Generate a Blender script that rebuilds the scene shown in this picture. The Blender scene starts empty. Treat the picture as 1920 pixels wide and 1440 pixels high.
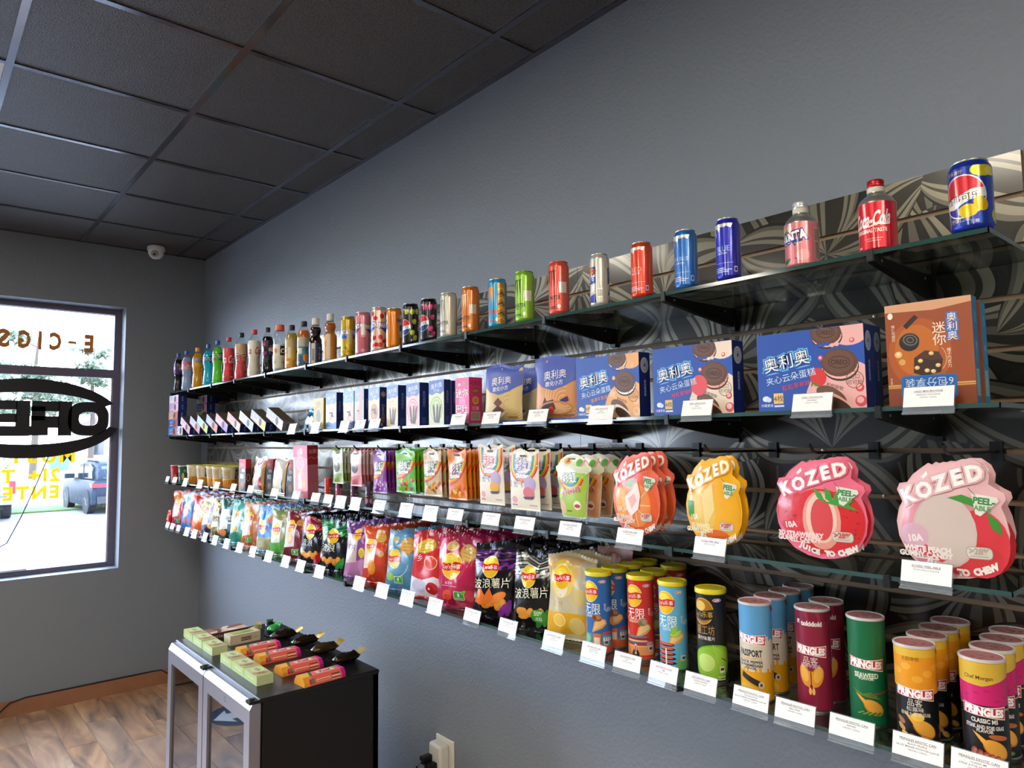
import bpy, bmesh, math, random
import numpy as np
from mathutils import Vector, Matrix

scene = bpy.context.scene
COL = scene.collection
R = math.radians
PI = math.pi

def L(h):
    """sRGB hex -> linear RGB"""
    h = h.lstrip('#')
    c = [int(h[i:i+2], 16)/255 for i in (0, 2, 4)]
    return tuple(x/12.92 if x <= .04045 else ((x+.055)/1.055)**2.4 for x in c)

# ------------------------------------------------------------------ camera, sky, lamps, exposure
EYE = 1.645                       # eye height above the shop floor
cam_d = bpy.data.cameras.new('camera')
cam = bpy.data.objects.new('camera', cam_d)
COL.objects.link(cam)
right = (0.75851781, -0.65154351, -0.01190749)
down = (0.0418394, 0.06692765, -0.99688021)
fwd = (0.65030777, 0.75565319, 0.07802601)
cam.matrix_world = Matrix((
    (right[0], -down[0], -fwd[0], 0.0),
    (right[1], -down[1], -fwd[1], 0.0),
    (right[2], -down[2], -fwd[2], EYE),
    (0, 0, 0, 1)))
cam_d.sensor_width = 36.0
cam_d.lens = 36.0*1321/1920
cam_d.clip_start = .02
cam_d.clip_end = 400
scene.camera = cam

world = bpy.data.worlds.new('overcast_sky')
scene.world = world
world.use_nodes = True
wn, wl = world.node_tree.nodes, world.node_tree.links
wn.clear()
w_out = wn.new('ShaderNodeOutputWorld'); w_bg = wn.new('ShaderNodeBackground')
w_tc = wn.new('ShaderNodeTexCoord'); w_sep = wn.new('ShaderNodeSeparateXYZ'); w_ramp = wn.new('ShaderNodeValToRGB')
w_ramp.color_ramp.elements[0].color = (.80, .88, 1.0, 1); w_ramp.color_ramp.elements[0].position = 0
w_ramp.color_ramp.elements[1].color = (.60, .76, 1.0, 1); w_ramp.color_ramp.elements[1].position = .8
wl.new(w_tc.outputs['Generated'], w_sep.inputs[0]); wl.new(w_sep.outputs['Z'], w_ramp.inputs[0])
wl.new(w_ramp.outputs[0], w_bg.inputs[0]); wl.new(w_bg.outputs[0], w_out.inputs[0])
w_bg.inputs[1].default_value = 8.8


scene.view_settings.view_transform = 'Standard'
scene.view_settings.look = 'None'
scene.view_settings.gamma = 1.0
scene.view_settings.use_curve_mapping = False
scene.view_settings.exposure = 0.9
scene.cycles.use_denoising = True
scene.cycles.max_bounces = 10
scene.cycles.diffuse_bounces = 4
scene.cycles.glossy_bounces = 4
scene.cycles.transmission_bounces = 6
scene.cycles.transparent_max_bounces = 24
scene.cycles.caustics_reflective = False
scene.cycles.caustics_refractive = False
scene.cycles.sample_clamp_indirect = 6.0

# ------------------------------------------------------------------ materials
MATS = {}
def mat(col='#808080', rough=.5, metal=0.0, key=None, bump=0.0, bscale=60.0, spec=.5, coat=0.0, emit=0.0, var=0.0, detail=3.0, crease=False):
    """procedural principled material: flat colour with a faint noise variation and an optional noise bump"""
    k = key or (col, rough, metal, bump, bscale, spec, coat, emit, var, crease)
    if k in MATS: return MATS[k]
    m = bpy.data.materials.new(key if isinstance(key, str) else 'paint_' + col.lstrip('#'))
    m.use_nodes = True
    nt = m.node_tree; b = nt.nodes['Principled BSDF']
    b.inputs['Base Color'].default_value = (*L(col), 1)
    b.inputs['Roughness'].default_value = rough
    b.inputs['Metallic'].default_value = metal
    b.inputs['Specular IOR Level'].default_value = spec
    b.inputs['Coat Weight'].default_value = coat
    b.inputs['Coat Roughness'].default_value = .08
    if emit:
        b.inputs['Emission Color'].default_value = (*L(col), 1); b.inputs['Emission Strength'].default_value = emit
    if bump or var:
        tc = nt.nodes.new('ShaderNodeTexCoord'); n = nt.nodes.new('ShaderNodeTexNoise')
        n.inputs['Scale'].default_value = bscale; n.inputs['Detail'].default_value = detail
        if crease: n.noise_type = 'RIDGED_MULTIFRACTAL'; n.inputs['Detail'].default_value = 1.5
        nt.links.new(tc.outputs['Object'], n.inputs['Vector'])
        if bump:
            bp = nt.nodes.new('ShaderNodeBump'); bp.inputs['Strength'].default_value = bump
            bp.inputs['Distance'].default_value = .02
            nt.links.new(n.outputs['Fac'], bp.inputs['Height']); nt.links.new(bp.outputs[0], b.inputs['Normal'])
        if var:
            mx = nt.nodes.new('ShaderNodeMix'); mx.data_type = 'RGBA'
            c = L(col)
            mx.inputs[6].default_value = (*[x*(1-var) for x in c], 1)
            mx.inputs[7].default_value = (*[min(1, x*(1+var)) for x in c], 1)
            nt.links.new(n.outputs['Fac'], mx.inputs[0]); nt.links.new(mx.outputs[2], b.inputs['Base Color'])
    MATS[k] = m
    return m

def print_mat(key, rough=.4, metal=0.0, bump=0.0, bscale=40, coat=0.0, crease=False):
    """printed surface: ink colour comes from the print's own colour attribute"""
    if key in MATS: return MATS[key]
    m = bpy.data.materials.new(key); m.use_nodes = True
    nt = m.node_tree; b = nt.nodes['Principled BSDF']
    a = nt.nodes.new('ShaderNodeAttribute'); a.attribute_name = 'ink'
    nt.links.new(a.outputs['Color'], b.inputs['Base Color'])
    b.inputs['Roughness'].default_value = rough; b.inputs['Metallic'].default_value = metal
    b.inputs['Coat Weight'].default_value = coat; b.inputs['Coat Roughness'].default_value = .06
    if bump:
        tc = nt.nodes.new('ShaderNodeTexCoord'); n = nt.nodes.new('ShaderNodeTexNoise')
        n.inputs['Scale'].default_value = bscale; n.inputs['Detail'].default_value = 3
        if crease: n.noise_type = 'RIDGED_MULTIFRACTAL'; n.inputs['Detail'].default_value = 1.5
        nt.links.new(tc.outputs['Object'], n.inputs['Vector'])
        bp = nt.nodes.new('ShaderNodeBump'); bp.inputs['Strength'].default_value = bump; bp.inputs['Distance'].default_value = .02
        nt.links.new(n.outputs['Fac'], bp.inputs['Height']); nt.links.new(bp.outputs[0], b.inputs['Normal'])
    MATS[key] = m
    return m

def glass_mat(key, tint='#ffffff', gloss=.9, ior=1.5, rough=0.0, alpha=0.0, body='#ffffff'):
    """thin clear sheet: transparent with fresnel reflections (alpha adds a little body colour)"""
    if key in MATS: return MATS[key]
    m = bpy.data.materials.new(key); m.use_nodes = True
    nt = m.node_tree; nt.nodes.clear()
    o = nt.nodes.new('ShaderNodeOutputMaterial'); t = nt.nodes.new('ShaderNodeBsdfTransparent')
    g = nt.nodes.new('ShaderNodeBsdfGlossy'); mx = nt.nodes.new('ShaderNodeMixShader'); f = nt.nodes.new('ShaderNodeFresnel')
    t.inputs[0].default_value = (*L(tint), 1); g.inputs[0].default_value = (gloss, gloss, gloss, 1)
    g.inputs['Roughness'].default_value = rough; 
    gm = nt.nodes.new('ShaderNodeNewGeometry'); iv = nt.nodes.new('ShaderNodeMapRange')      # same reflectance from either side of the sheet
    iv.inputs[3].default_value = ior; iv.inputs[4].default_value = 1/ior
    nt.links.new(gm.outputs['Backfacing'], iv.inputs[0]); nt.links.new(iv.outputs[0], f.inputs[0])
    base = t.outputs[0]
    if alpha:
        d = nt.nodes.new('ShaderNodeBsdfDiffuse'); d.inputs[0].default_value = (*L(body), 1)
        m2 = nt.nodes.new('ShaderNodeMixShader'); m2.inputs[0].default_value = alpha
        nt.links.new(t.outputs[0], m2.inputs[1]); nt.links.new(d.outputs[0], m2.inputs[2]); base = m2.outputs[0]
    nt.links.new(f.outputs[0], mx.inputs[0]); nt.links.new(base, mx.inputs[1]); nt.links.new(g.outputs[0], mx.inputs[2])
    nt.links.new(mx.outputs[0], o.inputs[0])
    MATS[key] = m
    return m

def nodes_mat(key):
    m = bpy.data.materials.new(key); m.use_nodes = True
    MATS[key] = m
    return m, m.node_tree, m.node_tree.nodes['Principled BSDF']

CARD = print_mat('printed_card', .42)
GLOSSCARD = print_mat('printed_glossy_card', .28, bump=.12, bscale=16, coat=.5)
FOIL = print_mat('printed_foil', .17, .2, bump=.85, bscale=12, crease=True)
FILM = print_mat('printed_film', .17, .0, bump=.75, bscale=11, crease=True)
TIN = print_mat('printed_tin', .26, .4, coat=.6)
SLEEVE = print_mat('printed_sleeve', .3)
SILVER = mat('#d9d9d6', .25, 1.0)
BLACKMETAL = mat('#0b0b0c', .38, .0, spec=.5)
CLEAR = glass_mat('clear_plastic', '#f4f8f8', .9, 1.45)
ACRYL = glass_mat('clear_acrylic', '#eef2f4', .9, 1.45, alpha=.12, body='#e8eef4')

# ------------------------------------------------------------------ object helpers
def tag(o, label=None, cat=None, group=None, kind=None):
    if label: o['label'] = label
    if cat: o['category'] = cat
    if group: o['group'] = group
    if kind: o['kind'] = kind
    return o
def empty(name, loc=(0, 0, 0), rz=0.0, rx=0.0, ry=0.0, parent=None):
    o = bpy.data.objects.new(name, None); COL.objects.link(o)
    o.empty_display_size = .05
    o.location = loc; o.rotation_euler = (rx, ry, rz); o.parent = parent
    return o
def thing(name, label, cat, loc, rz=0.0, group=None, rx=0.0, ry=0.0):
    return tag(empty(name, loc, rz, rx, ry), label, cat, group)
def mesh_obj(name, verts, faces, mats, parent=None, smooth=False, idx=None, loc=None):
    me = bpy.data.meshes.new(name)
    me.from_pydata(verts, [], faces)
    for m in (mats if isinstance(mats, (list, tuple)) else [mats]): me.materials.append(m)
    if idx: me.polygons.foreach_set('material_index', idx)
    if smooth: me.polygons.foreach_set('use_smooth', [True]*len(me.polygons))
    me.update()
    o = bpy.data.objects.new(name, me); COL.objects.link(o)
    o.parent = parent
    if loc: o.location = loc
    return o
def link_copy(o, parent=None):
    c = o.copy(); COL.objects.link(c); c.parent = parent
    for ch in [x for x in KIDS.get(o.name, ())]:
        link_copy(ch, c)
    return c
KIDS = {}
def index_kids():
    KIDS.clear()
    for o in bpy.data.objects:
        if o.parent: KIDS.setdefault(o.parent.name, []).append(o)
def copy_tree(root, label, loc, rz=None, rx=None, ry=None, group=None):
    kids = [o for o in root.children]
    c = root.copy(); COL.objects.link(c)
    c['label'] = label; c.location = loc
    e = list(c.rotation_euler)
    if rx is not None: e[0] = rx
    if ry is not None: e[1] = ry
    if rz is not None: e[2] = rz
    c.rotation_euler = e
    if group: c['group'] = group
    for k in kids:
        k2 = k.copy(); COL.objects.link(k2); k2.parent = c
        for g in k.children:
            g2 = g.copy(); COL.objects.link(g2); g2.parent = k2
    return c

class MB:
    """collects simple shapes into one mesh"""
    def __init__(s): s.v = []; s.f = []; s.i = []
    def add(s, v, f, mi=0):
        n = len(s.v); s.v += [tuple(p) for p in v]; s.f += [tuple(k+n for k in q) for q in f]; s.i += [mi]*len(f)
    def box(s, x0, x1, y0, y1, z0, z1, mi=0):
        v = [(x, y, z) for z in (z0, z1) for y in (y0, y1) for x in (x0, x1)]
        s.add(v, [(0, 2, 3, 1), (4, 5, 7, 6), (0, 1, 5, 4), (2, 6, 7, 3), (0, 4, 6, 2), (1, 3, 7, 5)], mi)
        return s
    def prism(s, pts, axis, a, b, mi=0):
        """polygon in the two other axes, extruded along axis from a to b"""
        n = len(pts)
        def P(p, t):
            return {'x': (t, p[0], p[1]), 'y': (p[0], t, p[1]), 'z': (p[0], p[1], t)}[axis]
        v = [P(p, a) for p in pts] + [P(p, b) for p in pts]
        f = [tuple(range(n-1, -1, -1)), tuple(range(n, 2*n))] + [(k, (k+1) % n, (k+1) % n+n, k+n) for k in range(n)]
        s.add(v, f, mi); return s
    def lathe(s, prof, seg=24, mi=0, cx=0, cy=0, z0=0, cap=True):
        n = len(s.v); m = len(prof)
        v = []; f = []
        for r, z in prof:
            for k in range(seg):
                a = 2*PI*k/seg
                v.append((cx+r*math.cos(a), cy+r*math.sin(a), z+z0))
        for j in range(m-1):
            for k in range(seg):
                f.append((j*seg+k, j*seg+(k+1) % seg, (j+1)*seg+(k+1) % seg, (j+1)*seg+k))
        if cap:
            f.append(tuple(range(seg-1, -1, -1))); f.append(tuple((m-1)*seg+k for k in range(seg)))
        s.add(v, f, mi); return s
    def tube(s, pts, r, seg=8, mi=0):
        pts = [Vector(p) for p in pts]; rings = []
        rr = r if isinstance(r, (list, tuple)) else [r]*len(pts)
        ref = Vector((0, 0, 1))
        for k, p in enumerate(pts):
            t = (pts[min(k+1, len(pts)-1)]-pts[max(k-1, 0)]).normalized()
            q = ref if abs(t.dot(ref)) < .95 else Vector((1, 0, 0))
            a = t.cross(q).normalized(); b = t.cross(a)
            rings.append([p+(a*math.cos(2*PI*j/seg)+b*math.sin(2*PI*j/seg))*rr[k] for j in range(seg)])
        v = [p for ring in rings for p in ring]; f = []
        for k in range(len(pts)-1):
            for j in range(seg):
                f.append((k*seg+j, k*seg+(j+1) % seg, (k+1)*seg+(j+1) % seg, (k+1)*seg+j))
        f.append(tuple(range(seg-1, -1, -1))); f.append(tuple((len(pts)-1)*seg+j for j in range(seg)))
        s.add(v, f, mi); return s
    def build(s, name, mats, parent=None, smooth=False, loc=None):
        return mesh_obj(name, s.v, s.f, mats, parent, smooth, s.i if any(s.i) else None, loc)

def soften(o, w=.002, seg=2):
    m = o.modifiers.new('edge', 'BEVEL'); m.width = w; m.segments = seg; m.limit_method = 'ANGLE'
    return o
def autosmooth(o, deg=35):
    """smooth shading with sharp edges above an angle"""
    me = o.data
    bm = bmesh.new(); bm.from_mesh(me)
    for f in bm.faces: f.smooth = True
    for e in bm.edges:
        if len(e.link_faces) == 2 and e.calc_face_angle(0) > R(deg): e.smooth = False
    bm.to_mesh(me); bm.free()
    return o

# ------------------------------------------------------------------ flat print: shapes and lettering laid on a surface
_tc = bpy.data.curves.new('lettering', 'FONT'); _tc.resolution_u = 2
_to = bpy.data.objects.new('lettering', _tc)
_TX = {}
def glyphs(s, off=0.0):
    k = (s, off)
    if k not in _TX:
        _tc.body = s; _tc.offset = off
        me = _to.to_mesh()
        v = np.array([p.co[:2] for p in me.vertices], float).reshape(-1, 2)
        f = [tuple(p.vertices) for p in me.polygons]
        _to.to_mesh_clear()
        _TX[k] = (v, f)
    return _TX[k]

class Art:
    """a flat picture in its own W x H units: layers of filled shapes"""
    def __init__(s, W, H): s.W, s.H = W, H; s.layers = []
    def _l(s, v, f, col): s.layers.append((np.asarray(v, float).reshape(-1, 2), f, L(col))); return s
    def poly(s, pts, col): return s._l(pts, [tuple(range(len(pts)))], col)
    def rect(s, x0, y0, x1, y1, col): return s.poly([(x0, y0), (x1, y0), (x1, y1), (x0, y1)], col)
    def full(s, col): return s.rect(0, 0, s.W, s.H, col)
    def ell(s, cx, cy, rx, ry, col, rot=0, n=22, a0=0, a1=360):
        c, t = math.cos(R(rot)), math.sin(R(rot)); pts = []
        for k in range(n if a1-a0 >= 360 else n+1):
            a = R(a0+(a1-a0)*k/n); x, y = rx*math.cos(a), ry*math.sin(a)
            pts.append((cx+x*c-y*t, cy+x*t+y*c))
        return s.poly(pts, col)
    def ring(s, cx, cy, rx, ry, w, col, rot=0, n=28, a0=0, a1=360):
        c, t = math.cos(R(rot)), math.sin(R(rot)); v = []
        closed = a1-a0 >= 360; m = n if closed else n+1
        for k in range(m):
            a = R(a0+(a1-a0)*k/n)
            for q in (0, w):
                x, y = (rx-q)*math.cos(a), (ry-q)*math.sin(a)
                v.append((cx+x*c-y*t, cy+x*t+y*c))
        f = [(2*k, 2*((k+1) % m), 2*((k+1) % m)+1, 2*k+1) for k in range(n)]
        return s._l(v, f, col)
    def line(s, pts, w, col):
        v = []; f = []
        for (x0, y0), (x1, y1) in zip(pts, pts[1:]):
            d = math.hypot(x1-x0, y1-y0) or 1; nx, ny = -(y1-y0)/d*w/2, (x1-x0)/d*w/2
            n = len(v); v += [(x0+nx, y0+ny), (x0-nx, y0-ny), (x1-nx, y1-ny), (x1+nx, y1+ny)]; f.append((n, n+1, n+2, n+3))
        return s._l(v, f, col)
    def rrect(s, x0, y0, x1, y1, r, col):
        pts = []
        for cx, cy, a in ((x1-r, y1-r, 0), (x0+r, y1-r, 90), (x0+r, y0+r, 180), (x1-r, y0+r, 270)):
            for k in range(4): pts.append((cx+r*math.cos(R(a+30*k)), cy+r*math.sin(R(a+30*k))))
        return s.poly(pts, col)
    def text(s, t, cx, cy, h, col, rot=0, bold=0.0, out=None, ow=.05, width=None, slant=0, align='C', vert=False, sx=1):
        """centred lettering of cap height ~h; out = colour of an outline; width squeezes it to that width"""
        if vert:
            n = len(t)
            for k, ch in enumerate(t): s.text(ch, cx, cy+(n-1)/2*h*1.12-k*h*1.12, h, col, rot, bold, out, ow)
            return s
        cjk = any(ord(ch) > 0x2e80 for ch in t)
        if cjk: bold = 0.0; ow = min(ow, .05) if ow < .12 else ow
        k = h/(.86 if cjk else .70)
        v0, _ = glyphs(t, 0.0)
        if not len(v0): return s
        lo, hi = v0.min(0), v0.max(0); mid = (lo+hi)/2
        if cjk: mid[1] = .38
        else: mid[1] = .345
        kx = k*sx if width is None else width/(hi[0]-lo[0])
        c, sn = math.cos(R(rot)), math.sin(R(rot))
        def put(off, colr):
            v, f = glyphs(t, off)
            q = (v-mid)*[kx, k]
            if align == 'L': q[:, 0] += (hi[0]-lo[0])/2*kx
            if slant: q[:, 0] += q[:, 1]*slant
            s._l(np.stack([cx+q[:, 0]*c-q[:, 1]*sn, cy+q[:, 0]*sn+q[:, 1]*c], 1), f, colr)
        if out: put(ow+bold, out)
        put(bold, col)
        return s
    def logo(s, cx, cy, r, t="Lay's乐事"):
        s.ell(cx, cy, r*1.06, r*1.2, '#f7e9c0').ell(cx, cy, r, r*1.14, '#f6c21c').ell(cx-.1*r, cy+.45*r, r*.7, r*.5, '#fbe04a')
        s.poly([(cx-r*1.08, cy+.34*r), (cx-.4*r, cy+.22*r), (cx+.4*r, cy+.42*r), (cx+r*1.08, cy+.3*r), (cx+r*1.04, cy-.36*r), (cx+.35*r, cy-.3*r), (cx-.4*r, cy-.44*r), (cx-r*1.04, cy-.3*r)], '#d81f26')
        s.text(t, cx, cy-.02*r, r*.42, '#ffffff', bold=.02, width=1.8*r, rot=2)
        return s
    def chip(s, cx, cy, rx, ry, rot=0, col='#e8b64a', dark='#c98a25'):
        s.ell(cx, cy, rx, ry, dark, rot).ell(cx-.04*rx, cy+.06*ry, rx*.93, ry*.9, col, rot)
        c, t = math.cos(R(rot)), math.sin(R(rot))
        for q in (-.45, -.1, .28):
            x0, x1, y = -.6*rx, .6*rx, q*ry
            s.line([(cx+x0*c-y*t, cy+x0*t+y*c), (cx-y*1.15*t, cy+y*1.15*c+.05*ry), (cx+x1*c-y*t, cy+x1*t+y*c)], .07*ry, dark)
        return s

def lay_print(name, art, surf, parent, m=CARD, cu=(), cv=(), eps=7e-5, smooth=False, e0=1e-4):
    """put the picture on a surface: surf(u, v, h) with u, v in 0..1 and h metres off the surface"""
    vs, fs, cid, cols = [], [], [], []
    n = 0
    boxes = []                      # shapes that do not overlap share one height above the surface
    for k, (v, f, c) in enumerate(art.layers):
        lo, hi = v.min(0), v.max(0)
        lev = 1+max((b[2] for b in boxes if b[0][0] < hi[0] and b[1][0] > lo[0] and b[0][1] < hi[1] and b[1][1] > lo[1]), default=-1)
        boxes.append((lo, hi, lev))
        for p in v: vs.append((p[0]/art.W, p[1]/art.H, lev*.001))
        for q in f: fs.append(tuple(i+n for i in q)); cid.append(k)
        cols.append(c); n += len(v)
    me = bpy.data.meshes.new(name); me.from_pydata(vs, [], fs)
    a = me.attributes.new('cid', 'INT', 'FACE'); a.data.foreach_set('value', cid)
    bm = bmesh.new(); bm.from_mesh(me)
    for co, no in (((0, 0, 0), (-1, 0, 0)), ((1, 0, 0), (1, 0, 0)), ((0, 0, 0), (0, -1, 0)), ((0, 1, 0), (0, 1, 0))):
        bmesh.ops.bisect_plane(bm, geom=bm.verts[:]+bm.edges[:]+bm.faces[:], plane_co=co, plane_no=no, clear_outer=True, dist=1e-6)
    for u in cu:
        bmesh.ops.bisect_plane(bm, geom=bm.verts[:]+bm.edges[:]+bm.faces[:], plane_co=(u, 0, 0), plane_no=(1, 0, 0), dist=1e-6)
    for v in cv:
        bmesh.ops.bisect_plane(bm, geom=bm.verts[:]+bm.edges[:]+bm.faces[:], plane_co=(0, v, 0), plane_no=(0, 1, 0), dist=1e-6)
    for p in bm.verts:
        p.co = surf(p.co.x, p.co.y, e0+round(p.co.z*1000)*eps)
    bm.to_mesh(me); bm.free()
    ids = np.zeros(len(me.polygons), np.int32); me.attributes['cid'].data.foreach_get('value', ids)
    ca = np.ones((len(me.polygons), 4), np.float32); ca[:, :3] = np.array(cols, np.float32)[ids]
    at = me.attributes.new('ink', 'FLOAT_COLOR', 'FACE'); at.data.foreach_set('color', ca.ravel())
    me.attributes.remove(me.attributes['cid'])
    if smooth: me.polygons.foreach_set('use_smooth', [True]*len(me.polygons))
    me.materials.append(m); me.update()
    o = bpy.data.objects.new(name, me); COL.objects.link(o); o.parent = parent
    return o

# surfaces (front of every product looks along local -X, its right-hand side is local -Y)
def front_of(d, w, h, z0=0): return lambda u, v, e: (-d/2-e, w*(.5-u), z0+v*h)
def side_of(d, w, h, z0=0): return lambda u, v, e: (d*(u-.5), -w/2-e, z0+v*h)
def top_of(d, w, h): return lambda u, v, e: (d*(v-.5), w*(.5-u), h+e)
NROUND = 60
def round_uv(u, a0=-180, a1=180):
    """cos and sin of the angle at u, on a NROUND-sided ring so that every layer lies on the same facets"""
    x = min(max(u*NROUND, 0), NROUND-1e-9); k = int(x); t = x-k
    p, q_ = R(a0+(a1-a0)*k/NROUND), R(a0+(a1-a0)*(k+1)/NROUND)
    return math.cos(p)*(1-t)+math.cos(q_)*t, math.sin(p)*(1-t)+math.sin(q_)*t
def round_of(r, z0, h, a0=-180, a1=180):
    def s(u, v, e):
        c, s_ = round_uv(u, a0, a1)
        return (-(r+e+8e-5)*c, -(r+e+8e-5)*s_, z0+v*h)
    return s
ROUNDCUT = [k/NROUND for k in range(1, NROUND)]
# ------------------------------------------------------------------ the room
XW, YW, ZC = 1.634, 5.362, 2.992          # shelf wall, window wall, ceiling
XL, YB = -4.6, -3.6                       # the parts of the shop behind the eye

def wall_material():
    m, nt, b = nodes_mat('grey_wall_paint')
    tc = nt.nodes.new('ShaderNodeTexCoord'); n = nt.nodes.new('ShaderNodeTexNoise'); bp = nt.nodes.new('ShaderNodeBump')
    n.inputs['Scale'].default_value = 95; n.inputs['Detail'].default_value = 2.5
    bp.inputs['Strength'].default_value = .35; bp.inputs['Distance'].default_value = .006
    nt.links.new(tc.outputs['Object'], n.inputs['Vector']); nt.links.new(n.outputs['Fac'], bp.inputs['Height']); nt.links.new(bp.outputs[0], b.inputs['Normal'])
    b.inputs['Base Color'].default_value = (*L('#7f868e'), 1); b.inputs['Roughness'].default_value = .55
    return m
WALL = wall_material()

def struct(o): o['kind'] = 'structure'; return o
mb = MB().box(XW, XW+.14, YB, YW+.20, -.02, 3.2); struct(mb.build('wall_right', WALL))
mb = MB()
WX0, WX1, WZ0, WZ1 = -1.35, 1.119, .818, 2.579     # the window opening
mb.box(WX1, XW, YW, YW+.20, -.02, 3.2).box(WX0, WX1, YW, YW+.20, -.02, WZ0).box(WX0, WX1, YW, YW+.20, WZ1, 3.2)
mb.box(-1.75, WX0, YW, YW+.20, -.02, 3.2).box(-4.25, -1.75, YW, YW+.20, WZ1, 3.2).box(XL, -4.25, YW, YW+.20, -.02, 3.2)
mb.box(-4.25, -1.75, YW, YW+.20, -.02, .12)
struct(mb.build('wall_front', WALL))
struct(MB().box(XL-.14, XL, YB, YW+.20, -.02, 3.2).build('wall_left', WALL))
struct(MB().box(XL-.14, XW+.14, YB-.14, YB, -.02, 3.2).build('wall_back', WALL))

# floor: wood-look planks laid toward the window wall
def plank_material():
    m, nt, b = nodes_mat('wood_look_tile')
    tc = nt.nodes.new('ShaderNodeTexCoord'); oi = nt.nodes.new('ShaderNodeObjectInfo')
    add = nt.nodes.new('ShaderNodeVectorMath'); add.operation = 'MULTIPLY_ADD'
    add.inputs[1].default_value = (1, .22, 1)
    comb = nt.nodes.new('ShaderNodeCombineXYZ')
    mul = nt.nodes.new('ShaderNodeMath'); mul.operation = 'MULTIPLY'; mul.inputs[1].default_value = 37
    nt.links.new(oi.outputs['Random'], mul.inputs[0])
    for k in range(3): nt.links.new(mul.outputs[0], comb.inputs[k])
    nt.links.new(tc.outputs['Object'], add.inputs[0]); nt.links.new(comb.outputs[0], add.inputs[2])
    n = nt.nodes.new('ShaderNodeTexNoise'); n.inputs['Scale'].default_value = 7; n.inputs['Detail'].default_value = 6; n.inputs['Distortion'].default_value = 1.6
    nt.links.new(add.outputs[0], n.inputs['Vector'])
    r = nt.nodes.new('ShaderNodeValToRGB'); e = r.color_ramp.elements
    e[0].position = .28; e[0].color = (*L('#6d5a50'), 1); e[1].position = .72; e[1].color = (*L('#e6c6a0'), 1)
    x = e.new(.42); x.color = (*L('#a58a76'), 1); x = e.new(.55); x.color = (*L('#c7a182'), 1)
    nt.links.new(n.outputs['Fac'], r.inputs[0])
    hs = nt.nodes.new('ShaderNodeMix'); hs.data_type = 'RGBA'; hs.blend_type = 'MULTIPLY'
    r2 = nt.nodes.new('ShaderNodeValToRGB'); e2 = r2.color_ramp.elements
    e2[0].color = (.72, .66, .64, 1); e2[1].color = (1.0, .93, .85, 1); q = e2.new(.35); q.color = (.95, .84, .72, 1); q = e2.new(.7); q.color = (.82, .82, .86, 1)
    nt.links.new(oi.outputs['Random'], r2.inputs[0]); hs.inputs[0].default_value = 1
    nt.links.new(r.outputs[0], hs.inputs[6]); nt.links.new(r2.outputs[0], hs.inputs[7]); nt.links.new(hs.outputs[2], b.inputs['Base Color'])
    b.inputs['Roughness'].default_value = .36
    return m
PLANK = plank_material()
GROUT = mat('#8d8175', .8)
floor = struct(MB().box(XL, XW, YB, YW, -.05, -.002).build('floor', GROUT))
pw, pl = .1495, .905
rng = random.Random(4)
proto_me = None
for ix in range(14):
    x0 = XW-.006-(ix+1)*pw
    off = (ix*.37) % 1.0*pl
    y1 = YW-.012+off-pl*0
    y = YW-.004
    first = True
    while y > 1.3:
        ln = off if (first and off > .12) else pl
        first = False
        if proto_me is None or abs(ln-pl) > 1e-6:
            o = MB().box(.0012, pw-.0012, -ln+.0015, -.0015, -.008, .0).build('plank', PLANK, floor, loc=(x0, y, 0))
            if abs(ln-pl) < 1e-6: proto_me = o.data
        else:
            o = bpy.data.objects.new('plank', proto_me); COL.objects.link(o); o.parent = floor; o.location = (x0, y, 0)
        y -= ln
WOODTRIM = mat('#9a6a4c', .55, var=.28, bscale=9, detail=5)
struct(MB().box(-1.7, XW, YW-.012, YW, 0, .092).build('baseboard_front', WOODTRIM))
struct(MB().box(XW-.012, XW, YB, YW-.012, 0, .092).build('baseboard_right', WOODTRIM))

# ceiling: charcoal lay-in tiles on a black grid
def tile_material():
    m, nt, b = nodes_mat('charcoal_ceiling_tile')
    tc = nt.nodes.new('ShaderNodeTexCoord'); n = nt.nodes.new('ShaderNodeTexNoise'); n.inputs['Scale'].default_value = 210; n.inputs['Detail'].default_value = 2
    r = nt.nodes.new('ShaderNodeValToRGB'); e = r.color_ramp.elements
    e[0].position = .36; e[0].color = (*L('#2f2e2e'), 1); e[1].position = .52; e[1].color = (*L('#5c5a59'), 1)
    bp = nt.nodes.new('ShaderNodeBump'); bp.inputs['Strength'].default_value = .5; bp.inputs['Distance'].default_value = .006
    nt.links.new(tc.outputs['Object'], n.inputs['Vector']); nt.links.new(n.outputs['Fac'], r.inputs[0]); nt.links.new(r.outputs[0], b.inputs['Base Color'])
    nt.links.new(n.outputs['Fac'], bp.inputs['Height']); nt.links.new(bp.outputs[0], b.inputs['Normal'])
    b.inputs['Roughness'].default_value = .42; b.inputs['Specular IOR Level'].default_value = .55
    return m
TILE = tile_material()
GRID = mat('#77777d', .18, .85)
ceiling = struct(MB().box(XL, XW, YB, YW, ZC+.10, ZC+.16).build('ceiling', mat('#1a1a1a', .9)))
P = .6096
gx = [1.4445-P*k for k in range(10)]
gy = [4.796-P*k for k in range(14)]
xs = sorted([XL]+gx+[XW]); ys = sorted([YB]+gy+[YW])
xs = [x for x in xs if x >= XL]; ys = [y for y in ys if y >= YB]
lamps = {(round(.225-P, 2), round(2.967, 2))}
lit = []
tile_me = {}
def is_lamp(x0, y0):
    kx = round((1.4445-x0)/P); ky = round((4.796-y0)/P)
    return kx in (3, 4, 7, 8) and ky in (3, 7, 10, 12)
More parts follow.
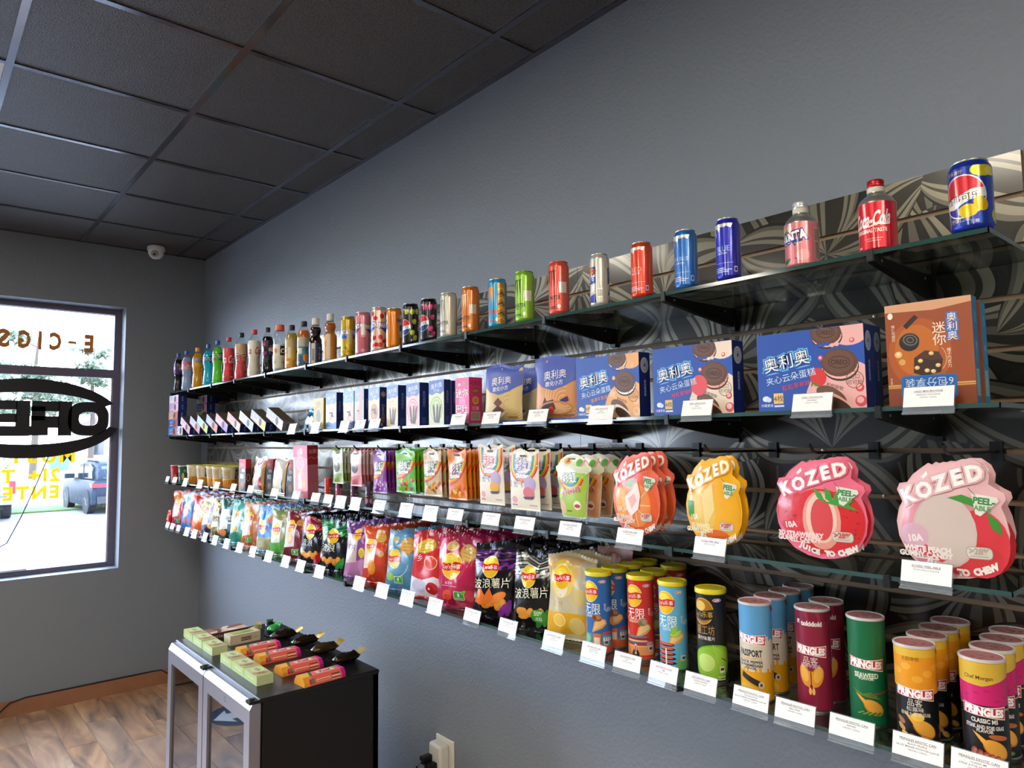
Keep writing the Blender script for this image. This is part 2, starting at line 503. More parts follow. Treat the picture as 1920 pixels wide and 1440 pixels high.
for x0, x1 in zip(xs, xs[1:]):
    for y0, y1 in zip(ys, ys[1:]):
        if is_lamp(x0, y0) and x1-x0 > .5 and y1-y0 > .5:
            if round((1.4445-x0)/P) in (4, 8): lit.append((x0, y0))
            continue
        k = (round(x1-x0, 3), round(y1-y0, 3))
        if k not in tile_me:
            o = MB().box(.009, x1-x0-.009, .009, y1-y0-.009, .004, .02).build('ceiling_tile', TILE, ceiling)
            tile_me[k] = o.data
        else:
            o = bpy.data.objects.new('ceiling_tile', tile_me[k]); COL.objects.link(o); o.parent = ceiling
        o.location = (x0, y0, ZC)
lampx = sorted({round(x0+P, 3) for x0, y0 in lit})
for x in gx:
    if x <= XL: continue
    m = MB(); cuts = [YB]
    if any(abs(x-q) < .01 for q in lampx):
        for y in sorted({y0 for _, y0 in lit}): cuts += [y, y+P]
    cuts.append(YW)
    for q0, q1 in zip(cuts[::2], cuts[1::2]): m.box(-.012, .012, q0, q1, -.001, .012)
    m.build('grid_bar', GRID, ceiling, loc=(x, 0, ZC-.001))
for y in gy:
    if y > YB: MB().box(XL, XW, -.012, .012, 0, .011).build('grid_bar', GRID, ceiling, loc=(0, y, ZC-.001))
MB().box(XW-.022, XW, YB, YW, -.002, .012).build('wall_angle', GRID, ceiling, loc=(0, 0, ZC))
MB().box(XL, XW, YW-.022, YW, -.002, .012).build('wall_angle', GRID, ceiling, loc=(0, 0, ZC))
LAMPGLOW = mat('#fff6e6', .5, emit=9.6, key='lamp_diffuser')
WHITE = mat('#e9e8e4', .5)
for x0, y0 in lit:
    col = {4: 'in the row beside the shelf wall', 8: 'in the row across the room'}[round((1.4445-x0)/P)]
    row = {3: 'nearest the window', 7: 'second from the window', 10: 'third from the window', 12: 'fourth from the window'}[round((4.796-y0)/P)]
    t = thing('ceiling_light', 'long recessed ceiling light panel '+col+', '+row, 'ceiling light', (x0+P, y0+P/2, ZC), group='recessed ceiling lights')
    h, w = P/2-.013, P-.013
    f = MB().box(-w, w, -h, -h+.03, .0, .05).box(-w, w, h-.03, h, .0, .05).box(-w, -w+.03, -h+.03, h-.03, 0, .05).box(w-.03, w, -h+.03, h-.03, 0, .05)
    f.build('frame', WHITE, t)
    MB().box(-w+.03, w-.03, -h+.03, h-.03, .006, .014).build('diffuser', LAMPGLOW, t)

# ------------------------------------------------------------------ window, lettering, sign
HAZED_BRONZE = mat('#625b6c', .42)  # dark bronze frame, window glare mixed into its colour as a violet haze
PANE = glass_mat('window_glass', '#f7faff', .9, 1.45)
win = struct(tag(empty('window_1', (0, 0, 0))))
ya, yb = 5.485, 5.545
YG = 5.512
MB().box(WX1-.043, WX1, ya, yb, WZ0, WZ1).build('jamb', HAZED_BRONZE, win)
MB().box(WX0, WX0+.054, ya, yb, WZ0, WZ1).build('jamb', HAZED_BRONZE, win)
MB().box(WX0+.054, WX1-.043, ya, yb, 2.541, WZ1).build('head_rail', HAZED_BRONZE, win)
MB().box(WX0+.054, WX1-.043, ya, yb, 2.100, 2.156).build('transom', HAZED_BRONZE, win)
MB().box(WX0+.054, WX1-.043, ya, yb, WZ0, .850).build('sill_rail', HAZED_BRONZE, win)
MB().box(WX0+.054, WX1-.043, YG, YG+.006, .85, 2.100).build('pane', PANE, win)
MB().box(WX0+.054, WX1-.043, YG, YG+.006, 2.156, 2.541).build('pane', PANE, win)
MB().box(WX1-.051, WX1-.043, ya+.01, yb-.01, .85, 2.100).build('glazing_bead', mat('#b9b7bd', .4), win)
MB().box(.30, .62, ya-.012, ya, .852, .862).build('sill_clip', mat('#cfd2d8', .3, .6), win)
win2 = struct(tag(empty('window_2', (0, 0, 0))))
for x in (-4.25, -3.03, -1.804): MB().box(x, x+.054, ya, yb, .12, WZ1).build('jamb', HAZED_BRONZE, win2)
MB().box(-4.2, -1.8, ya, yb, 2.52, WZ1).build('head_rail', HAZED_BRONZE, win2)
MB().box(-4.2, -1.8, ya, yb, .12, .2).build('sill_rail', HAZED_BRONZE, win2)
MB().box(-4.2, -1.8, 5.44, 5.446, .2, 2.52).build('pane', PANE, win2)

def solid_glyph(name, ch, bold, x_hi, width, z0, h, y0, y1, m, parent):
    """one letter seen in reverse from inside: it starts at x_hi and runs toward -x"""
    v, f = glyphs(ch, bold)
    lo, hi = v.min(0), v.max(0)
    sc = (hi-lo); pts = [(x_hi-(p[0]-lo[0])/sc[0]*width, y0, z0+(p[1]-lo[1])/sc[1]*h) for p in v]
    o = mesh_obj(name, pts, f, m, parent)
    bm = bmesh.new(); bm.from_mesh(o.data)
    bmesh.ops.remove_doubles(bm, verts=bm.verts[:], dist=1e-5)
    r = bmesh.ops.extrude_face_region(bm, geom=bm.faces[:])
    for e in r['geom']:
        if isinstance(e, bmesh.types.BMVert): e.co.y = y1
    bmesh.ops.recalc_face_normals(bm, faces=bm.faces[:])
    bm.to_mesh(o.data); bm.free()
    return o
def vinyl(key, col, k):
    m, nt, p = nodes_mat(key)
    p.inputs['Base Color'].default_value = (*L(col), 1)
    t = nt.nodes.new('ShaderNodeBsdfTranslucent'); t.inputs[0].default_value = (*L(col), 1)
    mx = nt.nodes.new('ShaderNodeMixShader'); mx.inputs[0].default_value = k
    nt.links.new(p.outputs[0], mx.inputs[1]); nt.links.new(t.outputs[0], mx.inputs[2]); nt.links.new(mx.outputs[0], nt.nodes['Material Output'].inputs[0])
    return m
ORANGE = vinyl('orange_vinyl', '#b8823a', .3); YELLOW = vinyl('yellow_vinyl', '#f2c61e', .6)
x = .945
for ch, w, gap in (('E', .052, .09), ('-', .045, .09), ('C', .066, .085), ('I', .018, .085), ('G', .066, .095), ('S', .062, .095)):
    cx = {'E': .918, '-': .821, 'C': .727, 'I': .641, 'G': .558, 'S': .449}[ch]
    hh = .123 if ch != '-' else .018
    solid_glyph('letter', ch, .05, (cx+w/2)*1.013, w*1.05, EYE+.687-hh/2, hh, YG+.0075, YG+.0087, ORANGE, win)
for s, xc, zc, wid in (('MUST BE', .56, -.075, .60), ('21+ TO', .56, -.196, .44), ('ENTER', .575, -.305, .40)):
    tot = 0; met = []
    for ch in s:
        if ch == ' ': met.append((ch, .35)); continue
        v, _ = glyphs(ch, .04); met.append((ch, v[:, 0].max()-v[:, 0].min()))
    k = wid/sum(w+.14 for _, w in met); xx = xc+wid/2
    for ch, w in met:
        if ch != ' ':
            v, _ = glyphs(ch, .04); hh = (v[:, 1].max()-v[:, 1].min())/.72*.082
            solid_glyph('letter', ch, .04, xx*1.013, w*k, EYE+zc*1.013-hh/2, hh, YG+.0075, YG+.0087, YELLOW, win)
        xx -= (w+.14)*k

SIGNBLACK = mat('#0d0b10', .35)
sg = thing('open_sign', 'unlit black open sign seen from behind, hung inside the window', 'sign', (.6, 5.44, EYE+.17))
LT, LH = .022, .226
def sign_letter(xh, boxes, extra=None):
    m = MB()
    for u0, u1, z0, z1 in boxes: m.box(xh-u1, xh-u0, 0, LT, z0-LH/2, z1-LH/2)
    if extra: extra(m, xh)
    return m.build('sign_letter', SIGNBLACK, sg)
def o_ring(m, xh):
    n = 36; v = []; f = []
    for k in range(n):
        t = 2*PI*k/n; c, s = math.cos(t), math.sin(t)
        px = math.copysign(abs(c)**.72, c); pz = math.copysign(abs(s)**.72, s)
        for rx, rz in ((.119, .113), (.055, .046)):
            for y in (0, LT): v.append((xh-.119+px*rx, y, pz*rz))
    for k in range(n):
        q0, q1 = 4*k, 4*((k+1) % n)
        f += [(q0, q1, q1+2, q0+2), (q0+1, q0+3, q1+3, q1+1), (q0, q0+1, q1+1, q1), (q0+2, q1+2, q1+3, q0+3)]
    m.add(v, f)
sign_letter(.448, [], o_ring)
sign_letter(.232, [(0, .075, 0, LH), (.07, .222, .160, LH), (.148, .222, .10, .19), (.07, .222, .052, .128)])
sign_letter(.002, [(0, .075, 0, LH), (.07, .20, 0, .058), (.07, .19, .086, .142), (.07, .20, .168, LH)])
sign_letter(-.212, [(0, .066, 0, LH), (.155, .22, 0, LH)], lambda m, xh: m.prism([(xh-.0, LH/2), (xh-.08, LH/2), (xh-.22, -LH/2), (xh-.14, -LH/2)], 'y', 0, LT))
for nm, a0, a1, ry in (('top_arc', 26, 154, .212), ('bottom_arc', 196, 344, .212)):
    v = []; f = []; n = 30
    for k in range(n+1):
        a = R(a0+(a1-a0)*k/n); th = .024+.020*math.sin(PI*k/n)
        for rr in (-th, th):
            for y in (.0, .022):
                v.append((.50*math.cos(a)*(1+rr/.45), y, ry*math.sin(a)+rr*math.sin(a)))
    for k in range(n):
        b0 = 4*k; b1 = b0+4
        f += [(b0, b1, b1+2, b0+2), (b0+1, b0+3, b1+3, b1+1), (b0, b0+1, b1+1, b1), (b0+2, b1+2, b1+3, b0+3)]
    f += [(0, 2, 3, 1), (4*n, 4*n+1, 4*n+3, 4*n+2)]
    mesh_obj(nm, v, f, SIGNBLACK, sg)
MB().box(-.2, .1, -.02, 0, -.11, -.05).build('power_box', SIGNBLACK, sg)
MB().tube([(.12, .01, -.22), (.06, .012, -.4), (-.02, .014, -.62), (-.09, .012, -.78), (-.16, .01, -.82)], .0035, 6).build('cord', SIGNBLACK, sg)
MB().tube([(.34, .01, .15), (.30, .01, .36), (.22, .02, .7)], .0012, 5).tube([(-.3, .01, .2), (-.3, .01, .7)], .0012, 5).build('hanging_wire', mat('#777777', .4, .8), sg)

# ------------------------------------------------------------------ outdoors
ZG = -.555
ASPHALT = mat('#6b6a69', .9, var=.08, bscale=2.0, detail=6)
struct(MB().box(-60, 60, -30, 27.6, ZG-.2, ZG).build('ground', ASPHALT))
struct(MB().box(-30, 60, 27.6, 31.5, ZG-.2, ZG+.05).build('lawn', mat('#475c2a', .95, var=.3, bscale=6, detail=5)))
struct(MB().box(-30, 80, 31.5, 39, ZG-.2, ZG-.02).build('road', mat('#a3a2a2', .9, var=.06, bscale=1)))
struct(MB().box(-40, 110, 39, 130, ZG-.2, ZG+.1).build('field', mat('#a39a78', .95, var=.25, bscale=1.2, detail=5)))
for k in range(3):
    struct(MB().box(-.06, .06, 22.6, 27.2, ZG, ZG+.004).build('trim_%d' % (k+1), mat('#eceae4', .8), loc=(.55+2.75*k, 0, 0)))

TYRE = mat('#1b1b1d', .8); HUB = mat('#a8abb0', .35, .8); CARGLASS = mat('#232c36', .08, spec=.8)
def wheel(parent, x, y, z, r, w):
    o = MB().lathe([(r*.62, -w/2), (r*.94, -w/2), (r, -w/2+.03), (r, w/2-.03), (r*.94, w/2), (r*.62, w/2)], 24).build('wheel', TYRE, parent)
    o.rotation_euler = (0, PI/2, 0); o.location = (x, y, z)
    h = MB()
    h.lathe([(r*.6, -w*.4), (r*.6, w*.4)], 20)
    for k in range(5):
        a = 2*PI*k/5; c, s = math.cos(a), math.sin(a)
        h.tube([(0, 0, w*.42), (r*.58*c, r*.58*s, w*.42)], .035, 4)
        h.tube([(0, 0, -w*.42), (r*.58*c, r*.58*s, -w*.42)], .035, 4)
    hub = h.build('hub', HUB, o)
    return o
def loft(name, secs, m, parent):
    """closed body from sections (y, [(x, z) ...]) of equal length"""
    n = len(secs[0][1]); v = []; f = []
    for y, ps in secs: v += [(x, y, z) for x, z in ps]
    for k in range(len(secs)-1):
        for j in range(n): f.append((k*n+j, k*n+(j+1) % n, (k+1)*n+(j+1) % n, (k+1)*n+j))
    f += [tuple(range(n-1, -1, -1)), tuple((len(secs)-1)*n+j for j in range(n))]
    o = mesh_obj(name, v, f, m, parent)
    bm = bmesh.new(); bm.from_mesh(o.data); bmesh.ops.recalc_face_normals(bm, faces=bm.faces[:]); bm.to_mesh(o.data); bm.free()
    return autosmooth(o, 40)

def sect(hw, z0, z1, ins=.06):
    return [(-hw, z0), (hw, z0), (hw+.02, z0+(z1-z0)*.45), (hw-.02, z1-.05), (hw-ins, z1), (-hw+ins, z1), (-hw+.02, z1-.05), (-hw-.02, z0+(z1-z0)*.45)]
# blue-grey SUV, seen from its rear left; local +y = the way it faces
suv = thing('car', 'blue-grey compact SUV parked on the lot outside, right part of the window', 'car', (5.35, 26.3, ZG), R(3))
BLUE = mat('#252f3b', .5, 0, spec=.1)
loft('body', [(-.95, sect(.80, .42, .95)), (-.86, sect(.88, .30, 1.04)), (0, sect(.90, .24, 1.05)), (2.4, sect(.90, .24, 1.02)), (3.1, sect(.88, .26, .96)), (3.4, sect(.76, .34, .80))], BLUE, suv)
loft('cabin', [(-.84, sect(.76, 1.0, 1.16, .1)), (-.55, sect(.70, 1.0, 1.56, .12)), (.1, sect(.70, 1.0, 1.66, .12)), (1.2, sect(.70, 1.0, 1.64, .12)), (2.15, sect(.76, .98, 1.06, .1))], BLUE, suv)
for s in (-1, 1):
    MB().prism([(-.30, 1.10), (1.85, 1.08), (1.25, 1.54), (.2, 1.56), (-.2, 1.46)], 'x', s*.715, s*.775).build('side_window', CARGLASS, suv)
    MB().box(-.02, .02, .75, .81, 1.08, 1.56).build('pillar', BLUE, suv, loc=(s*.765, 0, 0))
    MB().box(-.05, .05, -.2, 1.5, 1.69, 1.72).build('roof_rail', HUB, suv, loc=(s*.6, 0, 0))
    MB().box(-.14, .14, -.06, .10, 0, .16).build('side_mirror', BLUE, suv, loc=(s*.98, 1.75, 1.06))
    MB().prism([(-.97, .84), (-.97, .96), (-.60, .98), (-.75, .86)], 'x', s*.5, s*.93).build('tail_light', mat('#c81e2c', .2, emit=.15), suv)
    for yy in (-.22, 2.45): wheel(suv, s*.80, yy, .34, .34, .22)
    for yy in (-.22, 2.45): MB().lathe([(.40, -.02), (.40, .02)], 20).build('wheel_arch', mat('#1d2026', .6), suv, loc=(s*.905, yy, .36)).rotation_euler = (0, PI/2, 0)
MB().prism([(-.85, 1.12), (-.60, 1.5), (-.57, 1.5), (-.82, 1.12)], 'x', -.60, .60).build('rear_window', CARGLASS, suv)
MB().box(-.78, .78, -1.02, -.90, .34, .56).build('bumper', mat('#25282d', .6), suv)
MB().box(-.30, .30, -1.0, -.96, .62, .76).build('licence_plate', mat('#dfe3e8', .4), suv)
# pickup seen from behind
trk = thing('car', 'white pickup truck parked outside with its tailgate toward the window', 'car', (1.55, 25.7, ZG), R(-2))
WHT = mat('#85888d', .5, 0, spec=.1)
loft('bed', [(-.6, sect(.95, .62, 1.22)), (.0, sect(.98, .50, 1.25)), (1.7, sect(.98, .46, 1.25))], WHT, trk)
loft('cab', [(1.72, sect(.97, .44, 1.3)), (4.2, sect(.97, .44, 1.25)), (5.2, sect(.93, .5, 1.1))], WHT, trk)
loft('cab_roof', [(1.78, sect(.86, 1.2, 1.36, .1)), (1.95, sect(.78, 1.2, 1.86, .12)), (3.2, sect(.78, 1.2, 1.88, .12)), (4.1, sect(.84, 1.2, 1.3, .1))], WHT, trk)
MB().prism([(1.76, 1.38), (1.93, 1.76), (1.88, 1.77), (1.71, 1.38)], 'x', -.66, .66).build('rear_window', CARGLASS, trk)
MB().box(-.80, .80, -.66, -.60, .74, 1.20).build('tailgate', WHT, trk)
MB().box(-.92, .92, -.82, -.62, .50, .66).build('bumper', mat('#8d9096', .3, .8), trk)
MB().box(-.26, .14, -.84, -.82, .58, .72).build('licence_plate', mat('#e6e9f0', .4), trk)
MB().box(-.7, .7, -.5, 1.0, .34, .5).build('underbody', TYRE, trk)
for s in (-1, 1):
    MB().box(-.07, .07, -.63, -.55, .80, 1.16).build('tail_light', mat('#d01c2a', .2, emit=.2), trk, loc=(s*.90, 0, 0))
    for yy in (.65, 4.1): wheel(trk, s*.82, yy, .39, .39, .26)
# far side of the road
far_wall = mat('#8d8e90', .8)
bd = thing('building', 'low pale building with a dark roof across the road', 'building', (13.8, 72.0, ZG+.1))
bd.scale = (1.2, 1, 1.15)
MB().box(-1.9, 3.5, 0, 4, 0, 3.0).build('wall', far_wall, bd)
MB().prism([(-2.2, 2.95), (3.8, 2.95), (3.8, 3.2), (.8, 4.7), (-2.2, 3.2)], 'y', -.3, 4.3).build('roof', mat('#6d5d5f', .8), bd)
MB().box(-1.2, -.2, -.03, .02, 1.0, 2.2).build('window', CARGLASS, bd)
MB().box(.9, 2.0, -.03, .02, 0, 2.2).build('door', mat('#8c9097', .6), bd)
dp = thing('dumpster', 'green steel dumpster standing across the road', 'dumpster', (9.6, 68.0, ZG+.1))
MB().prism([(-.6, 0), (.6, 0), (.75, 1.35), (-.75, 1.2)], 'y', -.5, .5).build('bin', mat('#52665b', .6), dp)
MB().box(-.8, .8, -.55, .55, 1.28, 1.36).build('lid', mat('#3b4640', .6), dp)
rg = random.Random(9)
def leaf_cloud(name, blobs, n, size, m, parent):
    v = []; f = []
    for k in range(n):
        bx, by, bz, br, bh = rg.choice(blobs)
        while True:
            p = [rg.uniform(-1, 1) for _ in range(3)]
            if sum(q*q for q in p) < 1: break
        c = Vector((bx+p[0]*br, by+p[1]*br, bz+p[2]*bh))
        a = Vector((rg.uniform(-1, 1), rg.uniform(-1, 1), rg.uniform(-1, 1))).normalized(); b = a.orthogonal().normalized()
        s = size*rg.uniform(.6, 1.3); q = len(v)
        v += [tuple(c-a*s), tuple(c+b*s*.5), tuple(c+a*s), tuple(c-b*s*.5)]; f.append((q, q+1, q+2, q+3))
    o = mesh_obj(name, v, f, m, parent); o['kind'] = 'stuff'
    return o
NEEDLE = mat('#55624f', .9, var=.3, bscale=.8); BARK = mat('#4a413a', .9); TWIG = mat('#5a5148', .9)
def pine(x, y, h, spread, label, dense=1.0):
    t = thing('pine_tree', label, 'tree', (x, y, ZG), group='trees across the road')
    MB().tube([(0, 0, 0), (.1, 0, h*.4), (-.05, 0, h*.75), (.05, 0, h*.97)], [.22, .18, .12, .04], 7).build('trunk', BARK, t)
    blobs = []; br = MB()
    for k in range(14):
        a = rg.uniform(0, 2*PI); z = h*rg.uniform(.45, .97); l = spread*(1.1-.6*(z/h))*rg.uniform(.6, 1.1)
        e = (l*math.cos(a), l*math.sin(a), z+.25*l)
        br.tube([(0, 0, z-.3), (e[0]*.5, e[1]*.5, z), e], [.06, .04, .015], 5)
        blobs.append((e[0], e[1], e[2], spread*.36, h*.035)); blobs.append((e[0]*.6, e[1]*.6, z, spread*.26, h*.03))
    br.build('branches', TWIG, t)
    leaf_cloud('foliage', blobs, int(900*dense), .24, NEEDLE, t)
pine(6.1, 53, 9.3, 2.6, 'tall pine with a spreading crown behind the open sign, left one')
pine(10.6, 61, 9.6, 2.3, 'pine tree with bare trunk, just left of the window jamb')
pine(4.4, 62, 8.4, 2.2, 'thin pine tree standing farther left behind the sign', .7)
pine(14.5, 63, 8.6, 2.4, 'pine tree standing behind the low building', .8)
pine(-1.0, 66, 8.0, 2.6, 'pine tree above the pickup truck', .8)
hg = tag(empty('hedge', (-2.0, 77.0, ZG)), 'grey-green scrub hedge along the far side of the road', 'hedge')
leaf_cloud('scrub', [(-8+k*1.1, rg.uniform(-.6, .6), .8, 1.1, .9) for k in range(16)], 5200, .16, mat('#8b8a72', .95, var=.3, bscale=.9), hg)

# dome camera, cable, outlet
dc = thing('security_camera', 'small white dome security camera on the ceiling near the corner', 'camera', (1.252, 5.178, ZC-.003))
MB().lathe([(.052, 0), (.056, -.012), (.054, -.030), (.05, -.034)], 28).build('base', WHITE, dc)
autosmooth(MB().lathe([(.0495, -.030), (.047, -.052), (.038, -.07), (.024, -.082), (.006, -.087), (.001, -.087)], 28).build('dome', WHITE, dc), 50)
ln = MB().lathe([(.024, 0), (.024, .014), (.019, .017), (.001, .017)], 20).build('lens_ring', mat('#a9a49c', .4), dc)
ln.location = (-.014, -.030, -.055); ln.rotation_euler = (R(118), 0, R(-25))
l2 = MB().lathe([(.010, .015), (.010, .022), (.001, .022)], 16).build('lens', mat('#151515', .1), ln)
CABLE = mat('#1f1a18', .6)
tag(MB().tube([(-.6, 5.20, .008), (.30, 5.24, .008), (.47, 5.30, .03), (.55, 5.345, .085), (.63, 5.352, .097), (.9, 5.353, .098), (1.33, 5.353, .098), (1.40, 5.352, .095), (1.46, 5.345, .05), (1.5, 5.33, .008)], .0045, 6).build('power_cable', CABLE), 'thin black cable lying along the top of the brown baseboard', 'cable')
ol = thing('power_outlet', 'white wall outlet with a plug-in adaptor above the baseboard by the cabinet', 'outlet', (XW, 2.315, .435))
IVORY = mat('#d9d6cc', .4)
soften(MB().box(-.007, 0, -.058, .058, -.075, .065).build('wall_plate', IVORY, ol), .003)
soften(MB().box(-.052, -.007, -.034, .046, -.09, .052).build('adaptor', IVORY, ol), .012, 4)
for k, (y, z) in enumerate(((.026, -.002), (-.006, -.022), (.022, -.05))):
    lab = ['black power plug in the top socket of the wall adaptor', 'black power plug at the adaptor, nearest the room side', 'lowest black power plug in the wall adaptor'][k]
    p = thing('power_plug', lab, 'plug', (XW-.053, 2.315+y, .435+z), group='plugs in the wall adaptor')
    soften(MB().box(-.045, 0, -.013, .013, -.014, .014).build('plug_body', BLACKMETAL, p), .004)
    MB().tube([(-.04, 0, 0), (-.06, .004, -.015), (-.066, .012, -.06), (-.06, .03, -.2), (-.03, .05, -.375)], .0045, 6).build('cord', BLACKMETAL, p)
# ------------------------------------------------------------------ slat wall
def pattern_material():
    m, nt, b = nodes_mat('grey_leaf_pattern')
    N, K = nt.nodes, nt.links
    geo = N.new('ShaderNodeNewGeometry'); sep = N.new('ShaderNodeSeparateXYZ'); K.new(geo.outputs['Position'], sep.inputs[0])
    def M(op, a, c=None, d=None):
        n = N.new('ShaderNodeMath'); n.operation = op
        for i, q in enumerate((a, c, d)):
            if q is None: continue
            if isinstance(q, (int, float)): n.inputs[i].default_value = q
            else: K.new(q, n.inputs[i])
        return n.outputs[0]
    ns = N.new('ShaderNodeTexNoise'); ns.inputs['Scale'].default_value = 3.2; ns.inputs['Detail'].default_value = 0.5; K.new(geo.outputs['Position'], ns.inputs['Vector'])
    wob = M('MULTIPLY', M('SUBTRACT', ns.outputs['Fac'], .5), .20)
    Y = M('ADD', sep.outputs['Y'], wob); Z = M('ADD', sep.outputs['Z'], wob)
    def flower(cy, cz, oy, oz, length, width, petals, rot):
        y = M('SUBTRACT', M('MODULO', M('ADD', Y, oy+20*cy), cy), cy/2)
        z = M('SUBTRACT', M('MODULO', M('ADD', Z, oz+20*cz), cz), cz/2)
        r = M('SQRT', M('ADD', M('MULTIPLY', y, y), M('MULTIPLY', z, z)))
        th = M('ADD', M('ARCTAN2', z, y), rot+20*PI)
        ph = M('SUBTRACT', M('MODULO', th, 2*PI/petals), PI/petals)
        s = M('DIVIDE', M('MULTIPLY', r, M('COSINE', ph)), length)
        t = M('ABSOLUTE', M('MULTIPLY', r, M('SINE', ph)))
        wd = M('MAXIMUM', M('MULTIPLY', M('MULTIPLY', s, M('SUBTRACT', 1.0, s)), 4*width), .0005)
        return M('DIVIDE', t, wd), r
    q1, r1 = flower(.50, .46, 0, 0, .285, .078, 5, .3)
    q2, r2 = flower(.50, .46, .25, .23, .27, .085, 4, .9)
    def ramp(q, sets):
        rp = N.new('ShaderNodeValToRGB'); rp.color_ramp.interpolation = 'CONSTANT'
        e = rp.color_ramp.elements
        e[0].position, e[0].color = sets[0][0], (*L(sets[0][1]), 1); e[1].position, e[1].color = sets[1][0], (*L(sets[1][1]), 1)
        for p, cc in sets[2:]:
            x = e.new(p); x.color = (*L(cc), 1)
        K.new(q, rp.inputs[0]); return rp.outputs[0]
    leafA = [(0, '#3a3831'), (.34, '#8a8576'), (.50, '#45423a'), (.60, '#908b7b'), (.80, '#6b675b'), (.92, '#26241f')]
    leafB = [(0, '#67635a'), (.16, '#2f2d27'), (.46, '#7a7567'), (.64, '#3a3831'), (.74, '#908b7b'), (.93, '#26241f')]
    c1, c2 = ramp(q1, leafA), ramp(q2, leafB)
    bg = ramp(M('FRACT', M('MULTIPLY', M('ADD', r1, M('MULTIPLY', r2, .35)), 16.0)), [(0, '#2b2a25'), (.62, '#615d52'), (.70, '#34322b')])
    in1 = M('LESS_THAN', q1, 1.0); in2 = M('LESS_THAN', q2, 1.0)
    m1 = N.new('ShaderNodeMix'); m1.data_type = 'RGBA'; K.new(bg, m1.inputs[6])
    K.new(in2, m1.inputs[0]); K.new(c2, m1.inputs[7])
    m2 = N.new('ShaderNodeMix'); m2.data_type = 'RGBA'; K.new(in1, m2.inputs[0]); K.new(m1.outputs[2], m2.inputs[6]); K.new(c1, m2.inputs[7])
    dk = N.new('ShaderNodeMix'); dk.data_type = 'RGBA'; dk.blend_type = 'MULTIPLY'; dk.inputs[0].default_value = 1; dk.inputs[7].default_value = (.62, .61, .58, 1)
    K.new(m2.outputs[2], dk.inputs[6]); K.new(dk.outputs[2], b.inputs['Base Color'])
    b.inputs['Metallic'].default_value = .8
    b.inputs['Roughness'].default_value = .36; b.inputs['Coat Weight'].default_value = 1.0; b.inputs['Coat Roughness'].default_value = .14
    return m
PATTERN = pattern_material()
FIBRE = mat('#8a7257', .7, var=.15, bscale=40)
SY0, SY1, SX = .36, 5.19, 1.622
slat_wall = thing('slat_wall', 'grey leaf-patterned slat wall panel with horizontal grooves behind the glass shelves', 'slat wall', (XW, 2.8, 1.585))
def rel(o, p): o.parent = p; o.matrix_parent_inverse = Matrix.Identity(4); return o
sl = lambda x, y, z: (x-XW, y-2.8, z-1.585)
ztop = EYE+.5503
MB().box(-.005, 0, SY0-2.8, SY1-2.8, ztop-1.219-1.585, ztop-1.585).build('backing', FIBRE, slat_wall)
grooves = [EYE+.463-.0995*k for k in range(12)]
edges = []
top = ztop
for g in grooves+[None]:
    bot = (g+.0055) if g else ztop-1.219
    edges.append((bot, top)); top = (g-.0055) if g else None
breaks = [SY0, 1.555, 2.775, 3.99, SY1]
for z0, z1 in edges:
    if z1-z0 < .01: continue
    for a, c in zip(breaks, breaks[1:]):
        s = MB(); s.box(SX-XW, -.005, a+.0008-2.8, c-.0008-2.8, z0-1.585, z1-1.585)
        o = s.build('slat', [PATTERN, FIBRE], slat_wall)
        o.data.polygons.foreach_set('material_index', [1, 1, 1, 1, 0, 1])
SCREW = mat('#b9b4a6', .3, .9)
for g in grooves[1:8]:
    for k in range(5):
        y = .52+1.02*k+.13*((int(g*100)) % 3)
        o = MB().lathe([(.0038, 0), (.0038, .003), (.001, .0035)], 8).build('screw', SCREW, slat_wall)
        o.location = sl(XW-.005, y, g); o.rotation_euler = (0, -PI/2, 0)

# ------------------------------------------------------------------ glass shelves and brackets
SHELF = [1.982, 1.695, 1.396, 1.100]
ORD = ['top', 'second', 'third', 'bottom']
SHELFGLASS = glass_mat('shelf_glass', '#b2bab7', .95, 1.52)
EDGE = mat('#2c4a44', .08, spec=.9)
XF = 1.329
for z, nm in zip(SHELF, ORD):
    t = thing('glass_shelf', nm+' long glass shelf on black brackets along the slat wall', 'shelf', (1.5, 2.8, z), group=None)
    MB().box(XF-1.5+.0015, SX-1.5-.001, .347-2.8, 5.118-2.8, -.008, 0).build('pane', SHELFGLASS, t)
    MB().box(XF-1.5, XF-1.5+.0015, .345-2.8, 5.12-2.8, -.008, 0).box(XF-1.5, SX-1.5-.001, .345-2.8, .347-2.8, -.008, 0).build('polished_edge', EDGE, t)
BY = [5.02, 4.637, 4.208, 3.828, 3.399, 2.937, 2.557, 2.152, 1.762, 1.403, .998, .532]
nth = ['farthest', 'eleventh from the near end', 'tenth from the near end', 'ninth from the near end', 'eighth from the near end', 'seventh from the near end', 'sixth from the near end', 'fifth from the near end', 'fourth from the near end', 'third from the near end', 'second from the near end', 'nearest']
b0 = thing('shelf_bracket', 'x', 'bracket', (SX, BY[0], SHELF[0]-.0085), group='black shelf brackets')
w = .0065
MB().prism([(0, 0), (-.296, 0), (-.296, -.012), (-.275, -.015), (-.02, -.046), (0, -.046)], 'y', -w, w).build('arm', BLACKMETAL, b0)
MB().box(-.2975, -.2935, -w*.8, w*.8, -.010, .0105).build('front_lip', BLACKMETAL, b0)
MB().box(-.012, -.0005, -.010, .010, -.056, -.002).box(-.004, .006, -.012, .012, -.012, -.004).build('wall_clip', BLACKMETAL, b0)
for dx, dz in ((-.262, -.007), (-.05, -.010)):
    o = MB().lathe([(.0028, 0), (.0028, .0015), (.0005, .002)], 8).build('rivet', SCREW, b0); o.location = (dx, -w, dz); o.rotation_euler = (PI/2, 0, 0)
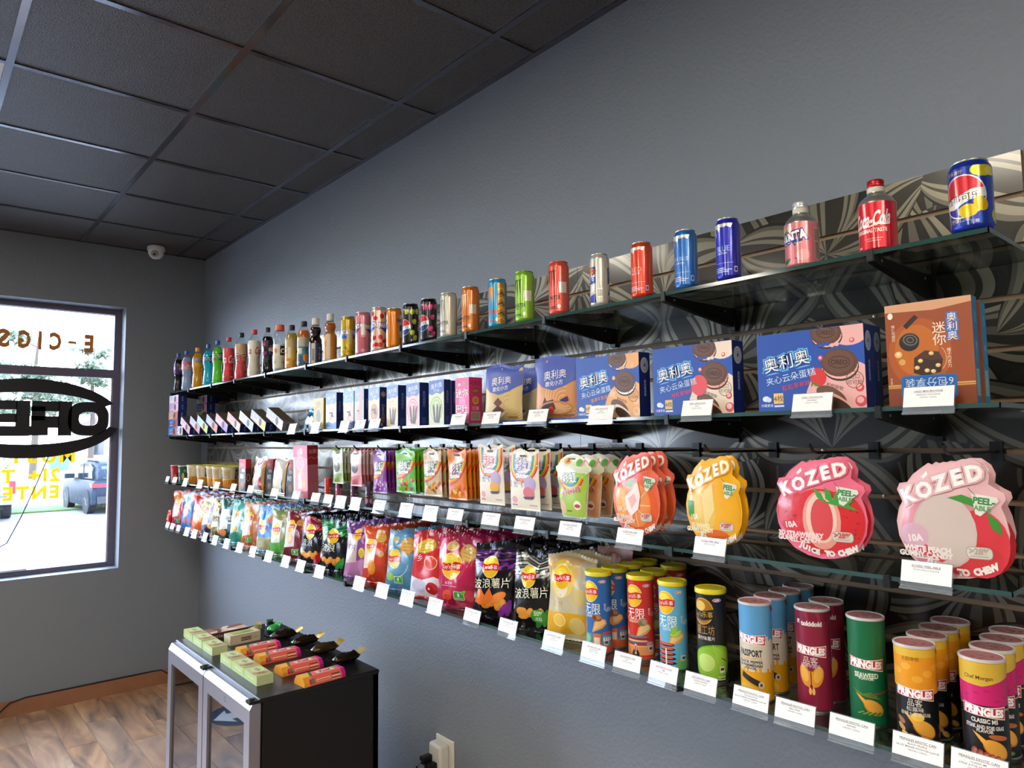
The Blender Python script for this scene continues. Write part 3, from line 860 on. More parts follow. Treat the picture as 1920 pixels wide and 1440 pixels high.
for si, z in enumerate(SHELF):
    for k, y in enumerate(BY):
        lab = 'tapered black bracket under the %s glass shelf, %s' % (ORD[si], nth[k])
        if si == 0 and k == 0: b0['label'] = lab
        else: copy_tree(b0, lab, (SX, y, z-.0085))

# ------------------------------------------------------------------ price cards
PAPER = mat('#f2f1ee', .6)
def price_card(si, y, lines, what):
    t = thing('price_card', 'white price card '+what, 'price tag', (XF-.0065, y, SHELF[si]-.004), group='price cards on the %s shelf' % ORD[si])
    t.rotation_euler = (0, R(16), R(random.Random(int(y*1000)).uniform(-2, 2)))
    cw, ch = .079, .036
    MB().box(-.002, -.0009, -cw/2-.001, cw/2+.001, -.013, .0375).build('holder', ACRYL, t)
    MB().box(-.006, -.0022, -cw/2-.001, cw/2+.001, -.0135, -.0105).box(-.0012, .006, -cw/2, cw/2, -.0085, -.0062).build('clip', ACRYL, t)
    MB().box(-.0034, -.0023, -cw/2, cw/2, 0.0, ch).build('card', PAPER, t)
    a = Art(79, 36)
    n = len(lines); yy = 28
    for k, s in enumerate(lines):
        h = 3.1 if k == 0 else 2.4
        if si in (2, 3) and y < 1.5: h *= 1.12
        col = '#3b3b3e' if k == 0 else ('#55565a' if k < n-1 else '#8a8b8f')
        a.text(s, 39.5, yy, h, col, bold=.012, width=min(70, len(s)*h*.86))
        if k == 0: a.line([(39.5-min(70, len(s)*h*.86)/2, yy-2.5), (39.5+min(70, len(s)*h*.86)/2, yy-2.5)], .45, col)
        yy -= 6.2 if k == 0 else 4.8
    lay_print('lettering', a, lambda u, v, e: (-.0034-e, cw*(.5-u), ch*v), t)
    return t

# ------------------------------------------------------------------ product builders
def carton(name, label, cat, loc, w, d, h, cols, front=None, side=None, top=None, rz=0, group=None, m=None, rx=0, ry=0, tuck=True):
    """printed carton: w along the shelf, d into it; cols = front, side, top"""
    t = thing(name, label, cat, loc, rz, group, rx, ry)
    b = MB().box(-d/2, d/2, -w/2, w/2, 0, h)
    o = b.build('carton', [mat(c, .4) for c in cols], t)
    o.data.polygons.foreach_set('material_index', [2, 2, 1, 1, 0, 1])
    if tuck:
        MB().box(-d/2+.001, d/2-.001, -w/2+.001, w/2-.001, h, h+.0008).build('lid_flap', mat(cols[2], .45), t)
    if front: lay_print('front_print', front, front_of(d, w, h), t, m or CARD)
    if side: lay_print('side_print', side, side_of(d, w, h), t, m or CARD)
    if top: lay_print('top_print', top, top_of(d, w, h+.0008), t, m or CARD)
    return t

def can_unit(r, h): return 360.0, h/(r*PI/180)
def drink_can(label, y, h, r, col, art=None, x=None, si=0, name='drink_can', rz=0, metal=.45, neck=.86, group='drink cans on the top shelf', base=None, lidcol='#cfcfca'):
    x = x if x is not None else XF+r+.006
    t = thing(name, label, 'can', (x, y, SHELF[si]), rz, group)
    body = MB().lathe([(r*.80, .0015), (r*.90, .003), (r*.985, .010), (r, .014), (r, h-.016), (r*.97, h-.011), (r*neck, h-.0025)], 32, cap=True).build('body', mat(col, .26, metal), t, True)
    autosmooth(body, 50)
    autosmooth(MB().lathe([(r*.70, 0.002), (r*.78, 0.0), (r*.82, .001), (r*.9, .004)], 28).build('base_rim', SILVER, t), 60)
    autosmooth(MB().lathe([(r*neck, h-.0028), (r*neck+.0012, h-.001), (r*neck+.0008, h), (r*neck-.002, h-.0002), (r*neck-.003, h-.004), (r*.3, h-.004), (.001, h-.004)], 28, cap=False).build('lid', mat(lidcol, .25, .9), t), 60)
    MB().box(-.011, .006, -.006, .006, h-.004, h-.0025).build('pull_tab', SILVER, t)
    if art: lay_print('label_print', art, round_of(r, .012, h-.026), t, TIN, ROUNDCUT, smooth=True)
    return t
def can_art(r, h): return Art(360, (h-.026)/(r*PI/180))

LIQ = {}
def liquid(col):
    k = 'liquid_'+col.lstrip('#')
    if k in MATS: return MATS[k]
    m, nt, b = nodes_mat(k)
    b.inputs['Base Color'].default_value = (*L(col), 1); b.inputs['Roughness'].default_value = .12
    b.inputs['Subsurface Weight'].default_value = 0
    tr = nt.nodes.new('ShaderNodeBsdfTranslucent'); tr.inputs[0].default_value = (*L(col), 1)
    mx = nt.nodes.new('ShaderNodeMixShader'); mx.inputs[0].default_value = .55
    out = nt.nodes['Material Output']
    nt.links.new(b.outputs[0], mx.inputs[1]); nt.links.new(tr.outputs[0], mx.inputs[2]); nt.links.new(mx.outputs[0], out.inputs[0])
    return m
WAIST = [(.0, .0), (.80, .0), (.96, .015), (1.0, .05), (1.0, .12), (.86, .28), (.82, .36), (.90, .45), (.99, .52), (1.0, .60), (1.0, .68), (.93, .745), (.70, .82), (.46, .885), (.36, .925), (.36, .945)]
STRAIGHT = [(.0, .0), (.85, .0), (.98, .015), (1.0, .04), (1.0, .30), (.93, .34), (1.0, .38), (1.0, .66), (.97, .72), (.80, .80), (.55, .87), (.42, .91), (.42, .94)]
WIDE = [(.0, .0), (.85, .0), (.98, .015), (1.0, .04), (1.0, .36), (.9, .40), (1.0, .45), (1.0, .70), (.96, .77), (.80, .84), (.62, .88), (.58, .92)]
CODD = [(.0, .0), (.9, .0), (1.0, .02), (1.0, .48), (.98, .54), (.72, .60), (.66, .64), (.80, .68), (.86, .73), (.80, .79), (.55, .84), (.48, .88), (.48, .90)]
def prof_r(prof, f):
    for (r0, z0), (r1, z1) in zip(prof, prof[1:]):
        if z0 <= f <= z1 and z1 > z0: return r0+(r1-r0)*(f-z0)/(z1-z0)
    return prof[-1][0]
def bottle(label, y, h, r, prof, liq, level, cap, sleeve=None, s0=.2, s1=.65, art=None, body=None, capr=None, group='drink bottles on the top shelf', kind='soda_bottle'):
    t = thing(kind, label, 'bottle', (XF+r+.008, y, SHELF[0]), 0, group)
    H = h
    pts = [(max(p*r, .0005), z*H) for p, z in prof]
    autosmooth(MB().lathe(pts, 24, cap=True).build('bottle_shell', body or CLEAR, t), 60)
    if liq:
        lp = [(max(p*r-.0012, .0005), z*H+.0012) for p, z in prof if z < level]+[(prof_r(prof, level)*r-.0012, level*H)]
        autosmooth(MB().lathe(lp, 24).build('liquid', liquid(liq), t), 60)
    zs = [s0+(s1-s0)*k/14 for k in range(15)]
    if sleeve:
        autosmooth(MB().lathe([(prof_r(prof, z)*r+.0004, z*H) for z in zs], 24, cap=False).build('label_sleeve', mat(sleeve, .3), t), 60)
    if art:
        def sf(u, v, e):
            z = s0+(s1-s0)*v; q = prof_r(prof, z)*r+.0006+e; c_, s_ = round_uv(u)
            return (-q*c_, -q*s_, z*H)
        lay_print('label_print', art, sf, t, SLEEVE, ROUNDCUT, [k/14 for k in range(1, 14)], smooth=True)
    cr = capr or prof[-1][0]*r*1.12; cz = prof[-1][1]*H-.006
    c = MB().lathe([(cr, 0), (cr, H-cz-.003), (cr*.93, H-cz), (.001, H-cz)], 18)
    for k in range(9):
        a = 2*PI*k/9; c.box(cr*math.cos(a)-.0007, cr*math.cos(a)+.0007, cr*math.sin(a)-.0007, cr*math.sin(a)+.0007, .001, H-cz-.004)
    o = c.build('cap', mat(cap, .35), t); o.location = (0, 0, cz)
    MB().lathe([(cr*1.06, 0), (cr*1.06, .0025)], 18).build('neck_ring', mat(cap, .35), t).location = (0, 0, cz-.004)
    return t

# soft bags -----------------------------------------------------------------
def bag_field(w, h, t, seed, nu=14, nv=18, crumple=.16, lean=0.0, pinch=.07, bottom=.0):
    """grid of front points of a filled bag: returns X (depth), Y, Z arrays"""
    rg = np.random.RandomState(seed)
    u = np.linspace(-1, 1, nu+1)[None, :]; v = np.linspace(0, 1, nv+1)[:, None]
    s = np.clip((v-.035)/.93, 0, 1)
    prof = np.power(np.clip(np.sin(PI*np.power(s, .85)), 0, 1), .55)*np.power(np.clip(1-np.abs(u)**2.6, 0, 1), .62)
    wr = np.zeros_like(prof)
    for k in range(9):
        a, b, p = rg.uniform(-7, 7), rg.uniform(-9, 9), rg.uniform(0, 6.3)
        wr = wr+rg.uniform(.4, 1)*np.sin(a*u+b*v+p)
    seal = np.exp(-((v-.96)/.13)**2)+np.exp(-((v-.04)/.11)**2)
    wr2 = np.sin(u*rg.uniform(9, 13)+rg.uniform(0, 6))*seal*.9+np.sin(u*rg.uniform(15, 21)+v*5)*seal*.5
    T = t*(prof*(1+crumple*.42*wr)+.10*wr2*np.power(np.clip(1-np.abs(u)**4, 0, 1), .5))
    T = T*(1+bottom*(1-v))
    half = w/2*(1-pinch*np.sin(PI*v)+.012*np.sin(9*v+rg.uniform(0, 6)))
    Y = -u*half
    Z = h*v+0*u+.007*np.sin(u*rg.uniform(2.5, 5)+rg.uniform(0, 6))*seal*(v > .5)
    sag = (rg.uniform(-.016, .016)+.007*np.sin(u*rg.uniform(2, 4)+rg.uniform(0, 6)))*seal*(v > .5)*min(1, t/.042)**2
    return -(T*.5)+sag, Y+0*v, Z

def soft_bag(name, label, cat, loc, w, h, t, col, art=None, seed=0, m=None, film=None, rz=0, ry=0, group=None, crumple=.16, pinch=.07, back=None, bottom=.0, nu=14, nv=18, extra=None, rx=0):
    root = thing(name, label, cat, loc, rz, group, rx, ry)
    X, Y, Z = bag_field(w, h, t, seed, nu, nv, crumple, pinch=pinch, bottom=bottom)
    Xb, _, _ = bag_field(w, h, t, seed+77, nu, nv, crumple, pinch=pinch, bottom=bottom)
    Xb = -Xb
    edge = np.zeros_like(X, bool); edge[0] = edge[-1] = True; edge[:, 0] = edge[:, -1] = True
    mid = (X+Xb)/2
    X = np.where(edge, mid-.0004, np.minimum(X, mid-.0006)); Xb = np.where(edge, mid+.0004, np.maximum(Xb, mid+.0006))
    n = (nu+1)*(nv+1)
    verts = [(X[j, i], Y[j, i], Z[j, i]) for j in range(nv+1) for i in range(nu+1)]+[(Xb[j, i], Y[j, i], Z[j, i]) for j in range(nv+1) for i in range(nu+1)]
    f = []
    for j in range(nv):
        for i in range(nu):
            a = j*(nu+1)+i
            f.append((a, a+1, a+nu+2, a+nu+1)); f.append((n+a, n+a+nu+1, n+a+nu+2, n+a+1))
    rim = [i for i in range(nu+1)]+[j*(nu+1)+nu for j in range(1, nv+1)]+[nv*(nu+1)+i for i in range(nu-1, -1, -1)]+[j*(nu+1) for j in range(nv-1, 0, -1)]
    for a, b in zip(rim, rim[1:]+rim[:1]): f.append((b, a, a+n, b+n))
    m = m or mat(col, .17, 0, bump=.75, bscale=11, crease=True)
    mesh_obj('bag_body', verts, f, m, root, True)
    # crimped seals
    for nm, j, dz in (('top_seal', nv, .011), ('bottom_seal', 0, -.006)):
        sv = []; sf = []; k2 = 28
        for k in range(k2+1):
            uu = k/k2*nu; i = min(int(uu), nu-1); q = uu-i
            x = X[j, i]*(1-q)+X[j, i+1]*q; y = Y[j, i]*(1-q)+Y[j, i+1]*q; z = Z[j, i]*(1-q)+Z[j, i+1]*q
            zz = z+dz*(1 if k % 2 else .72)
            sv += [(x-.0006, y, z), (x-.0006-.0008*(k % 2), y, zz), (x+.0012, y, z), (x+.0012-.0008*(k % 2), y, zz)]
        for k in range(k2):
            a = 4*k; b = a+4
            sf += [(a, b, b+1, a+1), (a+2, a+3, b+3, b+2), (a+1, b+1, b+3, a+3), (a, a+2, b+2, b)]
        if j == 0: sv = [(p[0], p[1], max(p[2], -.006)) for p in sv]
        mesh_obj(nm, sv, sf, m, root)
    def surf(u, v, e):
        x, y = min(max(u*nu, 0), nu-1e-6), min(max(v*nv, 0), nv-1e-6)
        i, j = int(x), int(y); a, b = x-i, y-j
        def q(F): return F[j, i]*(1-a)*(1-b)+F[j, i+1]*a*(1-b)+F[j+1, i]*(1-a)*b+F[j+1, i+1]*a*b
        return (q(X)-e, q(Y), q(Z))
    if art: lay_print('front_print', art, surf, root, film or FILM, [k/nu for k in range(1, nu)], [k/nv for k in range(1, nv)], smooth=True, e0=4e-4, eps=2e-4)
    return root

def outline_bag(name, label, cat, loc, pts, cxy, W, H, w, h, t, col, art, rz=0, ry=0, group=None, hole=None, film=None):
    """flat pouch with a cut-out outline (pts in W x H units), bulging in the middle"""
    root = thing(name, label, cat, loc, rz, group, 0, ry)
    cx, cy = cxy; rings = [0.0, .35, .6, .78, .90, .965, 1.0]
    sx, sy = w/W, h/H
    angs = [(math.atan2(p[1]-cy, p[0]-cx), math.hypot(p[0]-cx, p[1]-cy)) for p in pts]
    def depth(q): return t/2*max(0, 1-q**3.2)+.0012
    n = len(pts); v = []; f = []
    for side in (-1, 1):
        base = len(v)
        for q in rings[1:]:
            for p in pts: v.append((side*(depth(min(1, q*1.06)) if q < .95 else .0012), -((cx+(p[0]-cx)*q)-W/2)*sx, (cy+(p[1]-cy)*q)*sy))
        v.append((side*depth(0), -(cx-W/2)*sx, cy*sy)); c = len(v)-1
        for k in range(n):
            k2 = (k+1) % n
            tri = (c, base+k, base+k2); f.append(tri if side < 0 else tri[::-1])
            for r in range(len(rings)-2):
                q = (base+r*n+k, base+(r+1)*n+k, base+(r+1)*n+k2, base+r*n+k2); f.append(q if side < 0 else q[::-1])
    off = len(v)//2; last = (len(rings)-2)*n
    for k in range(n): f.append((last+k, last+off+k, last+off+(k+1) % n, last+(k+1) % n))
    o = mesh_obj('pouch', v, f, mat(col, .28, 0, bump=.05, bscale=20), root)
    bm = bmesh.new(); bm.from_mesh(o.data); bmesh.ops.recalc_face_normals(bm, faces=bm.faces[:]); bm.to_mesh(o.data); bm.free()
    autosmooth(o, 50)
    aa = sorted(angs)
    def rad(a):
        for (a0, r0), (a1, r1) in zip(aa, aa[1:]+[(aa[0][0]+2*PI, aa[0][1])]):
            if a0 <= a <= a1: return r0+(r1-r0)*(a-a0)/max(a1-a0, 1e-9)
        a += 2*PI
        for (a0, r0), (a1, r1) in zip(aa, aa[1:]+[(aa[0][0]+2*PI, aa[0][1])]):
            if a0 <= a <= a1: return r0+(r1-r0)*(a-a0)/max(a1-a0, 1e-9)
        return aa[0][1]
    def surf(u, v2, e):
        X, Y = u*W, v2*H; q = math.hypot(X-cx, Y-cy)/max(rad(math.atan2(Y-cy, X-cx)), 1e-6)
        return (-(depth(min(1, q*1.06)) if q < .97 else .0012)-e, -(X-W/2)*sx, Y*sy)
    ng = 22
    grid = [[surf(i/ng, j/ng, 0) for i in range(ng+1)] for j in range(ng+1)]
    def facet(u, v2, e):
        x, y = min(max(u*ng, 0), ng-1e-6), min(max(v2*ng, 0), ng-1e-6)
        i, j = int(x), int(y); p, q_ = x-i, y-j
        def m(k): return grid[j][i][k]*(1-p)*(1-q_)+grid[j][i+1][k]*p*(1-q_)+grid[j+1][i][k]*(1-p)*q_+grid[j+1][i+1][k]*p*q_
        return (m(0)-e, m(1), m(2))
    lay_print('front_print', art, facet, root, film or GLOSSCARD, [k/ng for k in range(1, ng)], [k/ng for k in range(1, ng)], smooth=True, e0=7e-4, eps=2e-4)
    return root
# ------------------------------------------------------------------ top shelf: bottles and cans
q = .96
def bottle_art(cols, words=(), W=360, H=150):
    a = Art(W, H)
    for k, c in enumerate(cols): a.rect(0, H*k/len(cols), W, H*(k+1)/len(cols)+.1, c)
    for w in words: a.text(*w[:5], **(w[5] if len(w) > 5 else {}))
    return a
def rep(a, f):
    for x in (180, 300, 60): f(a, x)
    return a
A = bottle_art(['#3a1d46'], [])
rep(A, lambda a, x: a.ell(x, 75, 40, 45, '#7a2a7c').text('芬达', x, 80, 34, '#ffffff', bold=.03, rot=8).ell(x+30, 30, 16, 16, '#a04bb0').ell(x-34, 120, 12, 12, '#5fae46'))
bottle('small dark purple soda bottle with blue cap, farthest bottle on the top shelf', 5.205*q, .271*q, .0275, WAIST, '#2a1426', .84, '#2b4fb4', None, .45, .74, A)
A = bottle_art(['#e9a3ae', '#d9788a'])
rep(A, lambda a, x: a.text('雪碧', x, 80, 40, '#ffffff', bold=.03).rect(x-50, 20, x+50, 40, '#f3d0d4'))
bottle('clear soda bottle with blue cap and pink label band', 5.02*q, .269*q, .0285, WAIST, '#cfd9ee', .84, '#2b4fb4', None, .52, .72, A)
A = bottle_art(['#f0b410', '#b9a27a'], [])
rep(A, lambda a, x: a.rect(x-60, 60, x+50, 130, '#b7a487').text('芬达', x-30, 95, 40, '#2a4aa8', bold=.03))
bottle('bright orange-yellow soda bottle with yellow cap', 4.793*q, .267*q, .031, WAIST, '#ffc41c', .87, '#f1a41e', None, .52, .74, A)
A = bottle_art([])
rep(A, lambda a, x: a.ell(x, 80, 52, 50, '#1d5a70').text('芬达', x, 84, 46, '#ffffff', bold=.04, rot=8))
bottle('turquoise soda bottle with blue cap', 4.571*q, .267*q, .0295, WAIST, '#45dcea', .84, '#2b4fb4', None, .48, .76, A)
A = bottle_art([])
rep(A, lambda a, x: a.ell(x, 80, 54, 50, '#2a8a3c').text('芬达', x, 84, 46, '#ffffff', bold=.04, rot=8).ell(x+36, 50, 18, 18, '#e2322c'))
bottle('lime green soda bottle with blue cap', 4.395*q, .269*q, .0285, WAIST, '#8ef04e', .84, '#2b4fb4', None, .48, .76, A)
A = bottle_art(['#d2202a', '#df2f38', '#e2464a'])
rep(A, lambda a, x: a.text('Coca', x, 100, 34, '#f8d9d5', slant=.3, bold=.02).text('可口', x, 62, 22, '#f2b9b5').rect(x-30, 18, x+30, 22, '#f2b9b5'))
bottle('red sleeved soda bottle with red cap', 4.206*q, .267*q, .0305, WAIST, '#7a1015', .7, '#d9343a', '#d62a33', .02, .75, A)
A = bottle_art(['#c9262c', '#d13a34', '#c9a07a'])
rep(A, lambda a, x: a.text('可口', x, 88, 44, '#16120f', bold=.06, rot=6, out='#e9d9b8').ell(x+10, 18, 9, 9, '#f5efe3').text('可乐', x, 46, 20, '#e9b9a0'))
bottle('red and tan sleeved soda bottle with black cap', 4.006*q, .269*q, .0318, WAIST, '#8a6a4a', .72, '#17171a', '#c84038', .02, .76, A)
A = bottle_art(['#ded6c0', '#e6dfcb'])
rep(A, lambda a, x: a.text('Coca', x, 108, 30, '#d1463e', slant=.3, bold=.02).text('可口', x-4, 76, 16, '#d1463e').text('云南', x, 44, 22, '#c9705e', bold=.02).rect(x-30, 14, x+28, 18, '#b9ae94'))
bottle('cream sleeved soda bottle with red cap', 3.808*q, .262*q, .0318, WAIST, '#d8cfb8', .72, '#d9343a', '#e2dac6', .02, .76, A)
A = bottle_art(['#15121a'])
rep(A, lambda a, x: a.ell(x-8, 78, 34, 34, '#efece8').poly([(x-40, 86), (x+20, 104), (x, 112), (x-30, 106)], '#d22234').poly([(x-40, 70), (x+24, 60), (x, 44), (x-28, 50)], '#26357e').ell(x+36, 118, 14, 14, '#c9247a').ell(x+44, 52, 14, 14, '#c9247a').ell(x+8, 22, 12, 12, '#c9247a'))
bottle('black soda bottle with magenta raspberries and black cap', 3.61*q, .248*q, .0275, WAIST, '#1a1014', .8, '#17171a', None, .30, .72, A)
A = bottle_art(['#d6d2c0', '#e2ddcd'])
rep(A, lambda a, x: a.rect(x-50, 80, x-10, 140, '#1c1c1e').text('C', x-30, 108, 30, '#ffffff', bold=.05).ell(x+26, 108, 18, 18, '#e8862c').rect(x-40, 20, x+40, 60, '#c9c4ae').rect(x-34, 34, x+34, 40, '#8a876f'))
bottle('clear water bottle with beige label and wide orange cap', 3.46*q, .242*q, .031, WIDE, '#dfe3df', .42, '#ef6a4a', None, .08, .58, A, kind='drink_bottle')
A = bottle_art(['#e2951a', '#d8b15a', '#c9b078'])
rep(A, lambda a, x: a.ell(x-34, 60, 20, 24, '#f0b52a').text('茶', x+10, 86, 44, '#b0701a').rect(x-20, 20, x+44, 34, '#e9dcae').rect(x+30, 50, x+60, 110, '#e3d6b0'))
bottle('yellow tea bottle with pale label and black cap', 3.31*q, .221*q, .0285, STRAIGHT, '#e8c86a', .82, '#1a1a1c', None, .04, .66, A, kind='tea_bottle')
A = bottle_art(['#2c5d80', '#3f7f90', '#b9b29a'])
rep(A, lambda a, x: a.ell(x-36, 40, 24, 22, '#f0922a').text('饮', x+6, 116, 26, '#5a6a60').rect(x-10, 60, x+50, 92, '#d9d2ba').rect(x-40, 14, x+30, 18, '#d9e6ea'))
bottle('orange drink bottle with blue and grey label and black cap', 3.17*q, .221*q, .0285, STRAIGHT, '#ff9a34', .80, '#1a1a1c', None, .04, .64, A, kind='drink_bottle')
A = bottle_art(['#1e2f57', '#24365f'])
rep(A, lambda a, x: a.text('ラムネ', x-16, 74, 30, '#e9ecf4', bold=.03, vert=True).rect(x+26, 0, x+62, 150, '#cfcabb').rect(x+32, 20, x+56, 110, '#8f8c84'))
bottle('dark cola marble-stopper bottle with navy label and white neck', 3.04*q, .218*q, .0275, CODD, '#2a0f0c', .80, '#e6e0d8', None, .03, .45, A, glass_mat('brown_glass', '#f0e6da', .9, 1.5), .0155, kind='marble_bottle')
A = bottle_art(['#e79a3e', '#dd8a34'])
rep(A, lambda a, x: a.text('ラムネ', x-14, 74, 32, '#c9301f', bold=.04, vert=True).rect(x+30, 0, x+64, 150, '#e9dcc0').ell(x+14, 120, 16, 16, '#f3b93c'))
bottle('amber marble-stopper bottle with orange label and white neck', 2.892*q, .217*q, .0275, CODD, '#e8a050', .80, '#ece8e0', None, .03, .58, A, glass_mat('brown_glass'), .0145, kind='marble_bottle')

def strip(a, x, H, c='#cfcbb9'):
    return a.rect(x-14, H*.30, x+14, H*.72, c)
h = .179*q; r = .0285
A = can_art(r, h); H = A.H
A.full('#c9a312').rect(0, 0, 360, H*.34, '#d1b01a')
for x in (195, 330, 60):
    A.text('FANTA', x, H*.64, 34, '#f5f2e6', bold=.05, out='#2a48a0', ow=.1, width=96).rect(x-44, H*.46, x+40, H*.55, '#2d5ab8')
    for k in range(9): A.ell(x-50+13*k, H*(.10+.05*(k % 4)), 11, 15, '#e0c53a' if k % 2 else '#9a8a12', rot=30*k)
    strip(A, x+66, H, '#cdbf8c')
drink_can('tall yellow soda can with lemon pattern, next to the amber bottle', 2.722*q, h, r, '#c9a312', A)
A = can_art(r, h); A.full('#d98590')
for x in (180, 300, 60):
    A.text('FANTA', x+4, H*.70, 34, '#f7eff0', bold=.05, out='#5b2a6a', ow=.1, width=92, rot=6).poly([(x-40, H*.62), (x+34, H*.62), (x+2, H*.50)], '#4a3c86')
    A.ring(x+26, H*.22, 18, 18, 2, '#c9646f').ring(x-10, H*.30, 26, 30, 2, '#e5a3aa').rect(x+44, H*.46, x+82, H*.76, '#d8c9bd').rect(x+44, H*.08, x+84, H*.40, '#b6505e')
drink_can('tall pale pink soda can with faded white sticker', 2.593*q, h, r+.001, '#d98590', A)
A = can_art(r, h); A.full('#e7c4b0')
for x in (170, 290, 50):
    A.text('FANTA', x, H*.62, 36, '#f4f1ec', bold=.06, out='#2c3f9a', ow=.1, width=100, rot=4).poly([(x-46, H*.55), (x+40, H*.55), (x, H*.42)], '#2c57b4')
    for k, (dx, f) in enumerate(((-30, .85), (10, .92), (40, .8), (-10, .2), (30, .28), (-40, .3), (10, .08), (48, .1), (-44, .1))): A.ell(x+dx, H*f, 17, 20, '#cf2f36', rot=40*k)
drink_can('tall white soda can with red fruit blossoms', 2.462*q, h, r+.001, '#e7c4b0', A)
h2 = .158*q; A = can_art(r, h2); H = A.H; A.full('#e7861a')
for x in (150, 300): A.rect(x-16, H*.25, x+30, H*.92, '#f1ece4').poly([(x-16, H*.42), (x+40, H*.5), (x+30, H*.68), (x-16, H*.6)], '#2c5fb8').text('FANTA', x-6, H*.74, 26, '#2c3f9a', bold=.05, width=70)
drink_can('plain orange soda can with blue and white logo edge', 2.347*q, h2, r, '#e7861a', A)
def cola(a, x, H, txt, fruit, shape):
    a.ell(x, H*.42, 52, 58, '#f0eeea')
    a.ell(x, H*.42, 50, 56, '#d0222e', a0=18, a1=176, n=20); a.ell(x, H*.42, 50, 56, '#27407f', a0=205, a1=350, n=20)
    a.text(txt, x-2, H*.42, 24, '#17181c', bold=.05, width=86)
    for dx, f in ((62, .86), (78, .58), (64, .26), (84, .12), (20, .86), (-58, .88)): a.ell(x+dx, H*f, 17, 19, fruit, rot=20); a.ell(x+dx+8, H*f+9, 9, 10, shape)
for y, lab, fr, sh in ((2.228, 'black cola can with lime wedges', '#b9c825', '#dfe37a'), (2.108, 'black cola can with pink raspberries', '#cf2a68', '#e76a98')):
    A = can_art(r, h2); A.full('#141416')
    for x in (185, 345, 25): cola(A, x, A.H, '百事可乐', fr, sh)
    A.text('百事', 180, A.H*.93, 14, '#e9e9e6').text('百事', 250, A.H*.05, 12, '#d9d9d6')
    drink_can(lab+' and red-white-blue logo', y*q, h2, r, '#141416', A)
def claw(a, x, H, c, dk=None):
    for k, (dx, l) in enumerate(((-20, .30), (-3, .40), (14, .33))):
        a.poly([(x+dx-5, H*.88), (x+dx+5, H*.9), (x+dx+6, H*(.88-l*.5)), (x+dx+2, H*(.88-l)), (x+dx-3, H*(.88-l*.6)), (x+dx-4, H*.7)], c)
    a.poly([(x-28, H*.86), (x+26, H*.88), (x+22, H*.91), (x-26, H*.90)], c)
for y, lab, base, cl, tx, extra in ((1.985, 'tall silver-white energy drink can with claw mark', '#cfccbd', '#9b988a', '#6e6b60', None), (1.859, 'tall orange energy drink can with claw mark', '#d5782a', '#f0d9a8', '#6a3410', '#d8cfbd'),
        (1.716, 'tall sky blue energy drink can with orange claw mark', '#2f9cc4', '#f0952c', '#c9531f', None), (1.586, 'tall lime green energy drink can with claw mark', '#8fc43a', '#3f6a22', '#33571c', '#e3dfcf'), (1.437, 'tall coral red energy drink can with claw mark', '#df5a4a', '#8a2a22', '#5c1a16', '#dcd3c8')):
    A = can_art(r, h2); H = A.H; A.full(base)
    for x in (185, 345, 25):
        claw(A, x, H, cl)
        A.text('MONSTER', x, H*.30, 22, tx, bold=.04, width=96).text('ENERGY', x, H*.22, 9, tx, width=60)
        A.rect(x-34, H*.08, x+20, H*.10, tx).rect(x-34, H*.05, x+30, H*.065, tx).ell(x+40, H*.10, 9, 12, '#e6e2d4')
        if extra: A.rect(x+40, H*.40, x+86, H*.64, extra)
    if 'sky' in lab:
        for x in (245, 85):
            A.rect(x-16, 0, x+34, H, '#c9812e')
            for k in range(7): A.line([(x-14, H*(.1+.12*k)), (x+12, H*(.16+.12*k)), (x+30, H*(.08+.12*k))], 7, '#1d3a46' if k % 2 else '#e9c24a')
    drink_can(lab, y*q, h2, .0285, base, A, lidcol=base if 'lime' in lab or 'coral' in lab else '#cfcfca')
rb, hb = .0265, .147*q
A = can_art(rb, hb); H = A.H; A.full('#c9c6bb')
for x in (165, 335):
    A.poly([(x-60, H*.42), (x+34, H*.44), (x+34, H*.82), (x-60, H*.80)], '#2440a0').ell(x, H*.72, 20, 20, '#e8a21c').ell(x-22, H*.72, 16, 10, '#d0302a').ell(x+22, H*.72, 16, 10, '#d0302a')
    A.text('Red Bull', x-6, H*.61, 15, '#e9e6da', width=70, bold=.04).text('红牛', x, H*.52, 24, '#ffffff', bold=.05)
    A.poly([(x-60, 0), (x+36, 0), (x+30, H*.2), (x-40, H*.12)], '#2440a0').poly([(x-40, H*.36), (x-10, H*.4), (x-34, H*.2), (x-60, H*.16)], '#2440a0').poly([(x, H*.38), (x+30, H*.4), (x+14, H*.24), (x-8, H*.2)], '#e9e6da')
    A.rect(x+44, H*.12, x+74, H*.32, '#e6e2d6')
    for k in range(7): A.rect(x+46+4*k, H*.14, x+48+4*k, H*.29, '#2a2a2c')
drink_can('short silver and blue energy drink can with sun emblem', 1.276*q, hb, .0255, '#c9c6bb', A, neck=.8)
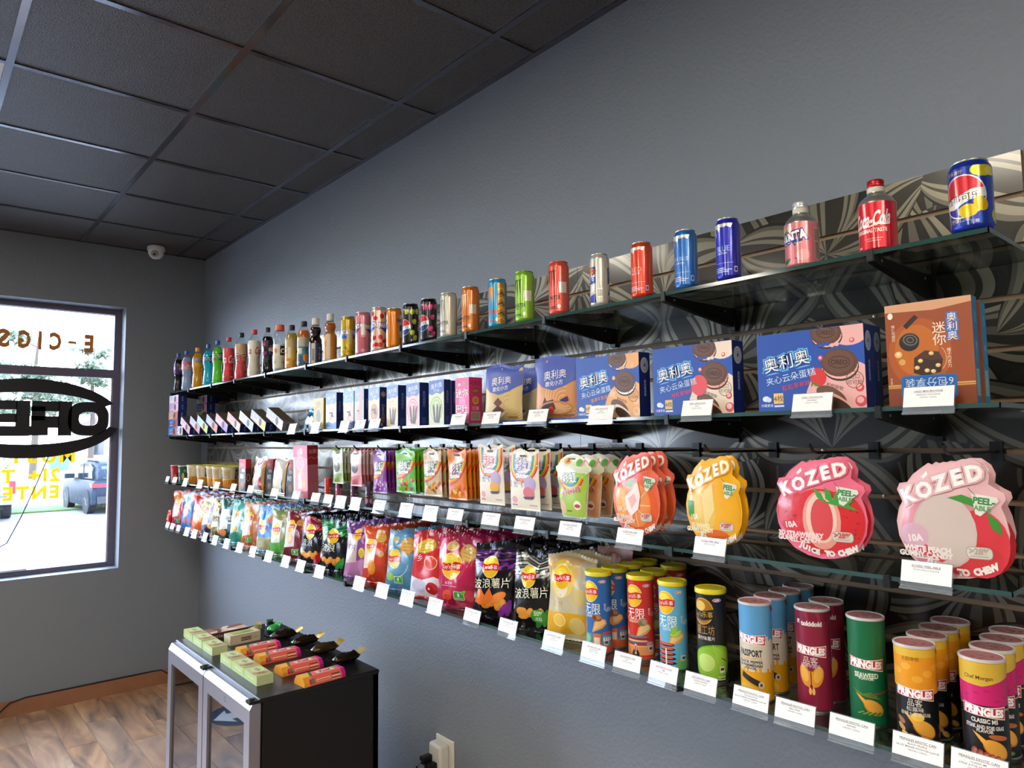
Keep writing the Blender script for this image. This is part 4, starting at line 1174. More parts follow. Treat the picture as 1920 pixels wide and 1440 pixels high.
for y, lab, base, words in ((1.131, 'red energy drink can with silver top corner', '#dd4326', ('RED', 'EDITION')), (.996, 'mid-blue energy drink can with silver top corner', '#2f70ba', ('SEA BLUE', 'EDITION')), (.88, 'deep ultramarine energy drink can with silver top corner', '#2a2fae', ('BLUE', 'EDITION'))):
    A = can_art(rb, hb); H = A.H; A.full(base)
    for x in (175, 355):
        if x < 300: A.poly([(x-110, H), (x-110, H*.62), (x-60, H*.68), (x-20, H*.80), (x+10, H*.92), (x+30, H*.95), (x+52, H*.91), (x+62, H)], '#dad6c6')
        A.text('Red Bull', x-34, H*.84, 30, base, bold=.06, width=96, rot=10)
        A.text(words[0], x+10, H*.52, 26 if len(words[0]) < 5 else 20, '#9fc1ea' if base != '#dd4326' else '#f2a08a', width=84 if len(words[0]) > 4 else 64)
        A.text(words[1], x+6, H*.43, 10, '#d8e2f0', width=50)
        A.rect(x-30, H*.24, x+60, H*.245, '#c9d6ea')
        for k, wd in enumerate((52, 84, 70)): A.rect(x-34, H*(.14-.035*k), x-34+wd, H*(.152-.035*k), '#dfe6f2')
        A.rrect(x+62, H*.06, x+80, H*.17, 3, '#dfe6ea').rect(x+65, H*.08, x+77, H*.15, base)
    drink_can(lab, y*q, hb, rb, base, A, neck=.82)

def bottle_can(label, y, h, r, col, capcol, art):
    t = thing('aluminium_bottle', label, 'bottle', (XF+r+.008, y, SHELF[0]), R(9), 'drink cans on the top shelf')
    autosmooth(MB().lathe([(r*.8, 0), (r*.9, .001), (r*.98, .006), (r, .012), (r, h*.66)], 32).build('body', mat(col, .26, .45), t), 50)
    autosmooth(MB().lathe([(r, h*.66), (r*.99, h*.675), (r*.86, h*.73), (r*.64, h*.775), (r*.5, h*.80), (r*.46, h*.82), (r*.46, h*.86)], 32, cap=False).build('shoulder', mat('#a9a9a4', .3, .8), t), 50)
    autosmooth(MB().lathe([(r*.46, h*.83), (r*.475, h*.84), (r*.475, h*.895), (r*.44, h*.90)], 28).build('neck_band', mat('#d9d4bd', .4), t), 50)
    c = MB().lathe([(r*.44, h*.895), (r*.455, h*.90), (r*.455, h*.925), (r*.43, h*.93), (r*.43, h*.945), (r*.45, h*.95), (r*.45, h*.99), (r*.42, h), (.001, h)], 28)
    autosmooth(c.build('screw_cap', mat(capcol, .3, .5), t), 40)
    lay_print('label_print', art, round_of(r, .006, h*.655-.006), t, TIN, ROUNDCUT, smooth=True)
r = .0325; h = .143*q
A = Art(360, (h*.655-.006)/(r*PI/180)); H = A.H; A.full('#dd8288')
x = 160
A.ell(x-20, H*.86, 26, 14, '#e8a08e').text('FANTA', x+2, H*.66, 34, '#f5f0f2', bold=.05, out='#3a2c6e', ow=.09, width=100, rot=8).poly([(x-52, H*.56), (x+44, H*.60), (x+12, H*.44), (x+4, H*.53)], '#3a3c86').ell(x-26, H*.80, 14, 6, '#3c9a44', rot=20).text('PEACH', x+24, H*.50, 7, '#c9e07a', width=26)
A.ell(x-22, H*.10, 18, 8, '#2f8a3c', rot=20).rect(x+10, H*.12, x+60, H*.15, '#9a4a9a').ell(x+40, H*.2, 24, 20, '#e39a9c')
A.rect(x+80, H*.10, x+122, H*.86, '#c9a39a')
for k in range(8): A.rect(x+84, H*(.80-.035*k), x+118, H*(.815-.035*k), '#5c2f3c')
for k in range(14): A.rect(x+86, H*(.12+.028*k), x+118, H*(.132+.028*k), '#3c2a2e')
bottle_can('pink aluminium soda bottle with silver cap and white lettering', .709*q, h, r, '#dd8288', '#cfd2d0', A)
A = Art(360, H); A.full('#d5212c')
x = 172
A.text('Coca-Cola', x, H*.64, 46, '#f3ece0', slant=.25, bold=.03, width=124, rot=3).line([(x-58, H*.49), (x-30, H*.53), (x-6, H*.47), (x+20, H*.52), (x+50, H*.50)], 4, '#f3ece0').text('ORIGINAL TASTE', x-4, H*.385, 12, '#f3e6dc', width=104, bold=.03).rect(x-20, H*.20, x+34, H*.22, '#e58a84').rect(x-16, H*.15, x+28, H*.17, '#e58a84').rect(x-50, H*.03, x-36, H*.07, '#efe6dc')
A.text('Coca-Cola', x+190, H*.6, 46, '#f3ece0', slant=.25, bold=.03, width=124)
bottle_can('red aluminium cola bottle with red screw cap', .555*q, .146*q, r, '#d5212c', '#b41c28', A)
r = .0325; h = .131*q
A = can_art(r, h); H = A.H; A.full('#1f3aa0')
x = 172
A.ell(x, H*.50, 66, 66, '#f1eee6').ell(x, H*.50, 62, 62, '#d52a35', a0=18, a1=186, n=24).ell(x, H*.50, 62, 62, '#25379a', a0=200, a1=366, n=24)
A.poly([(x-62, H*.42), (x-20, H*.47), (x+24, H*.60), (x+62, H*.62), (x+62, H*.46), (x+20, H*.42), (x-24, H*.30), (x-60, H*.34)], '#efeadf')
A.text('百事可乐', x-2, H*.475, 22, '#1a1a22', width=100, rot=5)
A.ell(x+14, H*.24, 26, 20, '#e7c21a').ell(x+48, H*.34, 18, 24, '#d9b318', rot=30).ell(x+58, H*.92, 34, 20, '#d3c020').ell(x+84, H*.9, 20, 14, '#e2d44a').ell(x+104, H*.14, 22, 22, '#b9b62a')
A.text('百事清柠', x-20, H*.93, 11, '#d9c94a', bold=.03).text('柠檬口味', x-10, H*.10, 13, '#d8cc9a', bold=.03).text('无糖', x+30, H*.05, 10, '#d9e2f4')
drink_can('large navy blue cola can with lemons and round logo, nearest can on the top shelf', .394*q, h, r, '#1f3aa0', A, neck=.82, metal=.5)
# ------------------------------------------------------------------ second shelf: cartons and pouches
Z2 = SHELF[1]
NAVY = '#1b2f6b'
rs = random.Random(21)
def cookie(a, x, y, r, top='#5b3a2a', cream='#f3ead8', rot=0, word='OREO'):
    a.ell(x+.06*r, y-.24*r, r, r*.82, '#3c251a', rot).ell(x+.04*r, y-.16*r, r*.97, r*.78, cream, rot).ell(x, y, r, r*.80, top, rot).ell(x-.05*r, y+.06*r, r*.86, r*.66, '#6b4732', rot)
    a.ring(x, y+.02*r, r*.6, r*.36, r*.05, '#3a241a', rot)
    if word: a.text(word, x, y+.02*r, r*.26, '#3a241a', rot=rot, bold=.03, width=r*.9)
def small_box_art(W, H, bg, blob, words=('奥利奥',), ck='#4b3226', alt=None):
    a = Art(W, H); a.full(bg).ell(W*.80, H*.30, W*.34, H*.62, blob)
    if alt: a.poly([(0, 0), (W*.35, 0), (W*.2, H), (0, H)], alt)
    a.ell(W*.66, H*.50, H*.36, H*.40, '#2e1d16').ell(W*.64, H*.52, H*.33, H*.37, ck)
    a.text(words[0], W*.28, H*.66, H*.30, '#ffffff', bold=.05, out='#3a6ad0', ow=.08, rot=8)
    a.rect(W*.12, H*.24, W*.42, H*.34, '#f3e9f2')
    return a
def navy_side(W, H, wd='OREO', vert=False):
    a = Art(W, H); a.full(NAVY)
    if vert: a.text('奥利奥威化', W*.5, H*.62, W*.28, '#8fa6dc', vert=True).rect(W*.25, H*.05, W*.75, H*.20, '#3a4d8c')
    else: a.ell(W*.5, H*.5, W*.10, H*.30, '#9db4e8').ell(W*.52, H*.5, W*.06, H*.22, NAVY)
    return a
# two towers of flat biscuit cartons at the window end
cols = [('#e9dfe6', '#f2b9c6'), ('#e3a9c9', '#f7c6d0'), ('#e8b48a', '#d9744a'), ('#4f86c9', '#e07a3a'), ('#3a6ab8', '#b9533a')]
pos = ['bottom', 'second from the bottom', 'middle', 'fourth from the bottom', 'top']
desc = [('blue carton with orange cookie print', 'blue carton with rust print', 'peach carton with dark cookie print', 'pink carton with cookie print', 'white carton with three small cookie prints'),
        ('navy carton', 'white carton', 'green carton with dark print', 'blue carton with pink print', 'pale pink carton with folded print')]
tower_cols = [[cols[3], cols[4], cols[2], cols[1], cols[0]], [('#33508f', '#7a9ad0'), ('#e3e0e2', '#8fa0c0'), ('#c3cf5a', '#5a3b22'), ('#2f63b4', '#e79ab4'), ('#eedfe2', '#e79ab0')]]
hb5 = .0533
for ti, (x0, y0) in enumerate(((1.340, 4.995), (1.50, 4.935))):
    for k in range(5):
        bg, bl = tower_cols[ti][k]
        carton('biscuit_carton', '%s, %s of the %s tower of five cartons' % (desc[ti][k], pos[k], ('front', 'rear')[ti]), 'biscuit box', (x0+.027+rs.uniform(-.0015, .0015), y0+rs.uniform(-.003, .003), Z2+hb5*k), .205, .054, hb5-.0014,
               (bg, NAVY, '#3a4670'), small_box_art(20, 5.2, bg, bl), navy_side(5.4, 5.2), group='towers of biscuit cartons')
carton('biscuit_carton', 'white and blue carton turned toward the room at the foot of the front tower', 'biscuit box', (1.362, 4.842, Z2), .085, .05, .058, ('#ece9ea', NAVY, '#c9ccd8'), small_box_art(16, 5.8, '#ece9ea', '#d9c3b0', alt='#8f8fd8'), navy_side(4.5, 5.8), rz=R(10))
# nine cartons shingled against each other
NR = [4.634, 4.438, 4.295, 4.126, 3.960, 3.768, 3.584, 3.421, 3.213]
SH = [('pale pink', '#f0c3cc', '#e9a3b4', None), ('lilac and coral', '#c9bfe6', '#f0898c', None), ('pale blue and lime', '#b9d3f0', '#cfd94a', None), ('violet and orange', '#a9a9e6', '#ef8a5a', None), ('pink and purple', '#f2b9c2', '#a78ad6', '#f0a3b0'),
      ('salmon', '#f0a58c', '#f2c3a6', None), ('white and blue', '#dfe9f6', '#b9c9ea', None), ('lavender and yellow', '#b3aee0', '#e9c94a', None), ('blue-violet and grey', '#b4b4e6', '#cfc9d6', None)]
th = 21
for k, (yn, (nm, bg, bl, alt)) in enumerate(zip(NR, SH)):
    w = .205
    c, s = math.cos(R(th)), math.sin(R(th))
    top = Art(5.5, 20.5).full('#4a4332' if k in (0, 6, 7, 8) else ('#3c4152' if k in (1, 3) else '#5e4234')).ell(2.7, 8, 2, 4.5, '#6f6a4a').ell(2.7, 14, 1.8, 3, '#2f2a26')
    carton('biscuit_carton', '%s biscuit carton leaning in the shingled row, %s from the window' % (nm, ['first', 'second', 'third', 'fourth', 'fifth', 'sixth', 'seventh', 'eighth', 'last'][k]), 'biscuit box', (1.337+.029, yn+w/2*c, Z2+w/2*s+.0012), w, .057, .048, (bg, NAVY if k < 8 else '#7c8288', '#5c5444'),
           small_box_art(20.5, 4.8, bg, bl, alt=alt), navy_side(5.7, 4.8) if k < 8 else Art(5.7, 4.8).full('#83888c').ring(2.8, 2.2, .8, 1.4, .3, '#2c3034').rect(2.2, 3.8, 3.4, 4.2, '#c9c9c6'), rx=R(th), group='shingled biscuit cartons', tuck=False)
A = Art(19, 8); A.full('#e9f0f2').poly([(0, 0), (6, 0), (9, 8), (0, 8)], '#2f86b8').text('CHIPS', 8, 5, 2.6, '#123a6a', bold=.08, rot=20).ell(13, 3.5, 3.4, 2.4, '#f7fbfc').ell(8.5, 2, 1.8, 1.8, '#4a3a30').ell(15, 2, 1.6, 1.2, '#8a6a50').text('COOKIE', 14, 5.6, 1.4, '#1d5a9a', bold=.05, rot=-16)
soft_bag('cookie_pouch', 'small blue and white shiny cookie pouch lying against the shelf, beside the gold box', 'cookie pouch', (1.372, 2.985, Z2+.0065), .15, .082, .035, '#2f8ab4', A, seed=5, m=mat('#2f8ab4', .22, .1, bump=.3, bscale=40), ry=R(18))

def wafer_art(bg, top, mid, kind):
    a = Art(9, 15.5); a.full(bg)
    a.poly([(0, 15.5), (9, 15.5), (9, 11.6), (7, 10.6), (4.5, 11.2), (2, 10.4), (0, 11)], top)
    a.text('奥利奥', 4.6, 13.6, 1.7, '#ffffff', bold=.05, out='#3f78d8', ow=.08, width=6.6, rot=6).text('可可棒', 4.6, 11.9, 1.0, '#f5ecd0', bold=.04)
    if kind == 'roll':
        a.ring(4.5, 5.6, 3.7, 4.3, .35, mid).ring(4.5, 5.6, 2.6, 3.2, .3, mid)
        for dx, rt in ((-.9, 12), (.5, -6), (1.7, -18)):
            c, t = math.cos(R(90+rt)), math.sin(R(90+rt))
            a.line([(4.4+dx-2.6*c*.4, .8), (4.4+dx+3*c, .8+6.2*t)], 1.1, '#4a2e22').ell(4.4+dx+3*c, .8+6.2*t, .62, .45, mid).ell(4.4+dx+3*c, .8+6.2*t, .3, .2, '#2c1a12')
    else:
        a.poly([(0, 0), (9, 0), (9, 3.2), (6, 2.4), (3, 3.4), (0, 2.6)], '#4f7fc4').ell(4.8, 6, 2.9, 3.3, mid).poly([(3, 4.4), (5.6, 7.8), (6.8, 5.2)], '#6b4030').ell(4.2, 4.6, 1.2, 1.0, '#d9a58a').rect(2.8, 6.6, 6, 7.3, '#5a3526')
    a.rect(1, .5, 4, 1.0, '#e9e2d2')
    return a
def box2(lab, y, w, d, h, bg, art, sidecol=NAVY, sart=None, x=None, group='wafer cartons on the second shelf', topc='#4d6fb0', rz=0, name='wafer_carton'):
    return carton(name, lab, 'biscuit box', ((x or 1.349)+d/2, y*q, Z2), w*q, d, h*q, (bg, sidecol, topc), art, sart or navy_side(d*100, h*100, vert=True), rz=rz, group=group)
A = Art(9.5, 13.5); A.full('#cdb355').ell(4.7, 5.6, 3.0, 4.2, '#e8d68c').ell(4.7, 5.6, 2.3, 3.3, '#8a8074').ring(4.7, 5.6, 3.2, 4.4, .3, '#b08f2a').text('奥利奥', 4.8, 11.4, 1.7, '#f6efcf', bold=.05, out='#a48a3a', ow=.08, rot=8)
box2('gold carton with an oval cookie print, shorter than the wafer cartons beside it', 2.968, .099, .04, .141, '#cdb355', A, '#b4942e', Art(4, 13.5).full('#b4942e').rect(1.4, .8, 2.8, 3.4, '#8f8372'), topc='#e0cf86')
box2('peach and blue wafer carton standing next to the gold carton', 2.845, .100, .03, .158, '#f0c79c', wafer_art('#f3cda4', '#7aa2dc', '#f0d7b8', 'w'))
box2('pink-peach wafer carton, second from the gold carton', 2.684, .088, .026, .156, '#e9b6a4', wafer_art('#eebfab', '#86aee0', '#f2cdbf', 'w'))
box2('blue and peach wafer carton with a wafer stick print, third from the gold carton', 2.594, .078, .026, .159, '#8fb0de', wafer_art('#b9c7e2', '#86aee0', '#e9b08a', 'w').rect(4.6, 3, 7.6, 15.5, '#d9a082'))
A = Art(3.2, 15.8); A.full(NAVY).text('OREO', 1.6, 6.5, 1.2, '#c9b48a', vert=True)
for k in range(8): A.line([(1.6, 13), (1.6+1.2*math.cos(k*PI/4), 13+1.2*math.sin(k*PI/4))], .35, '#c9a86a')
A.rect(1, 2, 2.2, 4, '#8a5a3a').rect(.6, .6, 1.4, 1.6, '#c9c3b4')
box2('cream and blue wafer carton with a nut print and star on its side', 2.474, .087, .032, .158, '#e9cfa0', wafer_art('#ead3a8', '#7aa2dc', '#c99a6a', 'w'), NAVY, A)
box2('cream wafer roll carton with caramel rings', 2.335, .082, .040, .157, '#ecdcb0', wafer_art('#ecdcb4', '#6f93cf', '#dcb36a', 'roll'), topc='#6c7fb6')
box2('pink wafer roll carton with strawberry rings', 2.191, .089, .038, .157, '#f0c3bb', wafer_art('#f2c7be', '#6f86c4', '#d8597a', 'roll'))
box2('wafer roll carton, the one behind the pink rings carton', 2.191, .089, .030, .157, '#f0c3bb', None, x=1.391)
box2('green wafer roll carton with matcha swirl', 2.04, .092, .028, .157, '#cdd7a0', wafer_art('#d6ddac', '#4f6fb8', '#8fae4a', 'roll'))
box2('wafer roll carton, the one behind the green matcha carton', 2.04, .092, .026, .154, '#cdd7a0', None, x=1.379)
A = Art(7.4, 15.4); A.full('#e4568c').ell(3.7, 7.4, 1.8, 2.0, '#ef8ab2').poly([(0, 0), (7.4, 0), (7.4, 3), (0, 1.6)], '#d53f78')
A.text('迷你', 3.6, 10.4, 2.9, '#ffffff', bold=.06, out='#c12c66', ow=.06).text('巴吐', 3.6, 5.0, 2.9, '#ffffff', bold=.06, out='#c12c66', ow=.06).ell(4.6, 13.6, 1, .7, '#b98a9a').ell(2.2, 13.2, .8, .5, '#f6c3d4').rect(.6, .6, 2.6, 1.1, '#f6d3df')
B = Art(5.3, 15.4); B.full('#d93a72').text('巧克力', 2.6, 13.6, 1.2, '#3a1a22', bold=.08).ell(2.6, 11, 1.2, 1.1, '#8a5a2a').text('迷你', 2.6, 11, .9, '#e2b23a').ell(2.6, 7.8, 1.3, 1.3, '#e8b53a').ell(2.6, 7.8, .9, .9, '#c9821f').text('亿滋', 2.6, 5.2, 1.2, '#f6dfe6', bold=.05).rect(.8, 1.2, 4.4, 4.0, '#d9c39a')
for k in range(9): B.rect(1.0+.36*k, 1.4, 1.18+.36*k, 3.8, '#3a2a2a')
box2('hot pink carton with big white characters and brown sun on its side', 1.889, .076, .053, .154, '#e4568c', A, '#d93a72', B, topc='#e890ae', name='candy_carton')

def pouch_art(top, base, picture, swirl):
    a = Art(15, 16); a.full(base)
    for k in range(6): a.ring(12-k*.2, 6-k*.3, 7.6-1.1*k, 6.2-.9*k, .35, swirl, rot=-20, a0=100, a1=330)
    a.poly([(0, 16), (15, 16), (15, 10.6), (11, 8.6), (7, 7.6), (3.2, 8.6), (0, 10.8)], top)
    a.text('奥利奥', 7.4, 12.0, 2.3, '#fff6dc', bold=.06, out='#2f55b8', ow=.09, rot=5).text('脆化小方', 7.4, 9.6, 1.35, '#ffffff', bold=.05, rot=5)
    if picture == 'cube':
        a.poly([(5, 5.2), (6.8, 6.8), (8.6, 5.2), (6.8, 3.8)], '#6b3a2a').poly([(4.2, 2.8), (6.8, 4.4), (9.4, 2.8), (6.8, 1.0)], '#54291d').poly([(4.2, 2.8), (6.8, 1.4), (9.4, 2.8), (9.4, 2.0), (6.8, .5), (4.2, 2.0)], '#e9dcc4').ring(9.8, 3, 1.2, 1.2, .12, '#b99a6a')
    else:
        a.poly([(2.6, 2.2), (4.4, 5.8), (5.0, 4.6), (7.4, 5.0), (8.0, 2.4), (5, 1.4)], '#4a2618').ell(6.4, 2.2, 1.0, .9, '#cf3b2a').poly([(9.6, 4.8), (12, 5.8), (12.4, 4.6), (10.2, 3.8)], '#3a3470').ring(8, 2.6, 5.6, 2.0, .5, '#c98a5a')
    a.rect(10, .5, 13.6, 1.0, '#a8824a')
    return a
for lab, x, y, art, base, sd in (('cream and blue stand-up pouch with a chocolate cube print, front one', 1.362, 1.692, pouch_art('#4f62b4', '#dcc184', 'cube', '#cfae6a'), '#4f62b4', 3), ('cream and blue stand-up pouch, tucked behind the front cube pouch', 1.442, 1.688, pouch_art('#4f62b4', '#cdb98e', 'cube', '#bfa77a'), '#4f62b4', 8),
        ('orange and blue stand-up pouch with melted chocolate print', 1.358, 1.446, pouch_art('#4f62b4', '#dd9a5e', 'melt', '#e8b98a'), '#4f62b4', 11), ('orange and blue stand-up pouch behind the melted chocolate pouch', 1.404, 1.432, pouch_art('#4254a0', '#8a6a4c', 'melt', '#a98460'), '#4254a0', 14)):
    soft_bag('stand_up_pouch', lab, 'snack pouch', (x, y*q, Z2+.0065), .146, .158, .030, base, art, seed=sd, m=mat(base, .4, bump=.06, bscale=20), film=print_mat('printed_matte_film', .4, bump=.06, bscale=20), ry=R(3), rz=R(11), group='pouches on the second shelf', crumple=.05, pinch=.03, bottom=.5, nu=12, nv=14)

def cake_art(blob, cream, fruit, flav, fcol):
    a = Art(22, 16.4); a.full('#2350a8')
    a.ell(19.4, 16.2, 4.3, 3.8, blob).ell(18.0, 1.6, 7.8, 8.0, blob)
    a.ell(17.6, 1.8, 7.2, 7.2, blob)
    # bitten cookie, whole cookie, falling cookie
    cookie(a, 14.8, 15.4, 3.1, '#5e3d2c', cream, rot=-8, word='OREO')
    for k in range(6): a.ell(12.4+k*.9, 13.0-.12*abs(k-2)+.25*(k % 2), .5, .4, '#2350a8' if k < 4 else blob)
    cookie(a, 17.2, 9.2, 3.5, '#5e3d2c', cream, rot=-6)
    a.ell(15.4, 2.6, 3.3, 1.7, '#6f4c34', rot=-32).ell(16.2, 1.5, 3.2, 1.3, cream, rot=-32).ell(16.6, .8, 3.2, 1.2, '#4a2f22', rot=-32)
    if fruit == 'straw': a.ell(13.0, 6.6, 1.6, 1.9, '#d8342f', rot=20).poly([(11.6, 5.6), (11.2, 6.4), (12.2, 5.4), (11.4, 4.6)], '#3f8a3a').poly([(12, 4.9), (12.6, 5.4), (13.2, 4.6)], '#3f8a3a')
    elif fruit == 'peach': a.ell(13.2, 6.8, 2.2, 2.4, '#e0545c')
    else: a.poly([(12.2, 6.6), (13, 7.6), (13.6, 6.8), (14.4, 7), (13.8, 6.2), (14, 5.2), (13, 5.8), (12.2, 5.4)], '#f0c79a')
    for x, y, r in ((13.6, 10.4, .5), (19.8, 13.4, .5), (20.9, 4, .8), (21, 1.4, 1.1), (11.6, 2.2, .25)): a.ell(x, y, r, r, fcol if r > .45 else blob).ell(x-.12*r, y+.2*r, r*.6, r*.6, blob)
    a.text('奥利奥', 6.4, 10.4, 2.9, '#fbf6e4', bold=.07, out='#5fb4f2', ow=.125, rot=9).text('奥利奥', 6.4, 10.4, 2.9, '#fdf8e8', bold=.07, out='#173a8c', ow=.05, rot=9)
    a.text('夹心云朵蛋糕', 7.2, 7.1, 1.55, '#cfe6f6', bold=.05, rot=9).text(flav, 8.4, 5.2, 1.05, fcol if flav[0] != '香' else '#e8a04a', bold=.04, rot=9)
    a.ring(20.0, 5.6, 1.7, 1.7, .14, '#7a5a4a').text('进口', 20.0, 6.2, .85, '#5a3d2e').text('可可粉', 20.0, 5.1, .85, '#5a3d2e').text('松松软软', 16.2, 4.5, .75, '#3c2a20', rot=-20)
    a.rect(3.4, 1.6, 5.5, 3.8, '#eec06a').text('4枚', 4.45, 2.7, 1.25, '#1a2a5a', bold=.03).rect(3.5, .9, 5.6, 1.3, '#d5e0f2')
    a.ell(1.7, 2.7, .8, .6, '#e8eef8').ell(2.3, 2.5, .6, .5, '#d5e0f2').text('冷藏更佳', 1.9, 1.3, .6, '#e8eef8', bold=.03)
    return a
def cake_side():
    a = Art(4.2, 16.4); a.full('#16286c').ell(2.1, 13.2, 1.5, 2.0, '#b9bcc0').ring(2.1, 13.2, 1.1, 1.5, .12, '#7f868f').ring(2.1, 13.2, .75, 1.0, .12, '#7f868f').ell(2.1, 13.2, .32, .5, '#2350a8')
    a.text('奥利奥蛋糕', 2.2, 7.4, .75, '#c3cce0', vert=True)
    return a
G = 'cake cartons on the second shelf'
for lab, y, x, w, d, blob, cream, fr, fl, fc, tp in (('blue cake carton with orange circle and vanilla cream cookies', 1.249, 1.349, .221, .042, '#eeb06e', '#f6f0e2', 'van', '香草牛乳味', '#f0cf9a', 1), ('blue cake carton with cream circle and red peach cookies', .983, 1.349, .222, .044, '#ecd9c4', '#f0a68c', 'peach', '轻粒蜜桃味', '#e0545c', 1),
        ('blue cake carton with pink circle and strawberry cookies, front one', .697, 1.349, .227, .036, '#eeb3ad', '#f2b4a8', 'straw', '粒粒草莓味', '#d94a50', 1), ('blue cake carton hidden behind the strawberry cake carton', .697, 1.388, .227, .036, '#eeb3ad', '#f2b4a8', 'straw', '粒粒草莓味', '#d94a50', 0)):
    carton('cake_carton', lab, 'cake box', (x+d/2, y*q, Z2), w*q, d, .165*q, ('#2350a8', '#16286c', '#3a62b4'), cake_art(blob, cream, fr, fl, fc) if tp else None, cake_side(), group=G)
# brown and blue brownie cartons
A = Art(14, 18.6); A.full('#9a4a22').poly([(0, 18.6), (14, 18.6), (14, 17.6), (8, 16.9), (0, 17.3)], '#d9a27a').ell(5.5, 9.5, 5.2, 6.2, '#b0581f').ell(5.0, 10, 3.6, 4.6, '#c26a1c')
A.poly([(3.0, 14.6), (5.0, 16.4), (5.6, 15.8), (3.6, 13.9)], '#2a1c18').ell(3.9, 11.5, 1.7, 1.6, '#1d1817', rot=-20).ell(4.1, 11.9, 1.55, 1.25, '#2c2826', rot=-20).ring(4.1, 11.9, 1.2, .95, .12, '#8a8478', rot=-20).ring(4.1, 11.9, .6, .5, .1, '#8a8478', rot=-20)
A.poly([(4.6, 8.6), (6.4, 9.8), (8.6, 9.4), (9.2, 8.0), (8.8, 5.8), (6.2, 5.2), (4.4, 5.9)], '#3a2118').poly([(4.6, 8.6), (6.4, 9.8), (8.6, 9.4), (9.2, 8.0), (7.4, 8.0)], '#4e2d1f')
for x, y in ((7.4, 9.2), (5.6, 8.0), (6.6, 6.2), (8.4, 7.0), (5.0, 6.8), (7.6, 6.0)): A.ell(x, y, .42, .36, '#dcb66a').ell(x-.05, y+.08, .26, .2, '#f0d494')
A.ell(2.0, 9.4, .65, .6, '#e3bd78').ell(2.6, 8.0, .55, .55, '#d9a860').ell(2.0, 9.5, .3, .3, '#f6e2b0')
A.text('迷你', 8.8, 12.6, 1.9, '#f3ead6', bold=.03, vert=True).text('奥利奥', 10.9, 13.6, 1.45, '#fbf6e6', bold=.06, out='#3f7ad0', ow=.14, vert=True).text('榛子巧克力', 10.2, 8.2, .62, '#f3dfc0', vert=True).ring(8.4, 8.2, 1.4, 2.2, .1, '#e0b98a', a0=-60, a1=60)
A.rect(0, 3.3, 14, 3.9, '#d6a650').rect(0, 3.5, 14, 3.62, '#8a4a1c').rect(0, 0, 14, 3.1, '#87401f').rrect(2.2, 1.2, 11.2, 5.4, .6, '#1f6aae').rrect(2.6, 1.4, 10.8, 5.2, .5, '#1a5fa4').text('6包分享装', 6.8, 4.1, 1.5, '#cfe0ee', bold=.05, rot=180)
A.ell(.9, 16.6, .45, .6, '#f3ead6').text('榛仁布朗尼', 1.3, 13.4, .55, '#efd9c0', vert=True).text('净含量', .6, 4.6, .35, '#e9cdb0', vert=True)
S1 = Art(2.8, 18.6); S1.full('#1577a6').text('奥利奥', 1.6, 15, .55, '#9fd3e6', vert=True).rect(1.0, 7, 2.0, 11, '#2f8ab4').text('迷你', 1.4, 10, .5, '#bfe3ee', vert=True).rect(.5, 1.4, 2.2, 6.0, '#8fb9b4')
for k in range(9): S1.rect(.7, 1.7+.45*k, 2.0, 1.9+.45*k, '#6f9c9a')
for lab, x, fr in (('brown and blue hazelnut brownie carton, front one, nearest on the second shelf', 1.349, A), ('blue-sided brownie carton standing right behind the front brownie carton', 1.379, None)):
    carton('brownie_carton', lab, 'cake box', (x+.014, .452-.004*(x > 1.36), Z2), .137, .028, .183 if fr else .176, ('#9a4a22', '#1577a6', '#c98a5c'), fr, S1, group='brownie cartons at the near end', rz=R(1.5))

# ------------------------------------------------------------------ third shelf: cups, pouches, hanging sweets
Z3 = SHELF[2]
def cup(label, x, y, rt, rb, h, col, lidc, art=None, group='snack cups on the third shelf', fill=None):
    t = thing('snack_cup', label, 'cup', (x, y, Z3), 0, group)
    autosmooth(MB().lathe([(rb*.96, 0), (rb, .002), (rt, h-.006), (rt, h-.004)], 28).build('cup_wall', mat(col, .4), t), 50)
    autosmooth(MB().lathe([(rt+.001, h-.006), (rt+.0028, h-.005), (rt+.0028, h-.002), (rt+.001, h), (rt*.9, h-.001), (.001, h-.001)], 28).build('lid', mat(lidc, .3), t), 40)
    if art:
        def sf(u, v, e):
            r = rb+(rt-rb)*v+e+.0003; c_, s_ = round_uv(u)
            return (-r*c_, -r*s_, .002+(h-.01)*v)
        lay_print('wrap_print', art, sf, t, SLEEVE, ROUNDCUT, smooth=True)
    return t
A = Art(360, 190)
A.full('#c42a2e')
for x in (180, 300, 60): A.rect(x-30, 110, x+10, 170, '#d8504a').rect(x+20, 60, x+50, 165, '#d1625c').ell(x-40, 60, 20, 30, '#e08a4a')
cup('small red cup with clear lid, farthest on the third shelf', 1.355, 4.975, .0275, .022, .106, '#c42a2e', '#c9ccc9', A)
A = Art(360, 190); A.full('#1f5a44')
for x in (180, 300, 60): A.text('蔬菜', x, 140, 34, '#cfe0c0', bold=.03).ell(x-44, 70, 18, 44, '#d9c35a').text('脆', x+10, 50, 30, '#e3e9c9')
cup('small dark green cup beside the small red cup', 1.355, 4.805, .0275, .022, .106, '#1f5a44', '#c9ccc9', A)
cupart = []
